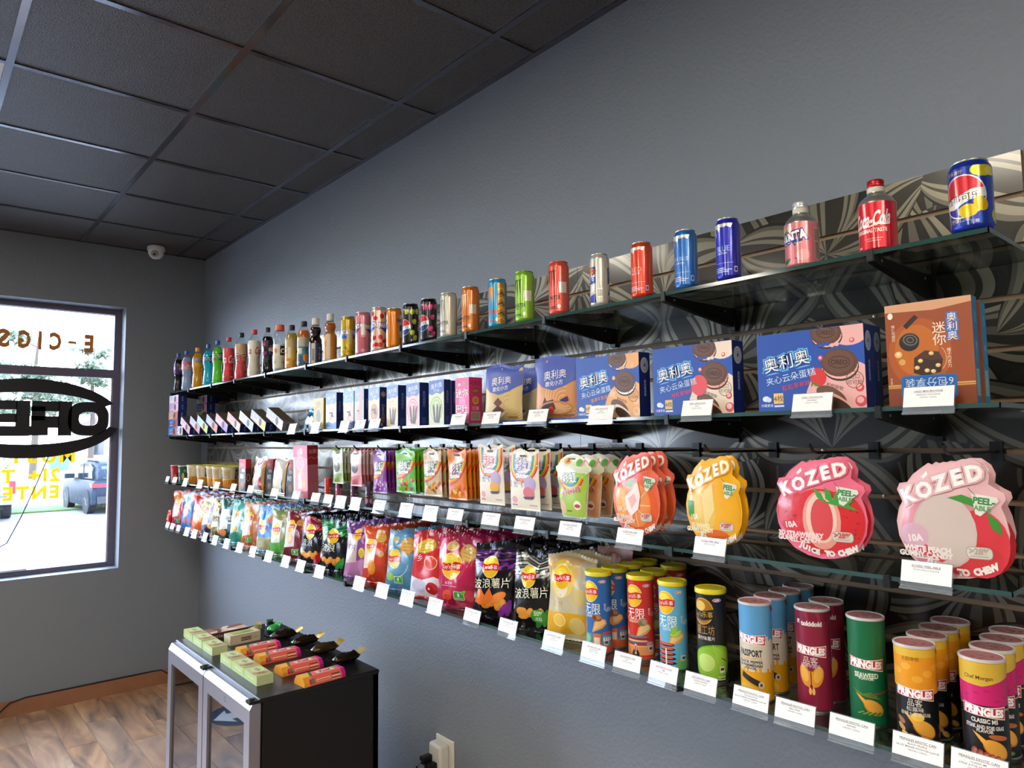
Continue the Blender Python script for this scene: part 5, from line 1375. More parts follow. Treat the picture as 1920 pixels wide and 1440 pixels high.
for mode in range(3):
    A = Art(360, 150); A.full('#e3d6b4' if mode else '#e6d9bd')
    for x in (180, 300, 60):
        A.rect(x-60, 0, x+60, 58, '#e0952f')
        for k in range(11): A.line([(x-58+11*k, 8+5*(k % 3)), (x-40+10*k, 60+6*(k % 2))], 8, '#eeb04a' if k % 2 else '#d07f1f')
        if mode == 0: A.ell(x-16, 118, 9, 12, '#3f4f5e').ell(x-16, 92, 10, 7, '#3f4f5e').rect(x-26, 68, x+14, 84, '#8c929c').rect(x+16, 66, x+50, 140, '#d2b48e')
        else: A.rect(x-40, 66, x-20, 142, '#1f2024').text('CHIP', x-30, 104, 14, '#e9e6da', rot=90).rect(x-12, 66, x+44, 142, '#c2ad86').rect(x-6, 120, x+36, 124, '#a18f6c').rect(x-6, 108, x+36, 112, '#a18f6c').rect(x-6, 96, x+30, 100, '#a18f6c')
    cupart.append(A)
base_cup = None
CY = [4.67, 4.48, 4.298, 4.198, 4.03]
CN = ['first', 'second', 'third', 'fourth', 'fifth']
RN = ['front', 'middle', 'back']
for i, y in enumerate(CY):
    for j in range(3):
        lab = 'yellow-lidded ivory potato stick cup, %s row, %s from the window' % (RN[j], CN[i])
        x = 1.384+.094*j
        if base_cup is None or (i, j) == (1, 0): base_cup = cup(lab, x, y, .0435, .034, .113, '#e3d6b4', '#d9d06a', cupart[min(i, 1)])
        else: copy_tree(base_cup, lab, (x, y, Z3), rz=.13*i+.05*j)
A = Art(10, 16.5); A.full('#4a3530').rect(0, 11.6, 10, 16.5, '#d9303c').text('NO', 4.6, 7.2, 2.2, '#f1ece6', bold=.08).ell(5.4, 2.4, 3.2, 2.0, '#a9744e').ell(5, 2.6, 2.2, 1.2, '#c99468').rect(4, 9.6, 8.4, 11.2, '#e9dfcc').text('巧克力', 4.8, 13.6, 1.6, '#f6d0d0')
B = Art(3, 16.5).full('#5a2a26').rect(0, 11.6, 3, 16.5, '#c22632').ring(1.5, 6.6, 1.0, 2.0, .3, '#b9a58c')
cb = None
for lab, x, y in (('brown carton with red top, left of the pink and silver pouch', 1.375, 3.775), ('brown carton with red top, right behind the pink and silver pouch', 1.452, 3.60), ('brown carton with red top in the back row, beyond the two pouches', 1.54, 3.70), ('brown carton with red top behind the gold-edged silver pouch', 1.452, 3.345)):
    if cb is None: cb = carton('chocolate_carton', lab, 'chocolate box', (x, y, Z3), .096, .03, .160, ('#4a3530', '#5a2a26', '#d9303c'), A, B, group='red-topped brown cartons')
    else: copy_tree(cb, lab, (x, y, Z3))
A = Art(14, 16); A.full('#d8d3d2').ell(5, 11, 3.2, 3.6, '#e08aa8').text('脆', 5, 11, 2.6, '#f6e3ea', bold=.06).poly([(9, 16), (12, 16), (11, 10), (9.4, 12)], '#c92c4a').ell(6, 6, 4.4, 3.2, '#c9b7a0').poly([(9, 0), (14, 0), (14, 8), (11, 6)], '#b43a34').ell(4, 5, 2, 1.6, '#d9d2c4').rect(0, 0, 1.2, 16, '#cfa05a').rect(12.8, 0, 14, 16, '#cfa05a').poly([(2, 14), (4, 16), (8, 16), (6, 13)], '#efeaf0')
soft_bag('snack_pouch', 'pink and silver foil pouch with gold edges and red corner', 'snack pouch', (1.372, 3.585, Z3+.0065), .145, .158, .04, '#c9b9a6', A, seed=31, m=mat('#c9b9a6', .2, .4, bump=.3, bscale=40), film=FOIL, ry=R(5))
A = Art(14, 16); A.full('#dcd6cc').ell(3.4, 10, 1.8, 4, '#d98aa0').poly([(6, 16), (11, 16), (9.4, 11)], '#f1efec').ell(8.6, 8, 2.6, 3, '#cfc3a4').ell(7.4, 3.6, 3.6, 2.4, '#d9c9a0').poly([(10.5, 0), (12.8, 0), (12.8, 7)], '#3a3440').rect(0, 0, 1, 16, '#d6ae6a').rect(12.9, 0, 14, 16, '#e2c88e')
soft_bag('snack_pouch', 'cream and silver foil pouch with gold edges, nearer the tall pink carton', 'snack pouch', (1.372, 3.325, Z3+.0065), .145, .158, .035, '#d6c9ae', A, seed=37, m=mat('#d6c9ae', .2, .4, bump=.3, bscale=40), film=FOIL, ry=R(5))
A = Art(15, 23); A.full('#e88a9c').rect(0, 0, 2, 23, '#f2c0a0').poly([(0, 23), (15, 23), (15, 17), (8, 19), (0, 17.6)], '#e0637c').text('谷脆', 7, 20.2, 2.8, '#ffffff', bold=.08, rot=8).ell(7.4, 15, 4, 3, '#eba4a8').ring(7.4, 15, 4.2, 3.2, .4, '#f3c9cc').poly([(5, 4), (9, 4), (8.6, 11), (5.4, 11)], '#d9cfdc').ring(8.4, 8.6, 3.4, 3.6, 1.0, '#f2bb6a', a0=-30, a1=150).ell(11, 6, 1.8, 1.6, '#efb35a').text('草莓', 9, 2.4, 1.5, '#d2363f', bold=.08)
B = Art(5, 23); B.full('#c06a78').rect(0, 14.6, 5, 23, '#97252f').text('谷脆', 2.5, 20.4, 1.7, '#e9b0ac', bold=.06, rot=4).line([(0, 17), (1.6, 18), (3.4, 17.2), (5, 18)], .3, '#d9836a').rect(.5, 7.6, 4.5, 13.8, '#b76372').rect(0, 7, 5, 7.2, '#a8404c')
carton('cereal_carton', 'tall pink cereal carton with dark red side, tallest on the third shelf', 'cereal box', (1.352+.026, 3.03, Z3), .148, .050, .232, ('#e88a9c', '#c06a78', '#e7a0aa'), A, B, ry=R(-1.5))
for lab, y, c1, c2 in (('short red candy tube with red cap, first after the tall pink carton', 2.80, '#c9342a', '#d02a26'), ('short magenta candy tube, under the green hanging packs', 2.70, '#a33a6a', '#8c2f6a'), ('short purple candy tube, under the pink hanging packs', 2.57, '#5a3560', '#5f3a6a'), ('short dark plum candy tube, under the purple hanging packs', 2.45, '#47304a', '#503a52')):
    t = thing('candy_tube', lab, 'candy tube', (1.372, y, Z3), 0, 'candy tubes on the third shelf')
    autosmooth(MB().lathe([(.0135, 0), (.0140, .002), (.0140, .076), (.0135, .078)], 20).build('tube', mat(c1, .3), t), 40)
    autosmooth(MB().lathe([(.0146, .076), (.0146, .091), (.0138, .093), (.001, .093)], 20).build('cap', mat(c2, .35), t), 40)
    A = Art(360, 300)
    for x in (180, 290, 60): A.ell(x, 60, 44, 50, '#f0d04a' if '#c9' in c1 else '#d9a0c0').text('糖', x, 200, 50, '#f3e6d6', bold=.05).rect(x-30, 130, x+30, 150, '#e9b05a')
    lay_print('label_print', A, round_of(.0142, .004, .07), t, SLEEVE, ROUNDCUT, smooth=True)

# hooks and hanging packs
ZH = EYE-.0365
def hook(label, y, z=EYE-.036, tip=1.333):
    t = thing('display_hook', label, 'hook', (XW-.006, y, z), 0, 'black display hooks above the third shelf')
    L_ = XW-.006-tip
    MB().tube([(0, 0, 0), (-L_*.5, 0, .001), (-L_+.02, 0, .002), (-L_+.006, 0, .006), (-L_-.004, 0, .018)], .0028, 8).build('rod', BLACKMETAL, t)
    MB().box(-.012, -.006, -.011, .011, -.018, .020).box(-.008, .002, -.014, .014, -.004, .004).build('back_plate', BLACKMETAL, t)
    return t
def hang_row(names, y, w, h, ztop, n, dx, col, art, seed, t=.012, m=None, film=None, x0=1.343, crumple=.12, cat='candy pack', group=None, name='candy_pack', notch=True):
    first = soft_bag(name, names+', front of its hook', cat, (x0, y, ztop-h), w, h, t, col, art, seed=seed, m=m, film=film, group=group, crumple=crumple, pinch=.03, nu=10, nv=12, ry=R(-2))
    MB().box(-.0045, -.003, -.012, .012, h-.008, h-.003).build('hang_hole', BLACKMETAL, first)
    nthw = ['second', 'third', 'fourth', 'fifth', 'sixth']
    for k in range(1, n):
        copy_tree(first, names+', %s on its hook' % nthw[k-1], (x0+dx*k, y+rs.uniform(-.002, .002), ztop-h+rs.uniform(-.002, .001)), rz=R(rs.uniform(-3, 3)), ry=R(-2))
def rainbow(a, cx, cy, r, w, a0, a1, sy=1.0):
    for k, c in enumerate(('#d9342b', '#ef8a22', '#f4cf2c', '#3f9a3f', '#2f86c4')): a.ring(cx, cy, r-w*k, (r-w*k)*sy, w, c, a0=a0, a1=a1)
    return a
def pack_art(top, base, beans, word='彩虹'):
    a = Art(10, 15); a.full(base).poly([(0, 15), (10, 15), (10, 9), (0, 12)], top)
    rainbow(a, 1.0, 14.0, 9.6, .55, 268, 345)
    a.text(word, 5.0, 10.0, 3.0, '#ffffff', bold=.08, out='#5a2f1a', ow=.06, rot=4).text('Skittles', 4.6, 7.4, 1.3, '#ffffff', bold=.05, slant=.2, rot=6, out='#8a2a1a', ow=.06)
    rg2 = random.Random(len(top)+ord(base[2]))
    for k in range(22): a.ell(rg2.uniform(.8, 9.2), rg2.uniform(.8, 4.6), .62, .5, beans[k % len(beans)], rot=rg2.uniform(0, 90))
    a.rect(3, 14.2, 7, 14.5, '#ffffff')
    return a
A = Art(9, 12.5); A.full('#cfd6b4').rect(0, 8, 9, 12.5, '#e3e3d6').poly([(0, 0), (9, 0), (9, 4), (0, 3)], '#8aa03a').ell(4.4, 6.4, 2.6, 2.2, '#5a4a20').text('果糖', 4.4, 9.8, 1.8, '#4a6a2a', bold=.05)
hang_row('small pale green candy pack', 2.758*q, .088, .123, EYE-.043, 5, .016, '#8a9a3c', A, 41, group='green packs on the first hook')
A = Art(9, 12.5); A.full('#e6b4b4').rect(0, 8, 9, 12.5, '#f0dede').poly([(0, 0), (9, 0), (9, 4), (0, 3)], '#c96a6e').ell(4.4, 6.4, 2.6, 2.0, '#4a2a2a').text('果糖', 4.4, 9.8, 1.8, '#a3404c', bold=.05)
hang_row('small pink candy pack', 2.600*q, .088, .126, EYE-.044, 6, .016, '#c9807e', A, 43, group='pink packs on the second hook')
hang_row('purple and rainbow candy pack', 2.410*q, .098, .143, EYE-.045, 5, .016, '#6a2a78', pack_art('#8a3a9a', '#7a2f86', ['#b05ac0', '#e8a0d0', '#6a2a8a', '#d9c0e6']), 45, group='purple packs on the third hook')
hang_row('bright green rainbow candy pack', 2.225*q, .128, .138, EYE-.040, 5, .018, '#5aa52a', pack_art('#7cc42c', '#6ab82a', ['#c9302a', '#f0c030', '#8a3a9a', '#2f8a3a', '#f08a22']), 47, group='green packs on the fourth hook')
hang_row('beige rainbow candy pack', 2.050*q, .105, .141, EYE-.040, 4, .02, '#bfa274', pack_art('#dcc9a4', '#cfb486', ['#c9302a', '#f0c030', '#6aa03a', '#d9783a']), 49, group='beige packs on the fifth hook')
hang_row('orange rainbow candy pack', 1.905*q, .098, .142, EYE-.043, 5, .017, '#d87a1a', pack_art('#e8862a', '#e07f22', ['#f0b040', '#e8622a', '#f3d28a', '#d9482a']), 51, group='orange packs on the sixth hook')
MATTEFILM = print_mat('printed_matte_film')
def air_art(sub, bean, txt):
    a = Art(12, 15.6); a.full('#ece5d2')
    rainbow(a, 6, 12.6, 5.8, .5, 180, 360, .9); a.poly([(0, 12.6), (0, 15.6), (2.2, 15.6), (2.6, 12.6)], '#ece5d2')
    for k, c in enumerate(('#d9342b', '#ef8a22', '#f4cf2c', '#3f9a3f', '#2f86c4')): a.rect(.2+.5*k, 12.4, .7+.5*k, 15.6, c).rect(11.3-.5*k, 12.4, 11.8-.5*k, 15.6, c)
    a.text('彩虹', 6, 12.4, 3.0, '#ffffff', bold=.09, out=txt, ow=.09).text('Skittles', 6, 9.4, 1.3, '#ffffff', bold=.05, out=txt, ow=.08, slant=.15)
    a.ell(8.8, 7.0, 2.2, 2.2, '#b9a6cc').text('空气', 4.0, 7.0, 1.7, '#ffffff', bold=.07, out='#5a4f66', ow=.07).ell(8.2, 4.6, 2.0, 1.7, bean).poly([(6, 3.4), (10.4, 3.6), (9.6, 2.8), (6.8, 2.7)], '#4a4a5e').ell(2.2, 2.4, 1.2, 1.0, '#e8a8b0').rect(.8, .7, 3, 1.1, sub).rect(8, .8, 11, 1.2, '#c9b8a4').rect(.5, 6, .9, 8, '#8f8aa0')
    return a
hang_row('white rainbow pouch with yellow bean print', 1.725*q, .118, .160, EYE-.029, 2, .05, '#ece5d2', air_art('#d9536a', '#e6a83a', '#d9536a'), 53, t=.016, m=mat('#ece5d2', .42), film=MATTEFILM, crumple=.03, group='white pouches on the seventh hook')
hang_row('white rainbow pouch with lilac bean print', 1.570*q, .126, .154, EYE-.042, 3, .045, '#ece5d2', air_art('#7a6aa8', '#d9707a', '#7f6fb0'), 55, t=.016, m=mat('#ece5d2', .42), film=MATTEFILM, crumple=.03, group='white pouches on the eighth hook')
# cup-shaped lollipop pouches
CP = [(3.0, .2), (11.4, .2), (11.9, .8), (12.7, 8), (13.0, 12.0), (13.9, 12.6), (13.9, 13.5), (13.0, 13.9), (11.8, 15.4), (9.4, 16.6), (7, 17), (4.6, 16.6), (2.2, 15.4), (1.0, 13.9), (.1, 13.5), (.1, 12.6), (1.0, 12.0), (1.3, 8), (2.4, .8)]
def cup_art(base, fruit):
    a = Art(14, 17); a.poly([(2.8, .6), (11.6, .6), (12.5, 8), (12.8, 12), (1.2, 12), (1.5, 8)], base).poly([(1.0, 12.2), (13.0, 12.2), (13.5, 12.8), (13.3, 13.4), (.7, 13.4), (.5, 12.8)], '#cfd8b4').poly([(1.6, 13.7), (12.4, 13.7), (11, 15.2), (9, 16.2), (7, 16.6), (5, 16.2), (3, 15.2)], '#d9dcc0')
    rainbow(a, 7, 12.0, 5.0, .42, 195, 340); a.text('彩虹', 6.6, 10.6, 2.5, '#ffffff', bold=.08, out='#6a5a3a', ow=.07, rot=6).text('果棒棒糖', 7.2, 7.2, 1.6, fruit, bold=.08, out='#f3ecd0', ow=.06, rot=12)
    a.ell(3.6, 2.9, 1.4, 2.0, '#e8c9a4').ell(10, 14.6, 1.1, 1.0, '#5fae4a').ell(5.6, 15, 1.6, .9, '#e2b23a').poly([(5, 14.6), (6, 16), (6.6, 14.8)], '#c9302a').poly([(11, 13.5), (12.4, 16.0), (11.8, 16.1), (10.6, 13.8)], '#e58a9a').ell(9.4, 3.6, 1.3, 1.2, '#f3ecdc').ell(9.4, 3.4, 1.0, .5, '#c23b4a').rect(5.2, 1.8, 7.2, 2.2, '#5a8a2a')
    return a
cp = outline_bag('lollipop_pouch', 'cup-shaped lime green lollipop pouch, front of its hook', 'candy pack', (1.345, 1.318, EYE-.040-.170), CP, (7, 8), 14, 17, .132, .170, .024, '#e2e0c8', cup_art('#a8cc4a', '#c23b30'), group='cup-shaped pouches on the ninth hook')
MB().box(-.006, -.004, -.012, .012, .154, .158).build('hang_hole', BLACKMETAL, cp)
cp2 = outline_bag('lollipop_pouch', 'cup-shaped peach lollipop pouch, second on its hook', 'candy pack', (1.393, 1.316, EYE-.043-.170), CP, (7, 8), 14, 17, .132, .170, .024, '#e2d8c0', cup_art('#e3a06a', '#b8402a'), group='cup-shaped pouches on the ninth hook')
copy_tree(cp2, 'cup-shaped peach lollipop pouch, third on its hook', (1.441, 1.316, EYE-.042-.170))
copy_tree(cp, 'cup-shaped lime green lollipop pouch, last on its hook', (1.487, 1.318, EYE-.044-.170))
# fruit-shaped gummy pouches
KP = [(.6, 13.8), (1.1, 14.9), (2.4, 15.1), (3.4, 16.4), (4.6, 17.3), (6.0, 18.3), (6.9, 17.9), (8.4, 18.5), (9.8, 18.4), (11.4, 19.0), (13.2, 19.0), (14.6, 18.0), (15.2, 16.6), (15.0, 15.2), (16.2, 14.4), (17.2, 13.9), (17.4, 13.0), (16.6, 11.8), (17.2, 10.2), (17.6, 7.8), (17.2, 5.2), (15.9, 2.9), (13.8, 1.2), (11.4, .5), (9.0, .2), (6.4, .6), (3.8, 1.7), (1.8, 3.6), (.6, 6.2), (.3, 8.6), (.8, 10.8), (1.5, 12.0)]
def kozed_art(kind):
    a = Art(18, 19.2)
    if kind == 'strawberry':
        a.ell(4.4, 8.4, 3.9, 4.0, '#d23a3c').ell(9.6, 7.2, 6.9, 6.0, '#d9282e').ell(13.6, 7.4, 3.6, 5.0, '#d9282e').ell(9.6, 7.4, 3.6, 5.4, '#e89a8c').ell(9.6, 7.8, 2.9, 4.6, '#e9c9b4').ell(9.7, 7.6, 2.1, 3.9, '#d8474a')
        rr = random.Random(3)
        for k in range(26): a.ell(rr.uniform(1.6, 4.6), rr.uniform(5.4, 10.8), .2, .15, '#a82428')
        for k in range(18): a.ell(rr.uniform(13.4, 16.4), rr.uniform(4.4, 9.4), .2, .15, '#a82428')
        for pts in (((8.2, 13.4), (9.0, 11.6), (10.6, 10.6), (9.8, 12.4)), ((10.4, 13.6), (10.6, 11.4), (12.0, 10.6), (11.6, 12.6)), ((12.6, 13.0), (11.8, 11.0), (13.0, 10.4), (13.6, 12.0)), ((10, 10.8), (13, 10.2), (16.4, 9.4), (13.6, 11.2)), ((13, 10.6), (15.8, 11.6), (14.6, 10.4))): a.poly(pts, '#3f9a34')
        words = ('3D STRAWBERRY', 'GUMMY CANDY'); tag_c = '#f6d9d6'; rim = '#e0687e'
    elif kind == 'peach':
        a.ell(9.0, 7.0, 8.0, 6.2, '#d98a90').ell(13.4, 6.0, 4.2, 5.2, '#d93a44').ell(11.6, 3.6, 5.2, 2.8, '#d4343c').ell(8.2, 7.6, 5.0, 5.8, '#c9b4aa').ell(8.4, 7.8, 4.7, 5.5, '#cfbdb2').poly([(2.0, 4.4), (7.6, 2.6), (8.4, 3.2), (4.4, 5.8)], '#d93c46')
        a.poly([(9.0, 12.9), (11.2, 13.5), (13.6, 12.6), (14.6, 11.0), (12, 12.0)], '#3f8f34').poly([(14.6, 11), (16.4, 9.4), (16.6, 7.4), (15.2, 8.6)], '#3f8f34').ell(3.4, 6.6, 2.4, 2.0, '#d3a6b4')
        words = ('WHITE PEACH', 'GUMMY CANDY'); tag_c = '#efe3dc'; rim = '#e0b2b4'
    elif kind == 'mango':
        a.ell(9, 7.0, 8.0, 6.2, '#f0a912').ell(12.8, 7.4, 4.2, 6.0, '#f2b01c').ell(6.6, 7.6, 3.8, 4.8, '#e8bf4a').poly([(6, 11), (9.4, 13.4), (10, 8), (7, 4)], '#f0d488').poly([(1.0, 9.6), (3.6, 9.4), (3.4, 5.4), (1.4, 6.4)], '#3f8f2c').ell(10.4, 2.4, 3.6, 1.5, '#e0651c')
        words = ('3D MANGO', 'GUMMY CANDY'); tag_c = '#f7e9c0'; rim = '#f0b21c'
    else:
        a.ell(9, 7.0, 7.9, 6.2, '#e8622a').ell(9.4, 7.2, 5.4, 5.0, '#ef8a3a').poly([(5.4, 11.4), (9.6, 13.4), (8.6, 11.2)], '#4f9a34').ell(4.0, 7.6, 2.2, 3.6, '#f0a83a')
        for k in range(9): a.line([(9.4, 7.2), (9.4+5.2*math.cos(k*.7), 7.2+4.8*math.sin(k*.7))], .22, '#f7c98a')
        a.poly([(6.0, 9.0), (8.6, 10.6), (10.6, 12.4), (11.6, 9.4), (10.8, 6.4), (8.0, 4.6), (6.4, 6.4)], '#f3dfd8').poly([(7.0, 8.6), (9.4, 9.8), (10.2, 8.2), (8.4, 6.2)], '#e8a898')
        words = ('3D ORANGE', 'GUMMY CANDY'); tag_c = '#f7ddcc'; rim = '#e8664a'
    for k, (ch, x, y, rt) in enumerate((('K', 2.6, 13.0, 22), ('O', 5.3, 14.0, 20), ('Z', 8.0, 15.2, 18), ('E', 10.6, 16.2, 16), ('D', 13.2, 16.9, 14))):
        a.text(ch, x, y, 2.35, '#f3eeea', bold=.045, rot=rt, out=rim, ow=.09)
    a.poly([(4.8, 16.0), (5.7, 17.0), (5.9, 16.4), (5.2, 15.7)], '#f3eeea')
    a.poly([(12.6, 13.8), (16.2, 13.2), (16.4, 12.6), (13.8, 10.3), (13.1, 10.6)], '#e6e6dc').text('PEEL-', 14.4, 12.6, .95, '#3f8a4a', bold=.05, rot=-6).text('ABLE', 14.1, 11.5, .75, '#6aa36a', bold=.04, rot=-4)
    a.line([(12.2, 14.6), (13.2, 13.4)], .1, '#6a5a58')
    a.text(words[0], 5.3, 4.5, .82, tag_c, bold=.06).text(words[1], 5.0, 3.6, .82, tag_c, bold=.06).rect(3.2, 2.9, 7.2, 3.1, tag_c)
    a.text('10A', 3.6, 6.2, 1.1, tag_c, bold=.04, rot=8).rrect(11.4, 3.7, 15.2, 5.6, .7, '#a89890').rrect(11.5, 3.8, 15.1, 5.5, .65, '#d8d6c8').text('>28%', 13.3, 4.9, .9, '#c9635a' if kind != 'peach' else '#b9a89c', bold=.06).rect(12, 4.05, 14.6, 4.2, '#b9a59a')
    for k, ch in enumerate('JUICE TO CHEW'):
        t_ = -1+2*k/12
        if ch != ' ': a.text(ch, 10.2+4.9*t_, 1.35+1.25*t_*t_, .95, '#f3ece6', bold=.08, rot=26*t_)
    return a
KZ = [('orange', 1.152, 1.108, .150, .205, '#ea6a4e', 3, .026, 'coral orange fruit-shaped gummy pouch'), ('mango', .929, .893, .147, .201, '#f0b01a', 2, .024, 'yellow mango-shaped gummy pouch'), ('strawberry', .681, .656, .186, .198, '#ea6f8a', 2, .026, 'pink strawberry gummy pouch'), ('peach', .448, .432, .176, .204, '#e6b6b8', 2, .03, 'pale pink white-peach gummy pouch')]
for kind, y0, y, w, h, col, n, dx, lab in KZ:
    zt = EYE-(.033 if kind == 'orange' else .040)
    t = outline_bag('gummy_pouch', lab+', front of its hook', 'candy pouch', (1.345, y, zt-h), KP, (9, 8.4), 18, 19.2, w, h, .016, col, kozed_art(kind), group='fruit-shaped gummy pouches')
    for k in range(1, n):
        copy_tree(t, lab+', %s on its hook' % ('second', 'third')[k-1], (1.345+dx*k, y-.002*k, zt-h+.001*k), rz=R((2, -3)[k % 2]))
for lab, y, z in (('hook of the green candy packs', 2.758, 0), ('hook of the small pink candy packs', 2.600, 0), ('hook of the purple candy packs', 2.410, 0), ('hook of the bright green candy packs', 2.225, 0), ('hook of the beige candy packs', 2.050, 0), ('hook of the orange candy packs', 1.905, 0), ('hook of the white pouches with yellow bean', 1.725, 0), ('hook of the white pouches with lilac bean', 1.570, 0),
        ('hook of the cup-shaped pouches', 1.373, 0), ('hook of the coral orange gummy pouches', 1.170, 0), ('hook of the yellow mango gummy pouches', .938, 0), ('hook of the strawberry gummy pouches', .690, 0), ('hook of the white-peach gummy pouches', .450, 0)):
    hook('thin black display '+lab, y*q, EYE-.0355)
# ------------------------------------------------------------------ bottom shelf: chip bags
Z4 = SHELF[3]
GREEN = '#3f9a3c'
def chips_art(base, lo=None, hi=None, logo=None, title=None, chips=(), badge=None, panel=None, fn=None, seedc=0):
    a = Art(16, 22); a.full(base)
    if hi: a.poly([(0, 22), (16, 22), (16, 16.4), (12, 17.6), (7, 16), (3, 17.4), (0, 16.2)], hi)
    if lo: a.poly([(0, 0), (16, 0), (16, 6), (12, 7.4), (6, 5.6), (0, 7)], lo)
    if panel: a.poly([(1.2, 5), (8.6, 6), (9.4, 17), (2.0, 17.6)], panel)
    if fn: fn(a)
    for c in chips: a.chip(*c)
    if logo: a.logo(*logo)
    if title: a.text(title[0], title[1], title[2], title[3], title[4], bold=.08, out=title[5] if len(title) > 5 else None, ow=.07, rot=title[6] if len(title) > 6 else 0)
    if badge:
        x, y, t = badge
        a.rrect(x-2.0, y-1.4, x+2.0, y+1.4, .5, '#d9ecc8').rrect(x-1.8, y-1.2, x+1.8, y+1.2, .4, GREEN).text(t, x, y+.25, 1.1, '#eaf6dc', bold=.05).rect(x-1.3, y-.9, x+1.3, y-.7, '#bfe0a8')
        a.ell(x+1.8, y+1.2, 1.0, .5, '#6fbf4a', rot=40)
    a.rect(0, 21.3, 16, 22, hi or base)
    return a
def pepper(c):
    def f(a):
        for k in range(5): a.ell(3.4+2.0*k, 4.4-.9*(k % 2), 1.7, 1.2, '#ef8f2a', rot=20*k).ell(3.2+2.0*k, 4.7-.9*(k % 2), 1.3, .8, '#f6ae4a', rot=20*k)
        a.ell(11.2, 2.4, 1.0, 3.0, c, rot=-40).ell(13, 3.2, .9, 2.8, c, rot=-20)
    return f
def stripes(c1, c2):
    def f(a):
        for k in range(7):
            y = 22-k*.9; a.poly([(0, y-1.1), (5, y+.2-.4), (10, y-1.6), (16, y-.3), (16, y-.9), (10, y-2.1), (5, y-.9), (0, y-1.6)], c1 if k % 2 else c2)
        for k in range(9): a.ell(1.5+1.7*k, 16.4-.5*(k % 3), 1.0, .5, c1, rot=30)
    return f
def both(*fs):
    def f(a):
        for g in fs: g(a)
    return f
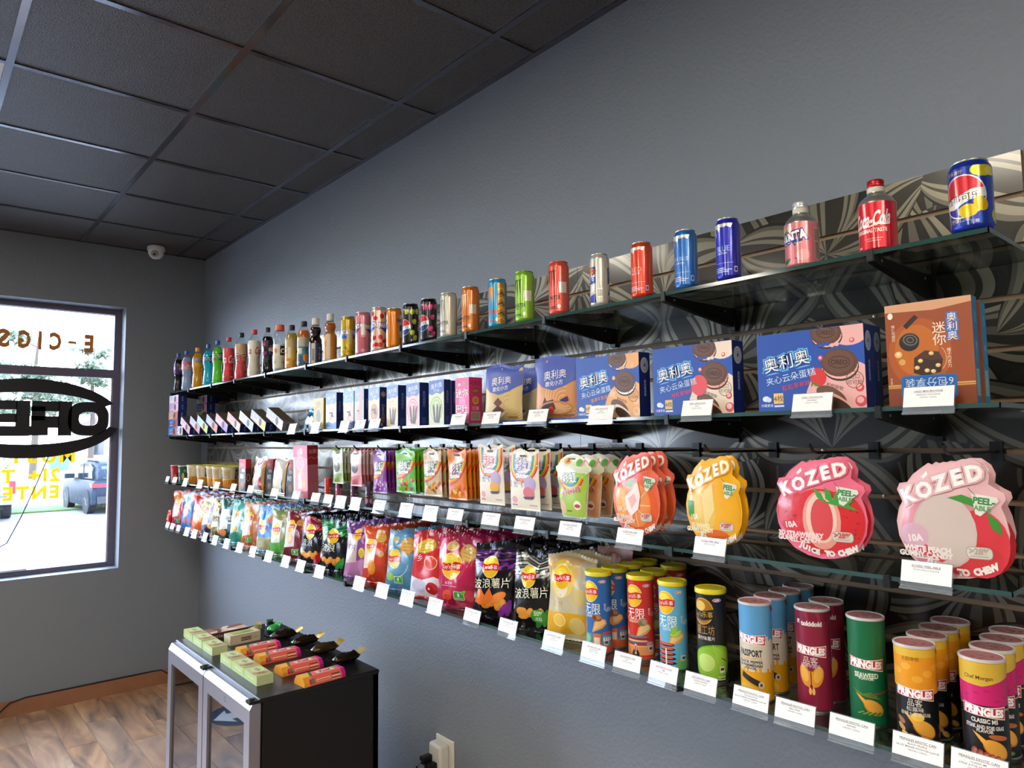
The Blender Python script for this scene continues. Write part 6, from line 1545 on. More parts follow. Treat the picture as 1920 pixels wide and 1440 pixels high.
BAGS = [
 (4.99, 'red and orange', '#cf2a2a', dict(hi='#e8862c', lo='#a82038', logo=(7, 14, 3.2), chips=[(12, 18, 2.6, 2.0)], badge=(8, 3, '0'), panel='#f0d0c8'), .150),
 (4.785, 'sky blue with red diamonds', '#4a86c8', dict(hi='#a8cbe8', logo=(6.4, 12.2, 3.6), chips=[(11, 19, 2.4, 1.8, 0, '#dfe6ec', '#9cb8d0')], fn=lambda a: a.poly([(5, 5), (6.6, 1.6), (8.2, 5), (6.6, 7.6)], '#d8503a').poly([(10, 5), (11.4, 2), (12.8, 5), (11.4, 7.4)], '#d8503a')), .150),
 (4.565, 'orange and yellow', '#dd5f1c', dict(hi='#d94a3a', lo='#e86a2a', logo=(7, 9.4, 3.4), chips=[(12, 15.6, 2.8, 2.4)], fn=lambda a: a.poly([(10, 6), (16, 5), (16, 19), (11, 18)], '#f2a42a').ell(5, 15, 3, 2.2, '#f3e2d2')), .155),
 (4.385, 'navy, violet and white', '#413a80', dict(hi='#d9c23a', lo='#3a3350', panel='#e3dff0', logo=(5, 15, 2.4), title=('薯片', 6.2, 9, 3.0, '#2a2450'), chips=[(11.4, 5, 3, 2)]), .138),
 (4.225, 'black and gold', '#26211e', dict(hi='#c79f2a', lo='#7a6a2a', panel='#ece8e0', logo=(5.6, 16, 2.2), title=('黑金', 6.0, 10.5, 3.2, '#d9b23a', '#2a211a'), chips=[(11, 4, 2.6, 2)]), .138),
 (4.065, 'dark green and white', '#1f4a38', dict(hi='#2f6f58', lo='#173a2c', panel='#e6e8e4', title=('岩烧', 11.2, 13, 3.6, '#e8ead8', '#12281e'), chips=[(5, 3.6, 3, 2.2, 0, '#e08a4a', '#b8562a')], fn=lambda a: a.rect(9, 9, 14, 9.8, '#dfe3d4')), .155),
 (3.885, 'teal with yellow chip', '#3a9c8c', dict(hi='#5fb5a4', lo='#2a8a78', panel='#cfe6ea', logo=(5, 15, 2.3), chips=[(5.6, 7.4, 2.2, 1.8, 0, '#e9d04a', '#b89a2a')], fn=lambda a: a.poly([(9, 12), (14, 11), (11.5, 7)], '#e3dcb4').ell(12, 3.6, 2.6, 1.6, '#5a9a3a')), .150),
 (3.705, 'caramel brown', '#c9752f', dict(hi='#d98a3a', lo='#b8622a', panel='#efdcc6', logo=(6, 15, 2.6), chips=[(11, 18.6, 3.2, 1.9, 10, '#c98a3a', '#94591c')], badge=(7, 3.4, '0'), title=('烤鸡', 6, 9.6, 2.8, '#a8321f')), .152),
 (3.505, 'bright blue with pink grapefruit', '#2f86d6', dict(lo='#b5aa84', logo=(6, 12, 3.2), fn=lambda a: a.ell(12.4, 16.8, 3.2, 2.9, '#d9705a').ell(12.4, 16.8, 2.7, 2.4, '#e08a70').rect(0, 0, 16, 6.8, '#b8b08c').ell(11, 4, 3, 2, '#9aa06a').ell(4, 3, 2.4, 1.8, '#c9c4a4')), .155),
 (3.335, 'olive green and white', '#7f8c4f', dict(hi='#93a060', lo='#4f9a3a', panel='#e9eee2', logo=(5.6, 12.4, 2.8), chips=[(12, 18, 2.4, 1.7, 0, '#c3a86a', '#8f7a3a')], fn=lambda a: a.rect(1, 1, 9, 5.6, '#5fb04a')), .145),
 (3.165, 'dark maroon', '#7a2228', dict(hi='#8a2c30', lo='#6a1c24', panel='#ead3cc', logo=(5.4, 15.6, 2.6), chips=[(11.4, 18.0, 3.4, 2.1, -8, '#c68f40', '#8f5f20'), (5.4, 9.6, 2.4, 2.2, 20, '#efc890', '#c99050')], badge=(9, 3.2, '0')), .155),
 (2.985, 'black with red top and chili', '#161416', dict(fn=both(stripes('#d3202a', '#8a1520'), pepper('#cf2430')), logo=(7.6, 14.4, 2.8), title=('波浪', 6, 9.6, 3.2, '#f2efe6')), .155),
 (2.775, 'black with bright green top and leaves', '#131516', dict(fn=both(stripes('#2fae48', '#186a2c'), pepper('#38a848')), logo=(8, 15, 2.9), title=('波浪', 6, 9.8, 3.4, '#efe6c6'), chips=[]), .165),
 (2.575, 'purple with beige panel', '#7f4494', dict(hi='#6a3480', lo='#b87aa8', panel='#d8c8c4', logo=(8.6, 17.4, 2.2), title=('切片', 5.6, 12, 2.6, '#4a3a3c'), chips=[(11.6, 9.8, 1.8, 2.2, 0, '#e2c92a', '#a08a18'), (12.6, 19, 1.8, 1.4, 0, '#c08a9a', '#7a4a6a')]), .155),
 (2.43, 'red-orange', '#d7431f', dict(hi='#dd5a2a', lo='#c23a20', panel='#f0dccc', logo=(5.4, 14.4, 2.4), chips=[(11.4, 18.2, 3.4, 2.4, 0, '#e0a640', '#b0701c'), (12.2, 11.6, 1.6, 1.4, 0, '#e9b46a', '#b87a3a')], fn=lambda a: a.ell(7, 6, 2.4, 3.2, '#e8922a')), .155),
 (2.24, 'steel blue with large golden chip', '#5b93b6', dict(hi='#6aa2c6', lo='#4f88ac', logo=(4.8, 11.6, 3.2), chips=[(10.6, 16.6, 3.6, 3.1, 0, '#d9a650', '#b07a2c'), (4.4, 19.4, 2.0, 1.3, 0, '#c9b486', '#a08a5a')], badge=(7.2, 3.6, '0'), fn=lambda a: a.ring(6, 10.8, 6, 6.2, .22, '#d6e6f0', a0=200, a1=350).ell(3.0, 4.6, 2.0, 1.6, '#8fbf4a')), .160),
 (2.075, 'bright red with tomatoes', '#d32a30', dict(hi='#d83a34', lo='#e9e4ee', title=('乡', 5, 13.4, 2.4, '#f6efe8'), chips=[(7, 17.4, 4.6, 2.4, 8, '#e8c24a', '#c08a28')], fn=lambda a: a.ell(10, 12, 3.0, 2.4, '#e2482e').ring(10, 12, 3.0, 2.4, .25, '#f0d9b0').text('乡川脆', 7.4, 17.6, 2.2, '#17223f', bold=.1, rot=8).ell(5, 3.6, 3.6, 2.4, '#c9c4dc').ell(11, 3.2, 2.6, 2.2, '#c3202c')), .150),
 (1.898, 'crimson with large golden chip', '#bd1f4e', dict(hi='#c42858', lo='#b01c48', logo=(6.0, 12.8, 3.7), chips=[(11.6, 17.4, 3.3, 2.9, -10, '#d9ae5c', '#b5822f'), (5.6, 19.0, 2.0, 1.5, 0, '#dcb868', '#b5822f')], badge=(9.2, 3.4, '0'), fn=lambda a: a.ell(6.4, 12.4, 4.6, 5.2, '#c9305e').text('番茄味', 5.0, 7.2, .9, '#f0c9d2').rect(2.4, 6.2, 8.6, 6.35, '#f0c9d2').ell(4.6, 3.2, 1.9, 1.8, '#d9482e').ell(12.8, 3.6, 1.9, 1.9, '#c93a48')), .165),
 (1.705, 'black and purple with flaming chips', '#17131a', dict(fn=both(stripes('#7a2f9a', '#3a1a4a'), pepper('#8a2f9c'), lambda a: a.ell(9.4, 6.0, 3.6, 1.4, '#ef8a2a', rot=30).poly([(1, 4), (3, 9.4), (5, 6.4), (6.6, 9.0), (8, 5.6), (5, 3)], '#ef7a2a')), logo=(6.6, 15.4, 2.9), title=('波浪薯片', 7.2, 10.4, 2.9, '#f4eecb', '#17131a', 6)), .165),
 (1.532, 'black and silver with wavy chips', '#141414', dict(fn=both(stripes('#c9ccc6', '#6a6d68'), pepper('#2f8a38'), lambda a: a.ell(10.6, 3.6, 2.9, 2.0, GREEN).text('50%', 10.6, 4.4, 1.3, '#bfe6a8', bold=.06).text('减脂', 10.6, 2.8, 1.1, '#e2f3d4', bold=.05).ell(4.2, 4.6, 2.0, 1.0, '#f0a040', rot=10).ell(4.6, 3.2, 2.0, 1.0, '#f0a040', rot=10)), logo=(6.6, 15.0, 2.9), title=('波浪薯片', 7.6, 10.2, 2.9, '#f4eecb', '#17131a', 6)), .165),
 (1.384, 'clear and yellow with a heart-shaped logo', '#c8bd9c', dict(hi='#d8b078', fn=lambda a: a.rect(11.5, 0, 16, 22, '#bdb49a').rect(0, 0, 16, 7.0, '#e2a81e').ell(5.4, 16.0, 4.4, 5.0, '#dcc04a').ell(5.4, 15.4, 3.9, 4.6, '#e8d26a').ell(5.4, 13.6, 1.9, 2.6, '#f4efdf').ell(11.8, 11.4, 2.8, 2.4, '#cbb46c').ell(10.8, 3.6, 2.6, 2.4, '#d9c070').ell(5.2, 4.8, 2.2, 1.8, '#eec24a').ring(5.2, 4.8, 2.2, 1.8, .25, '#f6e3a0').rect(0, 0, 16, 1.2, '#c9bd8a').text('自然', 4.6, 9.2, 1.6, '#b8975a'), logo=(5.4, 16.4, 2.7)), .150),
]
rowname = ['in the front', 'second from the front', 'third from the front', 'at the back']
rb_ = random.Random(77)
BW = [.178]*len(BAGS)
for _ in range(30):
    for k in range(len(BAGS)-1):
        lim = 2*(BAGS[k][0]-BAGS[k+1][0])*1.0
        if BW[k]+BW[k+1] > lim:
            s_ = lim/(BW[k]+BW[k+1]); BW[k] *= s_; BW[k+1] *= s_
BW[-1] = min(BW[-1], .150)
for k, (y, nm, base, spec, w) in enumerate(BAGS):
    art = chips_art(base, **spec)
    n = 4
    h = .207+rb_.uniform(-.004, .006)
    dark = nm.startswith('black')
    w = BW[k]; yaw = R(17+rb_.uniform(-2, 2))
    first = soft_bag('chip_bag', '%s chip bag, %s of its row' % (nm, rowname[0]), 'chip bag', (1.390, y, Z4+.0066), w, h, .044, base, art, seed=100+k, m=mat(base, .17, .2 if dark else 0, bump=.85 if dark else .75, bscale=12 if dark else 11, crease=True), film=FOIL if dark else FILM, ry=R(6), rz=yaw, group='chip bags on the bottom shelf', crumple=.20)
    for j in range(1, n):
        if k == 20 and j > 1: break
        copy_tree(first, '%s chip bag, %s of its row' % (nm, rowname[j]), (1.390+.059*j, y+rb_.uniform(-.004, .004), Z4+.0066), rz=yaw+R(rb_.uniform(-1.5, 1.5)), ry=R(6+rb_.uniform(-.6, .6)))
soft_bag('chip_bag', 'small red chip bag standing at the window end of the bottom shelf', 'chip bag', (1.36, 5.110, Z4+.0066), .068, .080, .035, '#d3261f', chips_art('#d3261f', hi='#e8562a', logo=(8, 12, 4)), seed=301, ry=R(6), group='chip bags on the bottom shelf')
A = chips_art('#cf8560', hi='#d9906a', lo='#b86a44', chips=[(8, 12, 3, 3, 0, '#e0b486', '#b07a50')], fn=lambda a: a.rrect(3, 3, 8, 8, .6, '#d9e6c0').rrect(3.2, 3.2, 7.8, 7.8, .5, '#2f6a34').text('0%', 5.5, 6.2, 1.8, '#8fe08a', bold=.06))
soft_bag('chip_bag', 'peach-brown matt chip bag behind the blue snack cans', 'chip bag', (1.575, 1.388, Z4+.0066), .140, .215, .042, '#cf8560', A, seed=311, m=mat('#cf8560', .5, bump=.15, bscale=30), film=print_mat('printed_matte_film'), ry=R(4), group='chip bags on the bottom shelf')
soft_bag('chip_bag', 'peach-brown matt chip bag squeezed between the clear bag and the blue cans', 'chip bag', (1.518, 1.388, Z4+.0066), .135, .200, .042, '#cf8560', A, seed=317, m=mat('#cf8560', .5, bump=.15, bscale=30), film=print_mat('printed_matte_film'), ry=R(4), group='chip bags on the bottom shelf')

# ------------------------------------------------------------------ snack tubes
def tube_can(label, x, y, r, h, col, art, lid, group, face=4):
    t = thing('snack_can', label, 'snack can', (x, y, Z4), R(face), group)
    autosmooth(MB().lathe([(r*.96, 0), (r*.995, .0006), (r, .003), (r, h-.004)], 36).build('can_body', mat(col, .33), t), 50)
    autosmooth(MB().lathe([(r+.0002, 0), (r+.0012, .0008), (r+.0012, .0032), (r+.0002, .004)], 36).build('bottom_rim', SILVER, t), 50)
    if lid == 'plastic':
        autosmooth(MB().lathe([(r+.0004, h-.011), (r+.0022, h-.0105), (r+.0024, h-.002), (r+.0014, h), (r-.0005, h), (r-.002, h-.0016), (.001, h-.0016)], 36).build('lid', mat('#e6d21c', .38), t), 35)
    else:
        autosmooth(MB().lathe([(r+.0003, h-.006), (r+.0016, h-.005), (r+.0016, h-.001), (r+.0004, h), (r-.0012, h-.0006), (r-.002, h-.002)], 36, cap=False).build('top_rim', mat('#e4dcda', .3, .3), t), 45)
        autosmooth(MB().lathe([(r-.001, h-.0026), (r-.001, h-.0018), (.001, h-.0016)], 36).build('foil_seal', mat('#c47c7e', .35, .1), t), 45)
        a = Art(20, 20)
        rr = random.Random(5)
        for k in range(16):
            aa, q2 = rr.uniform(0, 6.3), rr.uniform(0, 7.4); a.ell(10+q2*math.cos(aa), 10+q2*math.sin(aa), 1.5, .8, '#e0b4b2', rot=rr.uniform(0, 180)).ell(10+q2*math.cos(aa), 10+q2*math.sin(aa), 1.0, .5, '#cc8c8c', rot=rr.uniform(0, 180))
        lay_print('seal_print', a, lambda u, v, e: ((v-.5)*2*r*.94, (.5-u)*2*r*.94, h-.0016+e), t, FOIL)
        mesh_obj('peel_tab', [(-.004, -r, h-.004), (.008, -r*.98, h-.004), (.010, -r-.0008, h-.016), (.002, -r-.0010, h-.020), (-.004, -r-.0008, h-.012)], [(0, 1, 2, 3, 4)], mat('#b8585c', .3, .3), t)
    if art: lay_print('label_print', art, round_of(r, .0045, h-.011-.0045 if lid == 'plastic' else h-.0105), t, SLEEVE, ROUNDCUT, smooth=True)
    return t
def tube_art(r, h): return Art(360, (h-.0155)/(r*PI/180))
def lays_can(base, wave, food, sub, city, black=False):
    a = tube_art(.0325, .204); H = a.H
    a.full(base)
    x = 182
    if black:
        a.ell(x-6, H*.80, 46, 52, '#d8a53a').ell(x-6, H*.80, 42, 48, '#a8741f').ell(x-16, H*.86, 24, 20, '#e3bc5a').poly([(x-50, H*.83), (x-10, H*.80), (x+40, H*.83), (x+38, H*.72), (x-8, H*.69), (x-50, H*.73)], '#1b1b1d').text("Lay's乐事", x-6, H*.765, 22, '#d9ae4a', bold=.05, width=84)
        a.text('薯工坊', x+2, H*.585, 34, '#b98f4a', bold=.02, width=78).text('青柠味薯片', x+4, H*.49, 15, '#efeee2', bold=.06, width=76).poly([(x-40, H*.46), (x+30, H*.45), (x+40, H*.38), (x-40, H*.39)], '#22331c')
        a.ell(x+34, H*.22, 92, H*.20, '#7db32c', rot=8).ell(x+30, H*.22, 84, H*.18, '#8fc63a', rot=8).poly([(x+30, H*.42), (x+100, H*.30), (x+110, H*.16), (x+60, H*.10)], '#9fd04a')
        a.ell(x+6, H*.21, 42, H*.12, '#a8d24e').ell(x+4, H*.21, 37, H*.108, '#c5e07a').ring(x+4, H*.21, 39, H*.112, 2.5, '#7fae2c')
        for k in range(3): a.line([(x+64+6*k, H*(.27-.012*k)), (x+84+5*k, H*(.24-.012*k))], 2.2, '#1d2a12')
        a.rrect(x+58, H*.10, x+80, H*.17, 3, '#e6e9dc').rect(x+61, H*.125, x+77, H*.155, '#2a3026').rect(x+50, H*.04, x+86, H*.06, '#b9d98a').rect(x+50, H*.015, x+86, H*.03, '#b9d98a')
    else:
        a.logo(x-8, H*.80, 40).text('无限', x+0, H*.575, 44, '#fbfaf4', bold=.03, width=86).text('翻滚吧', x+64, H*.60, 9, '#f3efe2', vert=True).rect(x-44, H*.50, x+40, H*.504, '#f3efe2').text(sub, x-2, H*.475, 11, '#f3efe2', bold=.04)
        a.ell(x+92, H*.56, 26, 7, wave, rot=10).ell(x+84, H*.575, 12, 7, wave)
        # folded chip with its topping
        a.poly([(x+2, H*.26), (x+14, H*.40), (x+40, H*.46), (x+66, H*.43), (x+72, H*.38), (x+50, H*.32), (x+22, H*.29)], '#e2a45c').poly([(x+8, H*.29), (x+20, H*.40), (x+42, H*.445), (x+62, H*.42), (x+64, H*.385), (x+40, H*.34)], '#f2c884')
        if food == 'lime': a.ell(x+34, H*.455, 30, 22, '#7fb52a', rot=20, a0=180, a1=360).ell(x+34, H*.45, 25, 18, '#c3df5a', rot=20, a0=180, a1=360).ell(x+30, H*.47, 10, 20, '#9fce3f', rot=-30)
        elif food == 'meat': a.ell(x+26, H*.455, 24, 14, '#9a5a30', rot=-10).ell(x+30, H*.465, 16, 8, '#c4824a').ell(x+16, H*.46, 9, 8, '#7a421f')
        else: a.ell(x+34, H*.47, 20, 17, '#a88a6a').ell(x+30, H*.455, 15, 10, '#5f8a44').ell(x+42, H*.47, 12, 10, '#c98a78')
        a.ell(x+112, H*.40, 22, 18, '#e6ab68', rot=-30).ell(x-46, H*.34, 10, 26, '#efb07a', rot=20)
        city(a, x, H)
        a.rrect(x+58, H*.10, x+80, H*.165, 3, '#dfe2dc').rect(x+61, H*.115, x+77, H*.15, '#3a4450')
    a.ell(x+54, H*.935, 18, 7, '#f3e6da').ell(x+54, H*.935, 16, 5.5, '#d8423a').text('LAYS', x+54, H*.935, 6, '#ffffff', bold=.05)
    # back of the tube
    for k in range(6): a.rect(310, H*(.72-.05*k), 350, H*(.735-.05*k), '#e9e6dc')
    return a
def city_blue(a, x, H):
    a.poly([(0, 0), (360, 0), (360, H*.10), (x, H*.14), (0, H*.10)], '#d9603a').rect(x-50, H*.08, x+2, H*.25, '#3f9a94').ell(x-24, H*.18, 20, 18, '#7cc0a0').rect(x+6, H*.07, x+44, H*.25, '#e07a4a').rect(x+12, H*.1, x+38, H*.20, '#f3e3c9').rect(x+50, H*.09, x+100, H*.23, '#5fa8bc')
    for k in range(4): a.rect(x+54+12*k, H*.15, x+61+12*k, H*.20, '#f3efe2').rect(x-44+11*k, H*.10, x-37+11*k, H*.13, '#d8e6d2')
    a.poly([(x+46, H*.24), (x+104, H*.24), (x+96, H*.28), (x+54, H*.27)], '#d8455a').ell(x-44, H*.30, 12, 10, '#e2506a')
def city_red(a, x, H):
    a.rect(x-56, H*.05, x+90, H*.17, '#eb9a5a').rect(x-56, H*.155, x+90, H*.17, '#f0bb84').ell(x, H*.05, 17, H*.075, '#3a2420', n=16).rect(x-17, 0, x+17, H*.05, '#3a2420').rect(x-4, H*.06, x+4, H*.19, '#f6ead6').rect(x-2, H*.08, x+2, H*.17, '#3a2420')
    for k, (c, w_) in enumerate((('#3f5f8a', 62), ('#e8c27a', 56), ('#8a2f3c', 66), ('#5f84a8', 52))): a.poly([(x-w_, H*(.19+.027*k)), (x+w_, H*(.19+.027*k)), (x+w_-8, H*(.212+.027*k)), (x-w_+8, H*(.212+.027*k))], c)
    a.rect(x-70, 0, x+100, H*.03, '#d9542f').ell(x+68, H*.19, 20, 10, '#d98a94')
def city_lime(a, x, H):
    for k in range(5): a.ell(x-10, H*(.07+.055*k), 48-2*k, 8, '#1d2a4a').rect(x-42, H*(.066+.055*k), x+22, H*(.094+.055*k), '#e2532f').rect(x-36, H*(.07+.055*k), x+16, H*(.078+.055*k), '#f08a5a')
    a.rect(x-10, H*.03, x-4, H*.24, '#f3efe6').poly([(x+26, 0), (x+110, 0), (x+96, H*.10), (x+66, H*.18), (x+44, H*.12)], '#6fb56a').poly([(x+48, H*.1), (x+56, H*.22), (x+64, H*.1)], '#9cc88a').poly([(x-52, H*.24), (x-44, H*.33), (x-36, H*.24)], '#b04a7a').rect(x+96, H*.12, x+116, H*.26, '#c9594a')
Gc = 'yellow-lidded snack tubes'
blueA = lays_can('#2a6cb4', '#8fb8e0', 'meat', '香酥烤肉味', city_blue); redA = lays_can('#d3301f', '#e0705c', 'meat2', '嗞嗞烤肉味', city_red); limeA = lays_can('#63b3d9', '#a3d3e8', 'lime', '青柠味', city_lime); blackA = lays_can('#191a1c', '', '', '', None, True)
RNK = ['front', 'second', 'third', 'rearmost']
first = tube_can('royal blue snack tube with yellow lid, front of its row', 1.376, 1.266, .0325, .204, '#2a6cb4', blueA, 'plastic', Gc)
for k in range(1, 4): copy_tree(first, 'royal blue snack tube with yellow lid, %s in its row' % RNK[k], (1.376+.070*k, 1.266+.005*k, Z4))
first = tube_can('red snack tube with yellow lid, front of its row', 1.415, 1.160, .0325, .204, '#d3301f', redA, 'plastic', Gc, 10)
for k in range(1, 3): copy_tree(first, 'red snack tube with yellow lid, %s in its row' % ('second', 'rearmost')[k-1], (1.415+(.070, .170)[k-1], 1.160+.012*k, Z4))
tube_can('light blue snack tube with lime and yellow lid', 1.412, 1.060, .0325, .204, '#63b3d9', limeA, 'plastic', Gc, 8)
tube_can('black snack tube with green lime art and yellow lid', 1.406, .950, .0325, .204, '#191a1c', blackA, 'plastic', Gc, 2)

def stack_can(h, base, words, paint, banner=.60, small=False, top=None):
    a = tube_art(.0325, h); H = a.H; x = 180; a.full(base)
    paint(a, x, H)
    s = 1.0
    bw, bh = 58, 30 if not small else 27
    y = H*banner
    a.poly([(x-bw, y+bh*.62), (x, y+bh*.42), (x+bw, y+bh*.55), (x+bw*.97, y-bh*.78), (x+4, y-bh*.52), (x-bw, y-bh*.45)], '#f3ece6').poly([(x-bw+2, y+bh*.54), (x, y+bh*.34), (x+bw-2, y+bh*.46), (x+bw*.94, y-bh*.68), (x+4, y-bh*.44), (x-bw+2, y-bh*.37)], '#c9232f')
    a.text('PRINGLES', x, y-.02*bh, bh*.72, '#ffffff', bold=.06, width=bw*1.74, rot=-3)
    for t, yy, hh, c, w_ in words: a.text(t, x, H*yy, hh, c, bold=.04, width=w_)
    for k in range(5): a.rect(292, H*(.60-.03*k), 330, H*(.61-.03*k), '#cfcac0')
    a.rect(296, H*.18, 326, H*.40, '#d9d6cc')
    return a
def chip_spoon(a, x, y, s=1.0, c='#eaa53c', d='#c97f22'):
    a.ell(x+12*s, y-10*s, 36*s, 22*s, d, rot=-32).ell(x+12*s, y-8*s, 33*s, 19*s, c, rot=-32).poly([(x-46*s, y+34*s), (x-30*s, y+26*s), (x+4*s, y+2*s), (x-12*s, y-8*s)], c)
def p_blue(a, x, H):
    a.rect(0, H*.60, 360, H, '#5ba0d2').rect(0, H*.28, 360, H*.63, '#d8cfbd').rect(0, 0, 360, H*.30, '#e0a012')
    for k in range(24): a.rect(15*k, H*.28, 15*k+9, H*(.30+.035*((k*7) % 3)), '#e0a012').rect(15*k, H*.6, 15*k+9, H*(.615+.03*((k*5) % 3)), '#d8cfbd')
    a.line([(x-36, H*.26), (x+34, H*.17)], 20, '#2a211c').ell(x+36, H*.165, 10, 12, '#cfc6b4').ell(x+36, H*.165, 5, 6, '#5a4a40').ell(x-4, H*.09, 44, 22, '#e6b23c', rot=-20).ell(x-8, H*.06, 40, 16, '#d29a24', rot=-20)
def p_maroon(a, x, H):
    a.rect(0, H*.9, 360, H, '#7a1734')
    for k in range(9): a.poly([(40*k, H), (40*k+16, H), (40*k+22, H*.86), (40*k+14, H*.9)], '#9a2a48')
    a.text('tokidoki', x+8, H*.88, 15, '#e9dfdc', bold=.05, width=70).line([(x-46, H*.87), (x-34, H*.91)], 3, '#e9dfdc').line([(x-46, H*.91), (x-34, H*.87)], 3, '#e9dfdc').ell(x-40, H*.895, 5, 6, '#e9dfdc')
    a.ell(x-20, H*.34, 20, 36, '#e0952c', rot=18).ell(x+22, H*.34, 20, 36, '#e0952c', rot=-18).poly([(x-34, H*.33), (x-4, H*.21), (x, H*.40)], '#e0952c').poly([(x+36, H*.33), (x+6, H*.21), (x+2, H*.40)], '#e0952c').ell(x-22, H*.36, 14, 26, '#f0b04a', rot=18).ell(x+24, H*.36, 14, 26, '#f0b04a', rot=-18).line([(x+1, H*.22), (x+1, H*.44)], 3, '#5a1a1a')
    a.ell(x-3, H*.19, 5, 12, '#e9b45a').ell(x+8, H*.19, 5, 12, '#e9b45a').ell(x+104, H*.42, 13, 12, '#efe6e2')
    for k in range(5): a.ell(x+120+10*(k % 2), H*(.08+.03*k), 4, 4, '#e0d2d0')
def p_green(a, x, H):
    a.rect(0, 0, 360, H, '#146a42')
    for k in range(10): a.line([(x-46+3*k, H*(.33-.006*k)), (x-10+4*k, H*(.29-.004*k)), (x+14+4*k, H*(.31-.008*k))], 3, '#2f5a1e' if k % 2 else '#7fa03a')
    a.line([(x+6, H*.30), (x+78, H*.34)], 3, '#7a5230').line([(x+6, H*.29), (x+78, H*.325)], 3, '#8a623a')
    chip_spoon(a, x+8, H*.20, .95)
    for k in range(9): a.line([(x-30+8*k, H*.10), (x-10+7*k, H*.13)], 4, '#3f6a2a' if k % 2 else '#86a84a')
    a.rect(x+104, H*.02, x+118, H*.14, '#cfd2c6').rect(x+100, H*.34, x+118, H*.52, '#d9dacd')
def p_truffle(a, x, H):
    a.full('#16171b').rect(0, H*.60, 360, H*.92, '#e79a1e').rect(0, H*.92, 360, H, '#e3b83a').poly([(0, H*.60), (360, H*.60), (360, H*.63), (x+60, H*.56), (x, H*.66)], '#e79a1e')
    for k in range(12): a.ell(30*k+10, H*(.70+.06*(k % 3)), 15, 10, '#f0ae3a')
    a.line([(0, H*.605), (x, H*.60), (x+60, H*.56), (360, H*.605)], 4, '#d9b05a').text('主厨摩根', x-8, H*.90, 11, '#5a3d1a', bold=.03)
    chip_spoon(a, x+12, H*.24, 1.0); a.ell(x+6, H*.32, 18, 12, '#f0c84a')
    for k, (dx, f) in enumerate(((-44, .19), (-30, .12), (-6, .11), (24, .10), (46, .04), (-44, .26), (90, .2), (98, .3), (86, .12))): a.ell(x+dx, H*f, 15, 8, ('#c9925a', '#e3b33c', '#a8704a')[k % 3], rot=-30)
def p_steak(a, x, H):
    a.full('#15161b').rect(0, H*.60, 360, H*.86, '#cf1f6e').rect(0, H*.86, 360, H, '#d9b23a').poly([(0, H*.82), (x, H*.78), (x+90, H*.88), (0, H*.90)], '#d9b23a').rect(x+100, 0, 360, H, '#17181c')
    for k in range(14): a.rect(26*k, H*(.64+.03*(k % 4)), 26*k+14, H*(.66+.03*(k % 4)), '#b81a60')
    a.line([(0, H*.60), (x+100, H*.56)], 4, '#d9a24a').text('Chef Morgan', x-10, H*.86, 10, '#5a4418', bold=.02)
    chip_spoon(a, x+14, H*.23, 1.0); a.ell(x+34, H*.31, 26, 7, '#b8652c', rot=-6)
    for k in range(5): a.ell(x-30+14*k, H*(.15-.012*k), 9, 13, '#a04a3a', rot=-20).ell(x-28+14*k, H*(.15-.012*k), 5, 9, '#c97a62', rot=-20)
    a.ell(x+6, H*.05, 26, 10, '#d9a87a', rot=-14).ell(x+30, H*.04, 14, 6, '#7a8a3a')
Gp = 'foil-topped snack tubes'
W1 = [('PASSPORT', .495, 22, '#26272c', 84), ('ITALIAN STYLE', .438, 8, '#d9a83a', 84), ('BLACK PEPPER', .402, 9, '#26304a', 88), ('& PARMESAN', .366, 9, '#26304a', 84), ('FLAVOR', .334, 7, '#26304a', 40)]
first = tube_can('blue, cream and yellow snack tube with foil top, front of its row', 1.376, .822, .0325, .200, '#5ba0d2', stack_can(.200, '#5ba0d2', W1, p_blue, .645), 'foil', Gp, 8)
for k in range(1, 4): copy_tree(first, 'blue, cream and yellow snack tube with foil top, %s in its row' % RNK[k], (1.376+.0700*k, .822+.004*k, Z4), rz=R((0, 12, 5, 8)[k]))
W2 = [('品客', .500, 24, '#eaded6', 50), ('碳烤牛排味', .445, 12, '#eaded6', 66)]
first = tube_can('maroon snack tube with heart of chips and foil top, front one', 1.413, .716, .0325, .200, '#8a1f3c', stack_can(.200, '#8a1f3c', W2, p_maroon, .605), 'foil', Gp, 14)
copy_tree(first, 'maroon snack tube with foil top standing behind the front maroon tube', (1.487, .722, Z4))
W3 = [('SEAWEED', .475, 15, '#d9e6d2', 74), ('FLAVOR', .445, 8, '#d9e6d2', 44)]
tube_can('green seaweed snack tube with foil top, single in its row', 1.418, .613, .0325, .200, '#146a42', stack_can(.200, '#146a42', W3, p_green, .585), 'foil', Gp, 18)
W4 = [('品客', .46, 20, '#e9e4d6', 40), ('松露味', .395, 12, '#e9e4d6', 48), ('丝绒土豆泥风味', .345, 11, '#e9e4d6', 84)]
first = tube_can('black and orange truffle snack tube with foil top, front of its row', 1.376, .512, .0325, .178, '#16171b', stack_can(.178, '#16171b', W4, p_truffle, .555, True), 'foil', Gp, 14)
for k in range(1, 4): copy_tree(first, 'black and orange truffle snack tube with foil top, %s in its row' % RNK[k], (1.376+.0700*k, .512+.003*k, Z4), rz=R((0, 16, 6, 30)[k]))
W5 = [('CLASSIC M5', .455, 11, '#e3dfd6', 66), ('STEAK AND FOIE GRAS', .395, 10, '#d9d4cc', 100), ('FLAVOR', .36, 8, '#d9d4cc', 40)]
first = tube_can('black and magenta steak snack tube with foil top, front of its row', 1.376, .408, .0325, .178, '#15161b', stack_can(.178, '#15161b', W5, p_steak, .545, True), 'foil', Gp, 14)
for k in range(1, 4): copy_tree(first, 'black and magenta steak snack tube with foil top, %s in its row' % RNK[k], (1.376+.0700*k, .408+.004*k, Z4), rz=R((0, 16, 4, 14)[k]))

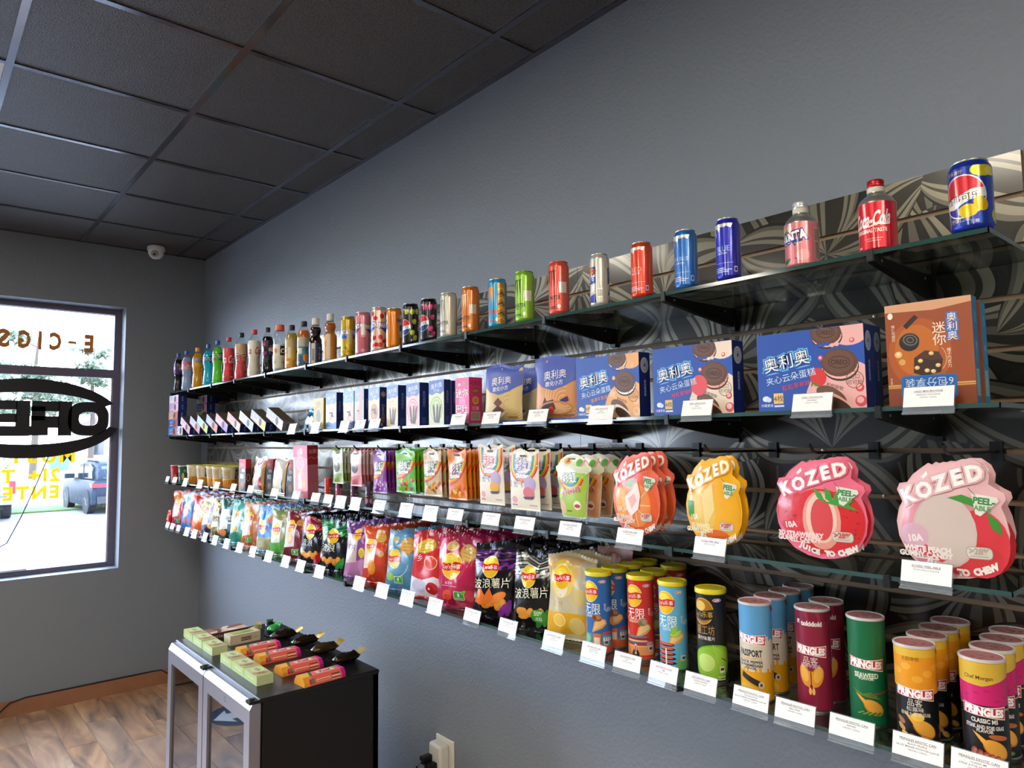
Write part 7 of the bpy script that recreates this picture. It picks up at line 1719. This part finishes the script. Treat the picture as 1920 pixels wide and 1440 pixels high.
# ------------------------------------------------------------------ price cards
OC = 'ORIGIN: CHINA'
def pc(si, items):
    for y, lines, what in items: price_card(si, y*q, lines, what)
OCAKE = 'OREO CAKE EXOTIC'
pc(1, [(3.191, ['CHIPS COOKIE', OC], 'in front of the cookie pouch'), (2.942, ['OREO WAFER', OC], 'in front of the gold carton'), (2.672, ['OREO WAFER', 'PEACH', OC], 'before the first peach wafer carton'), (2.540, ['OREO WAFER', 'WHITE CHOCO', OC], 'before the pink-peach wafer carton'), (2.425, ['OREO WAFER', 'NUT', OC], 'before the cream nut wafer carton'),
       (1.877, ['OREO MINI EXOTIC', OC], 'at the foot of the hot pink carton'), (1.705, ['OREO CRISPY CUBE', 'MILK CREAM', OC], 'before the cream cube pouch'), (1.492, ['OREO CRISPY CUBE', 'CHOCOLATE', OC], 'before the orange chocolate pouch'), (1.247, [OCAKE, 'VANILLA', OC], 'before the vanilla cake carton'), (.952, [OCAKE, 'PEACH', OC], 'before the peach cake carton'),
       (.680, [OCAKE, 'STRAWBERRY', OC], 'before the strawberry cake carton'), (.467, ['OREO MINI BROWNIE', 'HAZELNUT CHOCOLATE', OC], 'before the brown brownie carton')])
SK, KZT = 'SKITTLES EXOTIC', 'KOZED PEEL-ABLE'
pc(2, [(5.245, ['SNACK CUP', OC], 'at the far corner of the third shelf'), (5.071, ['TOMATO CUP', OC], 'under the small red cup'), (4.834, ['VEGGIE CUP', OC], 'under the small green cup'), (4.537, ['POTATO STICKS', OC], 'below the first ivory cups'), (4.232, ['POTATO STICKS', 'CHEESE', OC], 'below the middle ivory cups'), (3.960, ['POTATO STICKS', 'SALT', OC], 'below the last ivory cup'),
       (3.707, ['CRUNCHY BITES', OC], 'before the pink and silver pouch'), (3.389, ['CRUNCHY BITES', 'CREAM', OC], 'before the gold-edged silver pouch'), (3.140, ['CEREAL EXOTIC', OC], 'before the tall pink carton'), (2.937, ['CANDY TUBE', OC], 'below the red candy tube'), (2.815, ['CANDY TUBE', 'GRAPE', OC], 'below the magenta candy tube'), (2.700, ['CANDY TUBE', 'BERRY', OC], 'below the green hanging packs'), (2.573, ['CANDY TUBE', 'PLUM', OC], 'below the pink hanging packs'),
       (2.385, [SK, 'GRAPE', OC], 'below the purple hanging packs'), (2.196, [SK, 'LIME', OC], 'below the bright green hanging packs'), (2.040, [SK, 'YOGURT', OC], 'below the beige hanging packs'), (1.898, [SK, 'ORANGE', OC], 'below the orange hanging packs'), (1.712, ['SKITTLES CLOUDS', 'FRUIT', OC], 'below the white pouches with yellow bean'), (1.555, ['SKITTLES CLOUDS', 'FLORAL', OC], 'below the white pouches with lilac bean'),
       (1.370, ['SKITTLES LOLLIPOP', 'COLA PEACH', OC], 'below the cup-shaped pouches'), (1.161, [KZT, 'ORANGE FLAVOR'], 'below the coral orange gummy pouches'), (.930, [KZT, 'MANGO FLAVOR'], 'below the yellow mango gummy pouches'), (.487, [KZT, 'WHITE PEACH FLAVOR'], 'below the white-peach gummy pouches')])
LB, LC, PC = 'LAYS EXOTIC CHIPS', 'LAYS EXOTIC CAN', 'PRINGLES EXOTIC CAN'
ty = [5.215, 5.100, 4.962, 4.776, 4.623, 4.421, 4.242, 4.048, 3.846, 3.659, 3.45, 3.246, 3.08, 2.889, 2.538, 2.362, 2.188, 2.015, 1.81, 1.636, 1.441]
tw = ['small red chip bag at the window end', 'red and orange chip bags', 'sky blue chip bags', 'orange and yellow chip bags', 'navy and violet chip bags', 'black and gold chip bags', 'dark green chip bags', 'teal chip bags', 'caramel brown chip bags', 'bright blue chip bags', 'olive green chip bags', 'dark maroon chip bags', 'black chip bags with chili', 'black chip bags with green top', 'red-orange chip bags', 'steel blue chip bags', 'bright red tomato chip bags', 'crimson chip bags', 'black and purple chip bags', 'black and silver chip bags', 'clear and yellow chip bags']
pc(3, [(y, [LB, 'NATURAL' if k > 18 else 'FLAVOR', OC], 'before the '+w) for k, (y, w) in enumerate(zip(ty, tw))])
pc(3, [(1.292, [LC, 'GRILLED PORK', OC], 'before the royal blue tubes'), (1.179, [LC, 'BBQ', OC], 'before the red tubes'), (1.069, [LC, 'LIME', OC], 'before the light blue tube'), (.966, [LC, 'NATURAL SEAWEED', OC], 'before the black tube with lime art'), (.842, [PC, 'ITALIAN STYLE', 'BLACK PEPPER & PARMESAN FLAVOR', OC], 'before the blue and yellow tubes'),
       (.744, [PC, 'BBQ STEAK', OC], 'before the maroon tubes'), (.632, [PC, 'SEAWEED', OC], 'before the green tube'), (.517, [PC, 'BLACK TRUFFLE', 'VELVET MASHED POTATOES FLAVOR', OC], 'before the black and orange tubes'), (.423, [PC, 'CLASSIC M5', 'STEAK & FOIE GRAS FLAVOR', OC], 'before the black and magenta tubes')])

# ------------------------------------------------------------------ two-door display cooler and the sweets on top
CT = .845
ck = thing('display_cooler', 'black two-door cooler with silver-framed glass doors below the shelves', 'cooler', (1.08, 2.69, 0))
cx = lambda x: x-1.08
cyy = lambda y: y-2.69
BLK = mat('#101012', .42, var=.1, bscale=30)
b = MB()
x0, x1, y0, y1 = cx(.885), cx(1.295), cyy(2.243), cyy(3.137)
b.box(x0, x1, y0, y0+.02, .02, CT-.012).box(x0, x1, y1-.02, y1, .02, CT-.012).box(x1-.02, x1, y0, y1, .02, CT-.012).box(x0, x1, y0+.02, y1-.02, .02, .06).box(x0, x1, cyy(2.683), cyy(2.703), .06, CT-.012)
b.build('cabinet_body', BLK, ck)
soften(MB().box(x0-.012, x1+.003, y0-.003, y1+.003, CT-.014, CT).build('top_panel', mat('#161618', .3), ck), .003)
for z in (.32, .58): MB().box(x0+.03, x1-.03, y0+.03, cyy(2.68), z, z+.006).box(x0+.03, x1-.03, cyy(2.706), y1-.03, z, z+.006).build('wire_shelf', mat('#56585c', .4, .6), ck)
ALU = mat('#a9abb6', .36, .8)
DOORGLASS = glass_mat('cooler_door_glass', '#8f959c', .95, 2.4)
for a0, a1 in ((2.247, 2.690), (2.698, 3.133)):
    d = MB(); fx0, fx1 = cx(.845), cx(.880); w_ = .046
    A0, A1 = cyy(a0), cyy(a1)
    d.prism([(fx0, CT-.030-.048), (fx0, CT-.030), (fx0+.012, CT-.008), (fx1, CT-.008), (fx1, CT-.078)], 'y', A0, A1)
    d.box(fx0, fx1, A0, A0+w_, .05, CT-.078).box(fx0, fx1, A1-w_, A1, .05, CT-.078).box(fx0, fx1, A0+w_, A1-w_, .05, .10)
    door = d.build('door', ALU, ck)
    MB().box(fx0+.008, fx0+.014, A0+w_, A1-w_, .10, CT-.078).build('door_glass', DOORGLASS, door)
    MB().box(fx1, fx1+.006, A0+.006, A1-.006, .06, CT-.02).build('gasket', mat('#1c1c1e', .6), door).hide_render = False
    MB().box(fx0-.002, fx1+.10, A0-.006, A0+.03, CT-.012, CT-.003).lathe([(.008, 0), (.008, .004)], 12, cx=fx0+.012, cy=A0+.014, z0=CT-.003).build('hinge_plate', BLACKMETAL, door)
    if a0 < 2.5:
        A = Art(6, 6); A.ring(3, 3, 2.2, 2.2, .3, '#55565c').text('XX', 3, 3.0, 1.6, '#44454a', bold=.05) if False else A.ring(3, 3, 2.2, 2.2, .35, '#55565c')
        for k in range(8): A.ell(3+1.6*math.cos(k*PI/4), 3+1.6*math.sin(k*PI/4), .45, .25, '#44454a', rot=45*k)
        lay_print('crest_print', A, lambda u, v, e: (fx0-e, cyy(2.468)+.013-.026*u, CT-.066+.026*v), door)
for y in (y0+.05, y1-.05):
    MB().lathe([(.02, 0), (.02, .02)], 14, cx=x0+.05, cy=y).lathe([(.02, 0), (.02, .02)], 14, cx=x1-.05, cy=y).build('foot', BLACKMETAL, ck)
# floor decal that shows up mirrored in the cooler door
fd = thing('floor_decal', 'blue oval floor sticker with a white arrow, mirrored in the cooler door', 'sticker', (.10, 4.45, .0005), 0)
A = Art(40, 22); A.ell(20, 11, 19.5, 10.6, '#c98a4a').ell(20, 11, 18.8, 9.9, '#24324f').poly([(3.5, 11), (15, 17), (14, 13.6), (34, 14.5), (34, 7.5), (14, 8.4), (15, 5)], '#dfe4ea')
lay_print('sticker_print', A, lambda u, v, e: ((.5-u)*.36, (v-.5)*.42, e), fd)

TOPZ = CT
GG = 'pale green chocolate boxes on the cooler'
def small_top(W, H, kind):
    a = Art(W, H)
    if kind == 'green': a.full('#c5cf94').ell(W*.35, H*.55, W*.20, H*.34, '#dfe6c0').ell(W*.35, H*.55, W*.15, H*.25, '#b9c68a').poly([(W*.55, 0), (W*.8, 0), (W*.9, H), (W*.62, H)], '#b79a72').ell(W*.74, H*.5, W*.08, H*.3, '#8a6a4a').rect(W*.88, 0, W, H, '#a9b56a').text('DUBAI', W*.35, H*.55, H*.16, '#7a8a4a', bold=.04)
    elif kind == 'pist': a.full('#d9cfa8').ell(W*.3, H*.5, W*.2, H*.4, '#8fae4a').ell(W*.62, H*.5, W*.18, H*.36, '#6f8a34').ell(W*.45, H*.35, W*.1, H*.2, '#b9c86a')
    else: a.full('#d9b8a4').poly([(0, 0), (W*.7, 0), (W*.4, H), (0, H)], '#8a5a4a').line([(0, H*.6), (W*.5, H*.4), (W, H*.7)], H*.14, '#efe0d4').line([(0, H*.2), (W*.6, H*.3), (W, H*.2)], H*.1, '#5a2f28')
    return a
wd = ['farthest', 'middle', 'nearest']
for gi, (ys_, rowlab) in enumerate((((3.105, 2.985, 2.862), 'on the far door side'), ((2.655, 2.537, 2.418), 'on the near door side'))):
    for k, y in enumerate(ys_):
        carton('chocolate_box', 'pale green chocolate box %s, %s of three on the cooler' % (rowlab, wd[k]), 'chocolate box', (.938, y, TOPZ+.0002), .115, .056, .030, ('#b9cb7c', '#cfdca4', '#c5cf94'), Art(11.5, 3).full('#b5c878').text('PISTACHIO', 6, 1.6, .8, '#d9e2b0', bold=.03), Art(5.6, 3).full('#cbd8a0'), small_top(11.5, 5.6, 'green'), group=GG)
A = Art(15.5, 3); A.full('#43201e').text('PISTACHIO DELIGHT', 7.8, 1.5, 1.0, '#d9c9bc', slant=.2)
carton('chocolate_box', 'long dark brown chocolate box with pale swirls, lying toward the wall', 'chocolate box', (1.045, 3.05, TOPZ+.0002), .080, .152, .030, ('#8a5a4a', '#43201e', '#d9b8a4'), None, A, small_top(8, 15.2, 'swirl'), rz=R(3))
A = Art(12.4, 3.2); A.full('#d8cdaa').rect(4.4, .9, 8.6, 2.1, '#4a3226').text('CHOCOLATE', 6.5, 1.5, .6, '#d8cdaa', bold=.03).text('DUBAI', 10.2, 1.5, .6, '#8a7a5a')
carton('chocolate_box', 'cream and green pistachio chocolate box behind the pink boxes', 'chocolate box', (1.066, 2.925, TOPZ+.0002), .060, .124, .036, ('#d8cdaa', '#d8cdaa', '#cfc9a0'), None, A, small_top(6, 12.4, 'pist'), rz=R(4))
def bar_box(label, x, y, c1, rz):
    t = thing('chocolate_bar_box', label, 'chocolate box', (x, y, TOPZ+.0002), rz, 'pink chocolate bar boxes on the cooler')
    l, pr = .077, [(-.034, 0), (.034, 0), (.034, .012), (.021, .028), (-.021, .028), (-.034, .012)]
    o = MB().prism(pr, 'x', -l, l).build('carton', [mat(c1, .38), mat('#e9a32a', .38), mat('#d6208a', .38)], t)
    o.data.polygons.foreach_set('material_index', [1, 2]+[0]*6)
    a = Art(15.4, 4.2); a.full(c1).poly([(0, 0), (3, 0), (4.4, 4.2), (0, 4.2)], '#e9b04a').poly([(2.6, 0), (3.6, 0), (5, 4.2), (4, 4.2)], '#3f6a4a').rect(6, 1.1, 12.6, 3.4, '#e8d6cf').text("Kuaf", 9.4, 2.3, 1.5, '#8a2a4a', bold=.06, slant=.15).ell(13.4, 3.0, .9, .8, '#6fae4a').poly([(14, 0), (15.4, 0), (15.4, 4.2), (14.6, 4.2)], '#d6208a')
    lay_print('top_print', a, lambda u, v, e: (-l+2*l*u, -.021+.042*v, .028+e), t)
    a = Art(15.4, 2.4); a.full('#ea6a5a').poly([(0, 0), (2, 0), (3, 2.4), (0, 2.4)], '#e9a32a').rect(3, .6, 3.8, 1.9, '#3f8a5a').rect(4.6, .8, 9.6, 1.5, '#f3e0b0').rect(4.8, .95, 9.4, 1.35, '#ea6a5a').rect(14, 0, 15.4, 2.4, '#c21a86').ell(2.4, 1.2, .5, .7, '#d6206a')
    for k in range(4): a.rect(10.2, .4+.42*k, 13.4, .6+.42*k, '#2f2a2a' if k % 2 else '#f3e0b0')
    def sf(u, v, e):
        y, z = (-.034-e, .012*v*2) if v < .5 else (-.034+.013*(v-.5)*2-e*.7, .012+.016*(v-.5)*2+e*.7)
        return (-l+2*l*u, y, z)
    lay_print('side_print', a, sf, t, cv=[.5])
    return t
for k, (x, y, lab) in enumerate(((1.060, 2.742, 'farthest of four in the row'), (1.080, 2.605, 'second farthest in the row'), (1.085, 2.428, 'third in the row'), (1.094, 2.278, 'nearest of four in the row'))):
    bar_box(('rose pink chocolate bar box, ' if k == 0 else 'coral and magenta chocolate bar box, ')+lab, x, y, '#e87a86' if k == 0 else '#ea6f6a', R((2, 1, 3, 4)[k]))
def flowpack(label, x, y, ln_, w, h, col, fin, rz, seed, metal=.5):
    t = thing('wrapped_chocolate', label, 'wrapped chocolate', (x, y, TOPZ+.0003), rz, 'foil-wrapped chocolates on the cooler')
    rg3 = random.Random(seed); n, sg = 12, 14; v = []; f = []
    for i in range(n+1):
        u = -1+2*i/n; s = max(.10, (1-abs(u)**3)**.5)
        for j in range(sg):
            a = 2*PI*j/sg; wr = 1+.16*math.sin(5*a+4*u+seed)+.24*rg3.uniform(-1, 1)
            yy = w/2*math.cos(a)*max(.55, s)*(1+.12*rg3.uniform(-1, 1)); zz = h/2*(1+math.sin(a)*s*wr)
            v.append((u*ln_*.36, yy, max(.0005, zz*(.9 if abs(u) > .8 else 1))))
    for i in range(n):
        for j in range(sg): f.append((i*sg+j, i*sg+(j+1) % sg, (i+1)*sg+(j+1) % sg, (i+1)*sg+j))
    f += [tuple(range(sg-1, -1, -1)), tuple(n*sg+j for j in range(sg))]
    mesh_obj('wrapper', v, f, mat(col, .22, metal), t, True)
    for s in (-1, 1):
        fv = []; ff = []; m = 9
        for k in range(m+1):
            yy = w*.62*(k/m-.5)
            fv += [(s*ln_*.33, yy*.8, h*.45), (s*ln_*.50, yy*1.15, h*(.55 if s < 0 else .95)+.003*(k % 2)), (s*ln_*.33, yy*.8, h*.45+.0012), (s*ln_*.50, yy*1.15, h*(.55 if s < 0 else .95)+.003*(k % 2)+.0012)]
        for k in range(m):
            a = 4*k; b2 = a+4
            ff += [(a, b2, b2+1, a+1), (a+2, a+3, b2+3, b2+2), (a+1, b2+1, b2+3, a+3)]
        mesh_obj('crimped_end', fv, ff, mat(fin if s > 0 else col, .24, metal), t)
for x, y, lab, s in ((1.205, 2.850, 'dark foil-wrapped chocolate with gold end, farthest of four', 1), (1.232, 2.706, 'dark foil-wrapped chocolate with gold end, second farthest of four', 2), (1.246, 2.560, 'brown foil-wrapped chocolate with gold end, third of four', 3), (1.250, 2.394, 'dark foil-wrapped chocolate with pale gold end, nearest of four', 4)):
    flowpack(lab, x, y, .150, .052, .034, '#2c2118' if s != 3 else '#4a3a20', '#c9a43c' if s < 4 else '#dcc98a', R(4*s-8), s)
flowpack('cream and olive wrapped chocolate beside the long brown box', 1.160, 3.020, .10, .045, .028, '#a8a06a', '#cfc088', R(60), 7, .2)
flowpack('bright green foil-wrapped chocolate, farthest toward the wall', 1.218, 2.985, .09, .045, .026, '#4fc46a', '#3aa65a', R(40), 9, .3)
flowpack('black wrapped chocolate next to the bright green one', 1.232, 3.055, .085, .04, .024, '#1e1a16', '#3a6a3a', R(70), 11, .3)
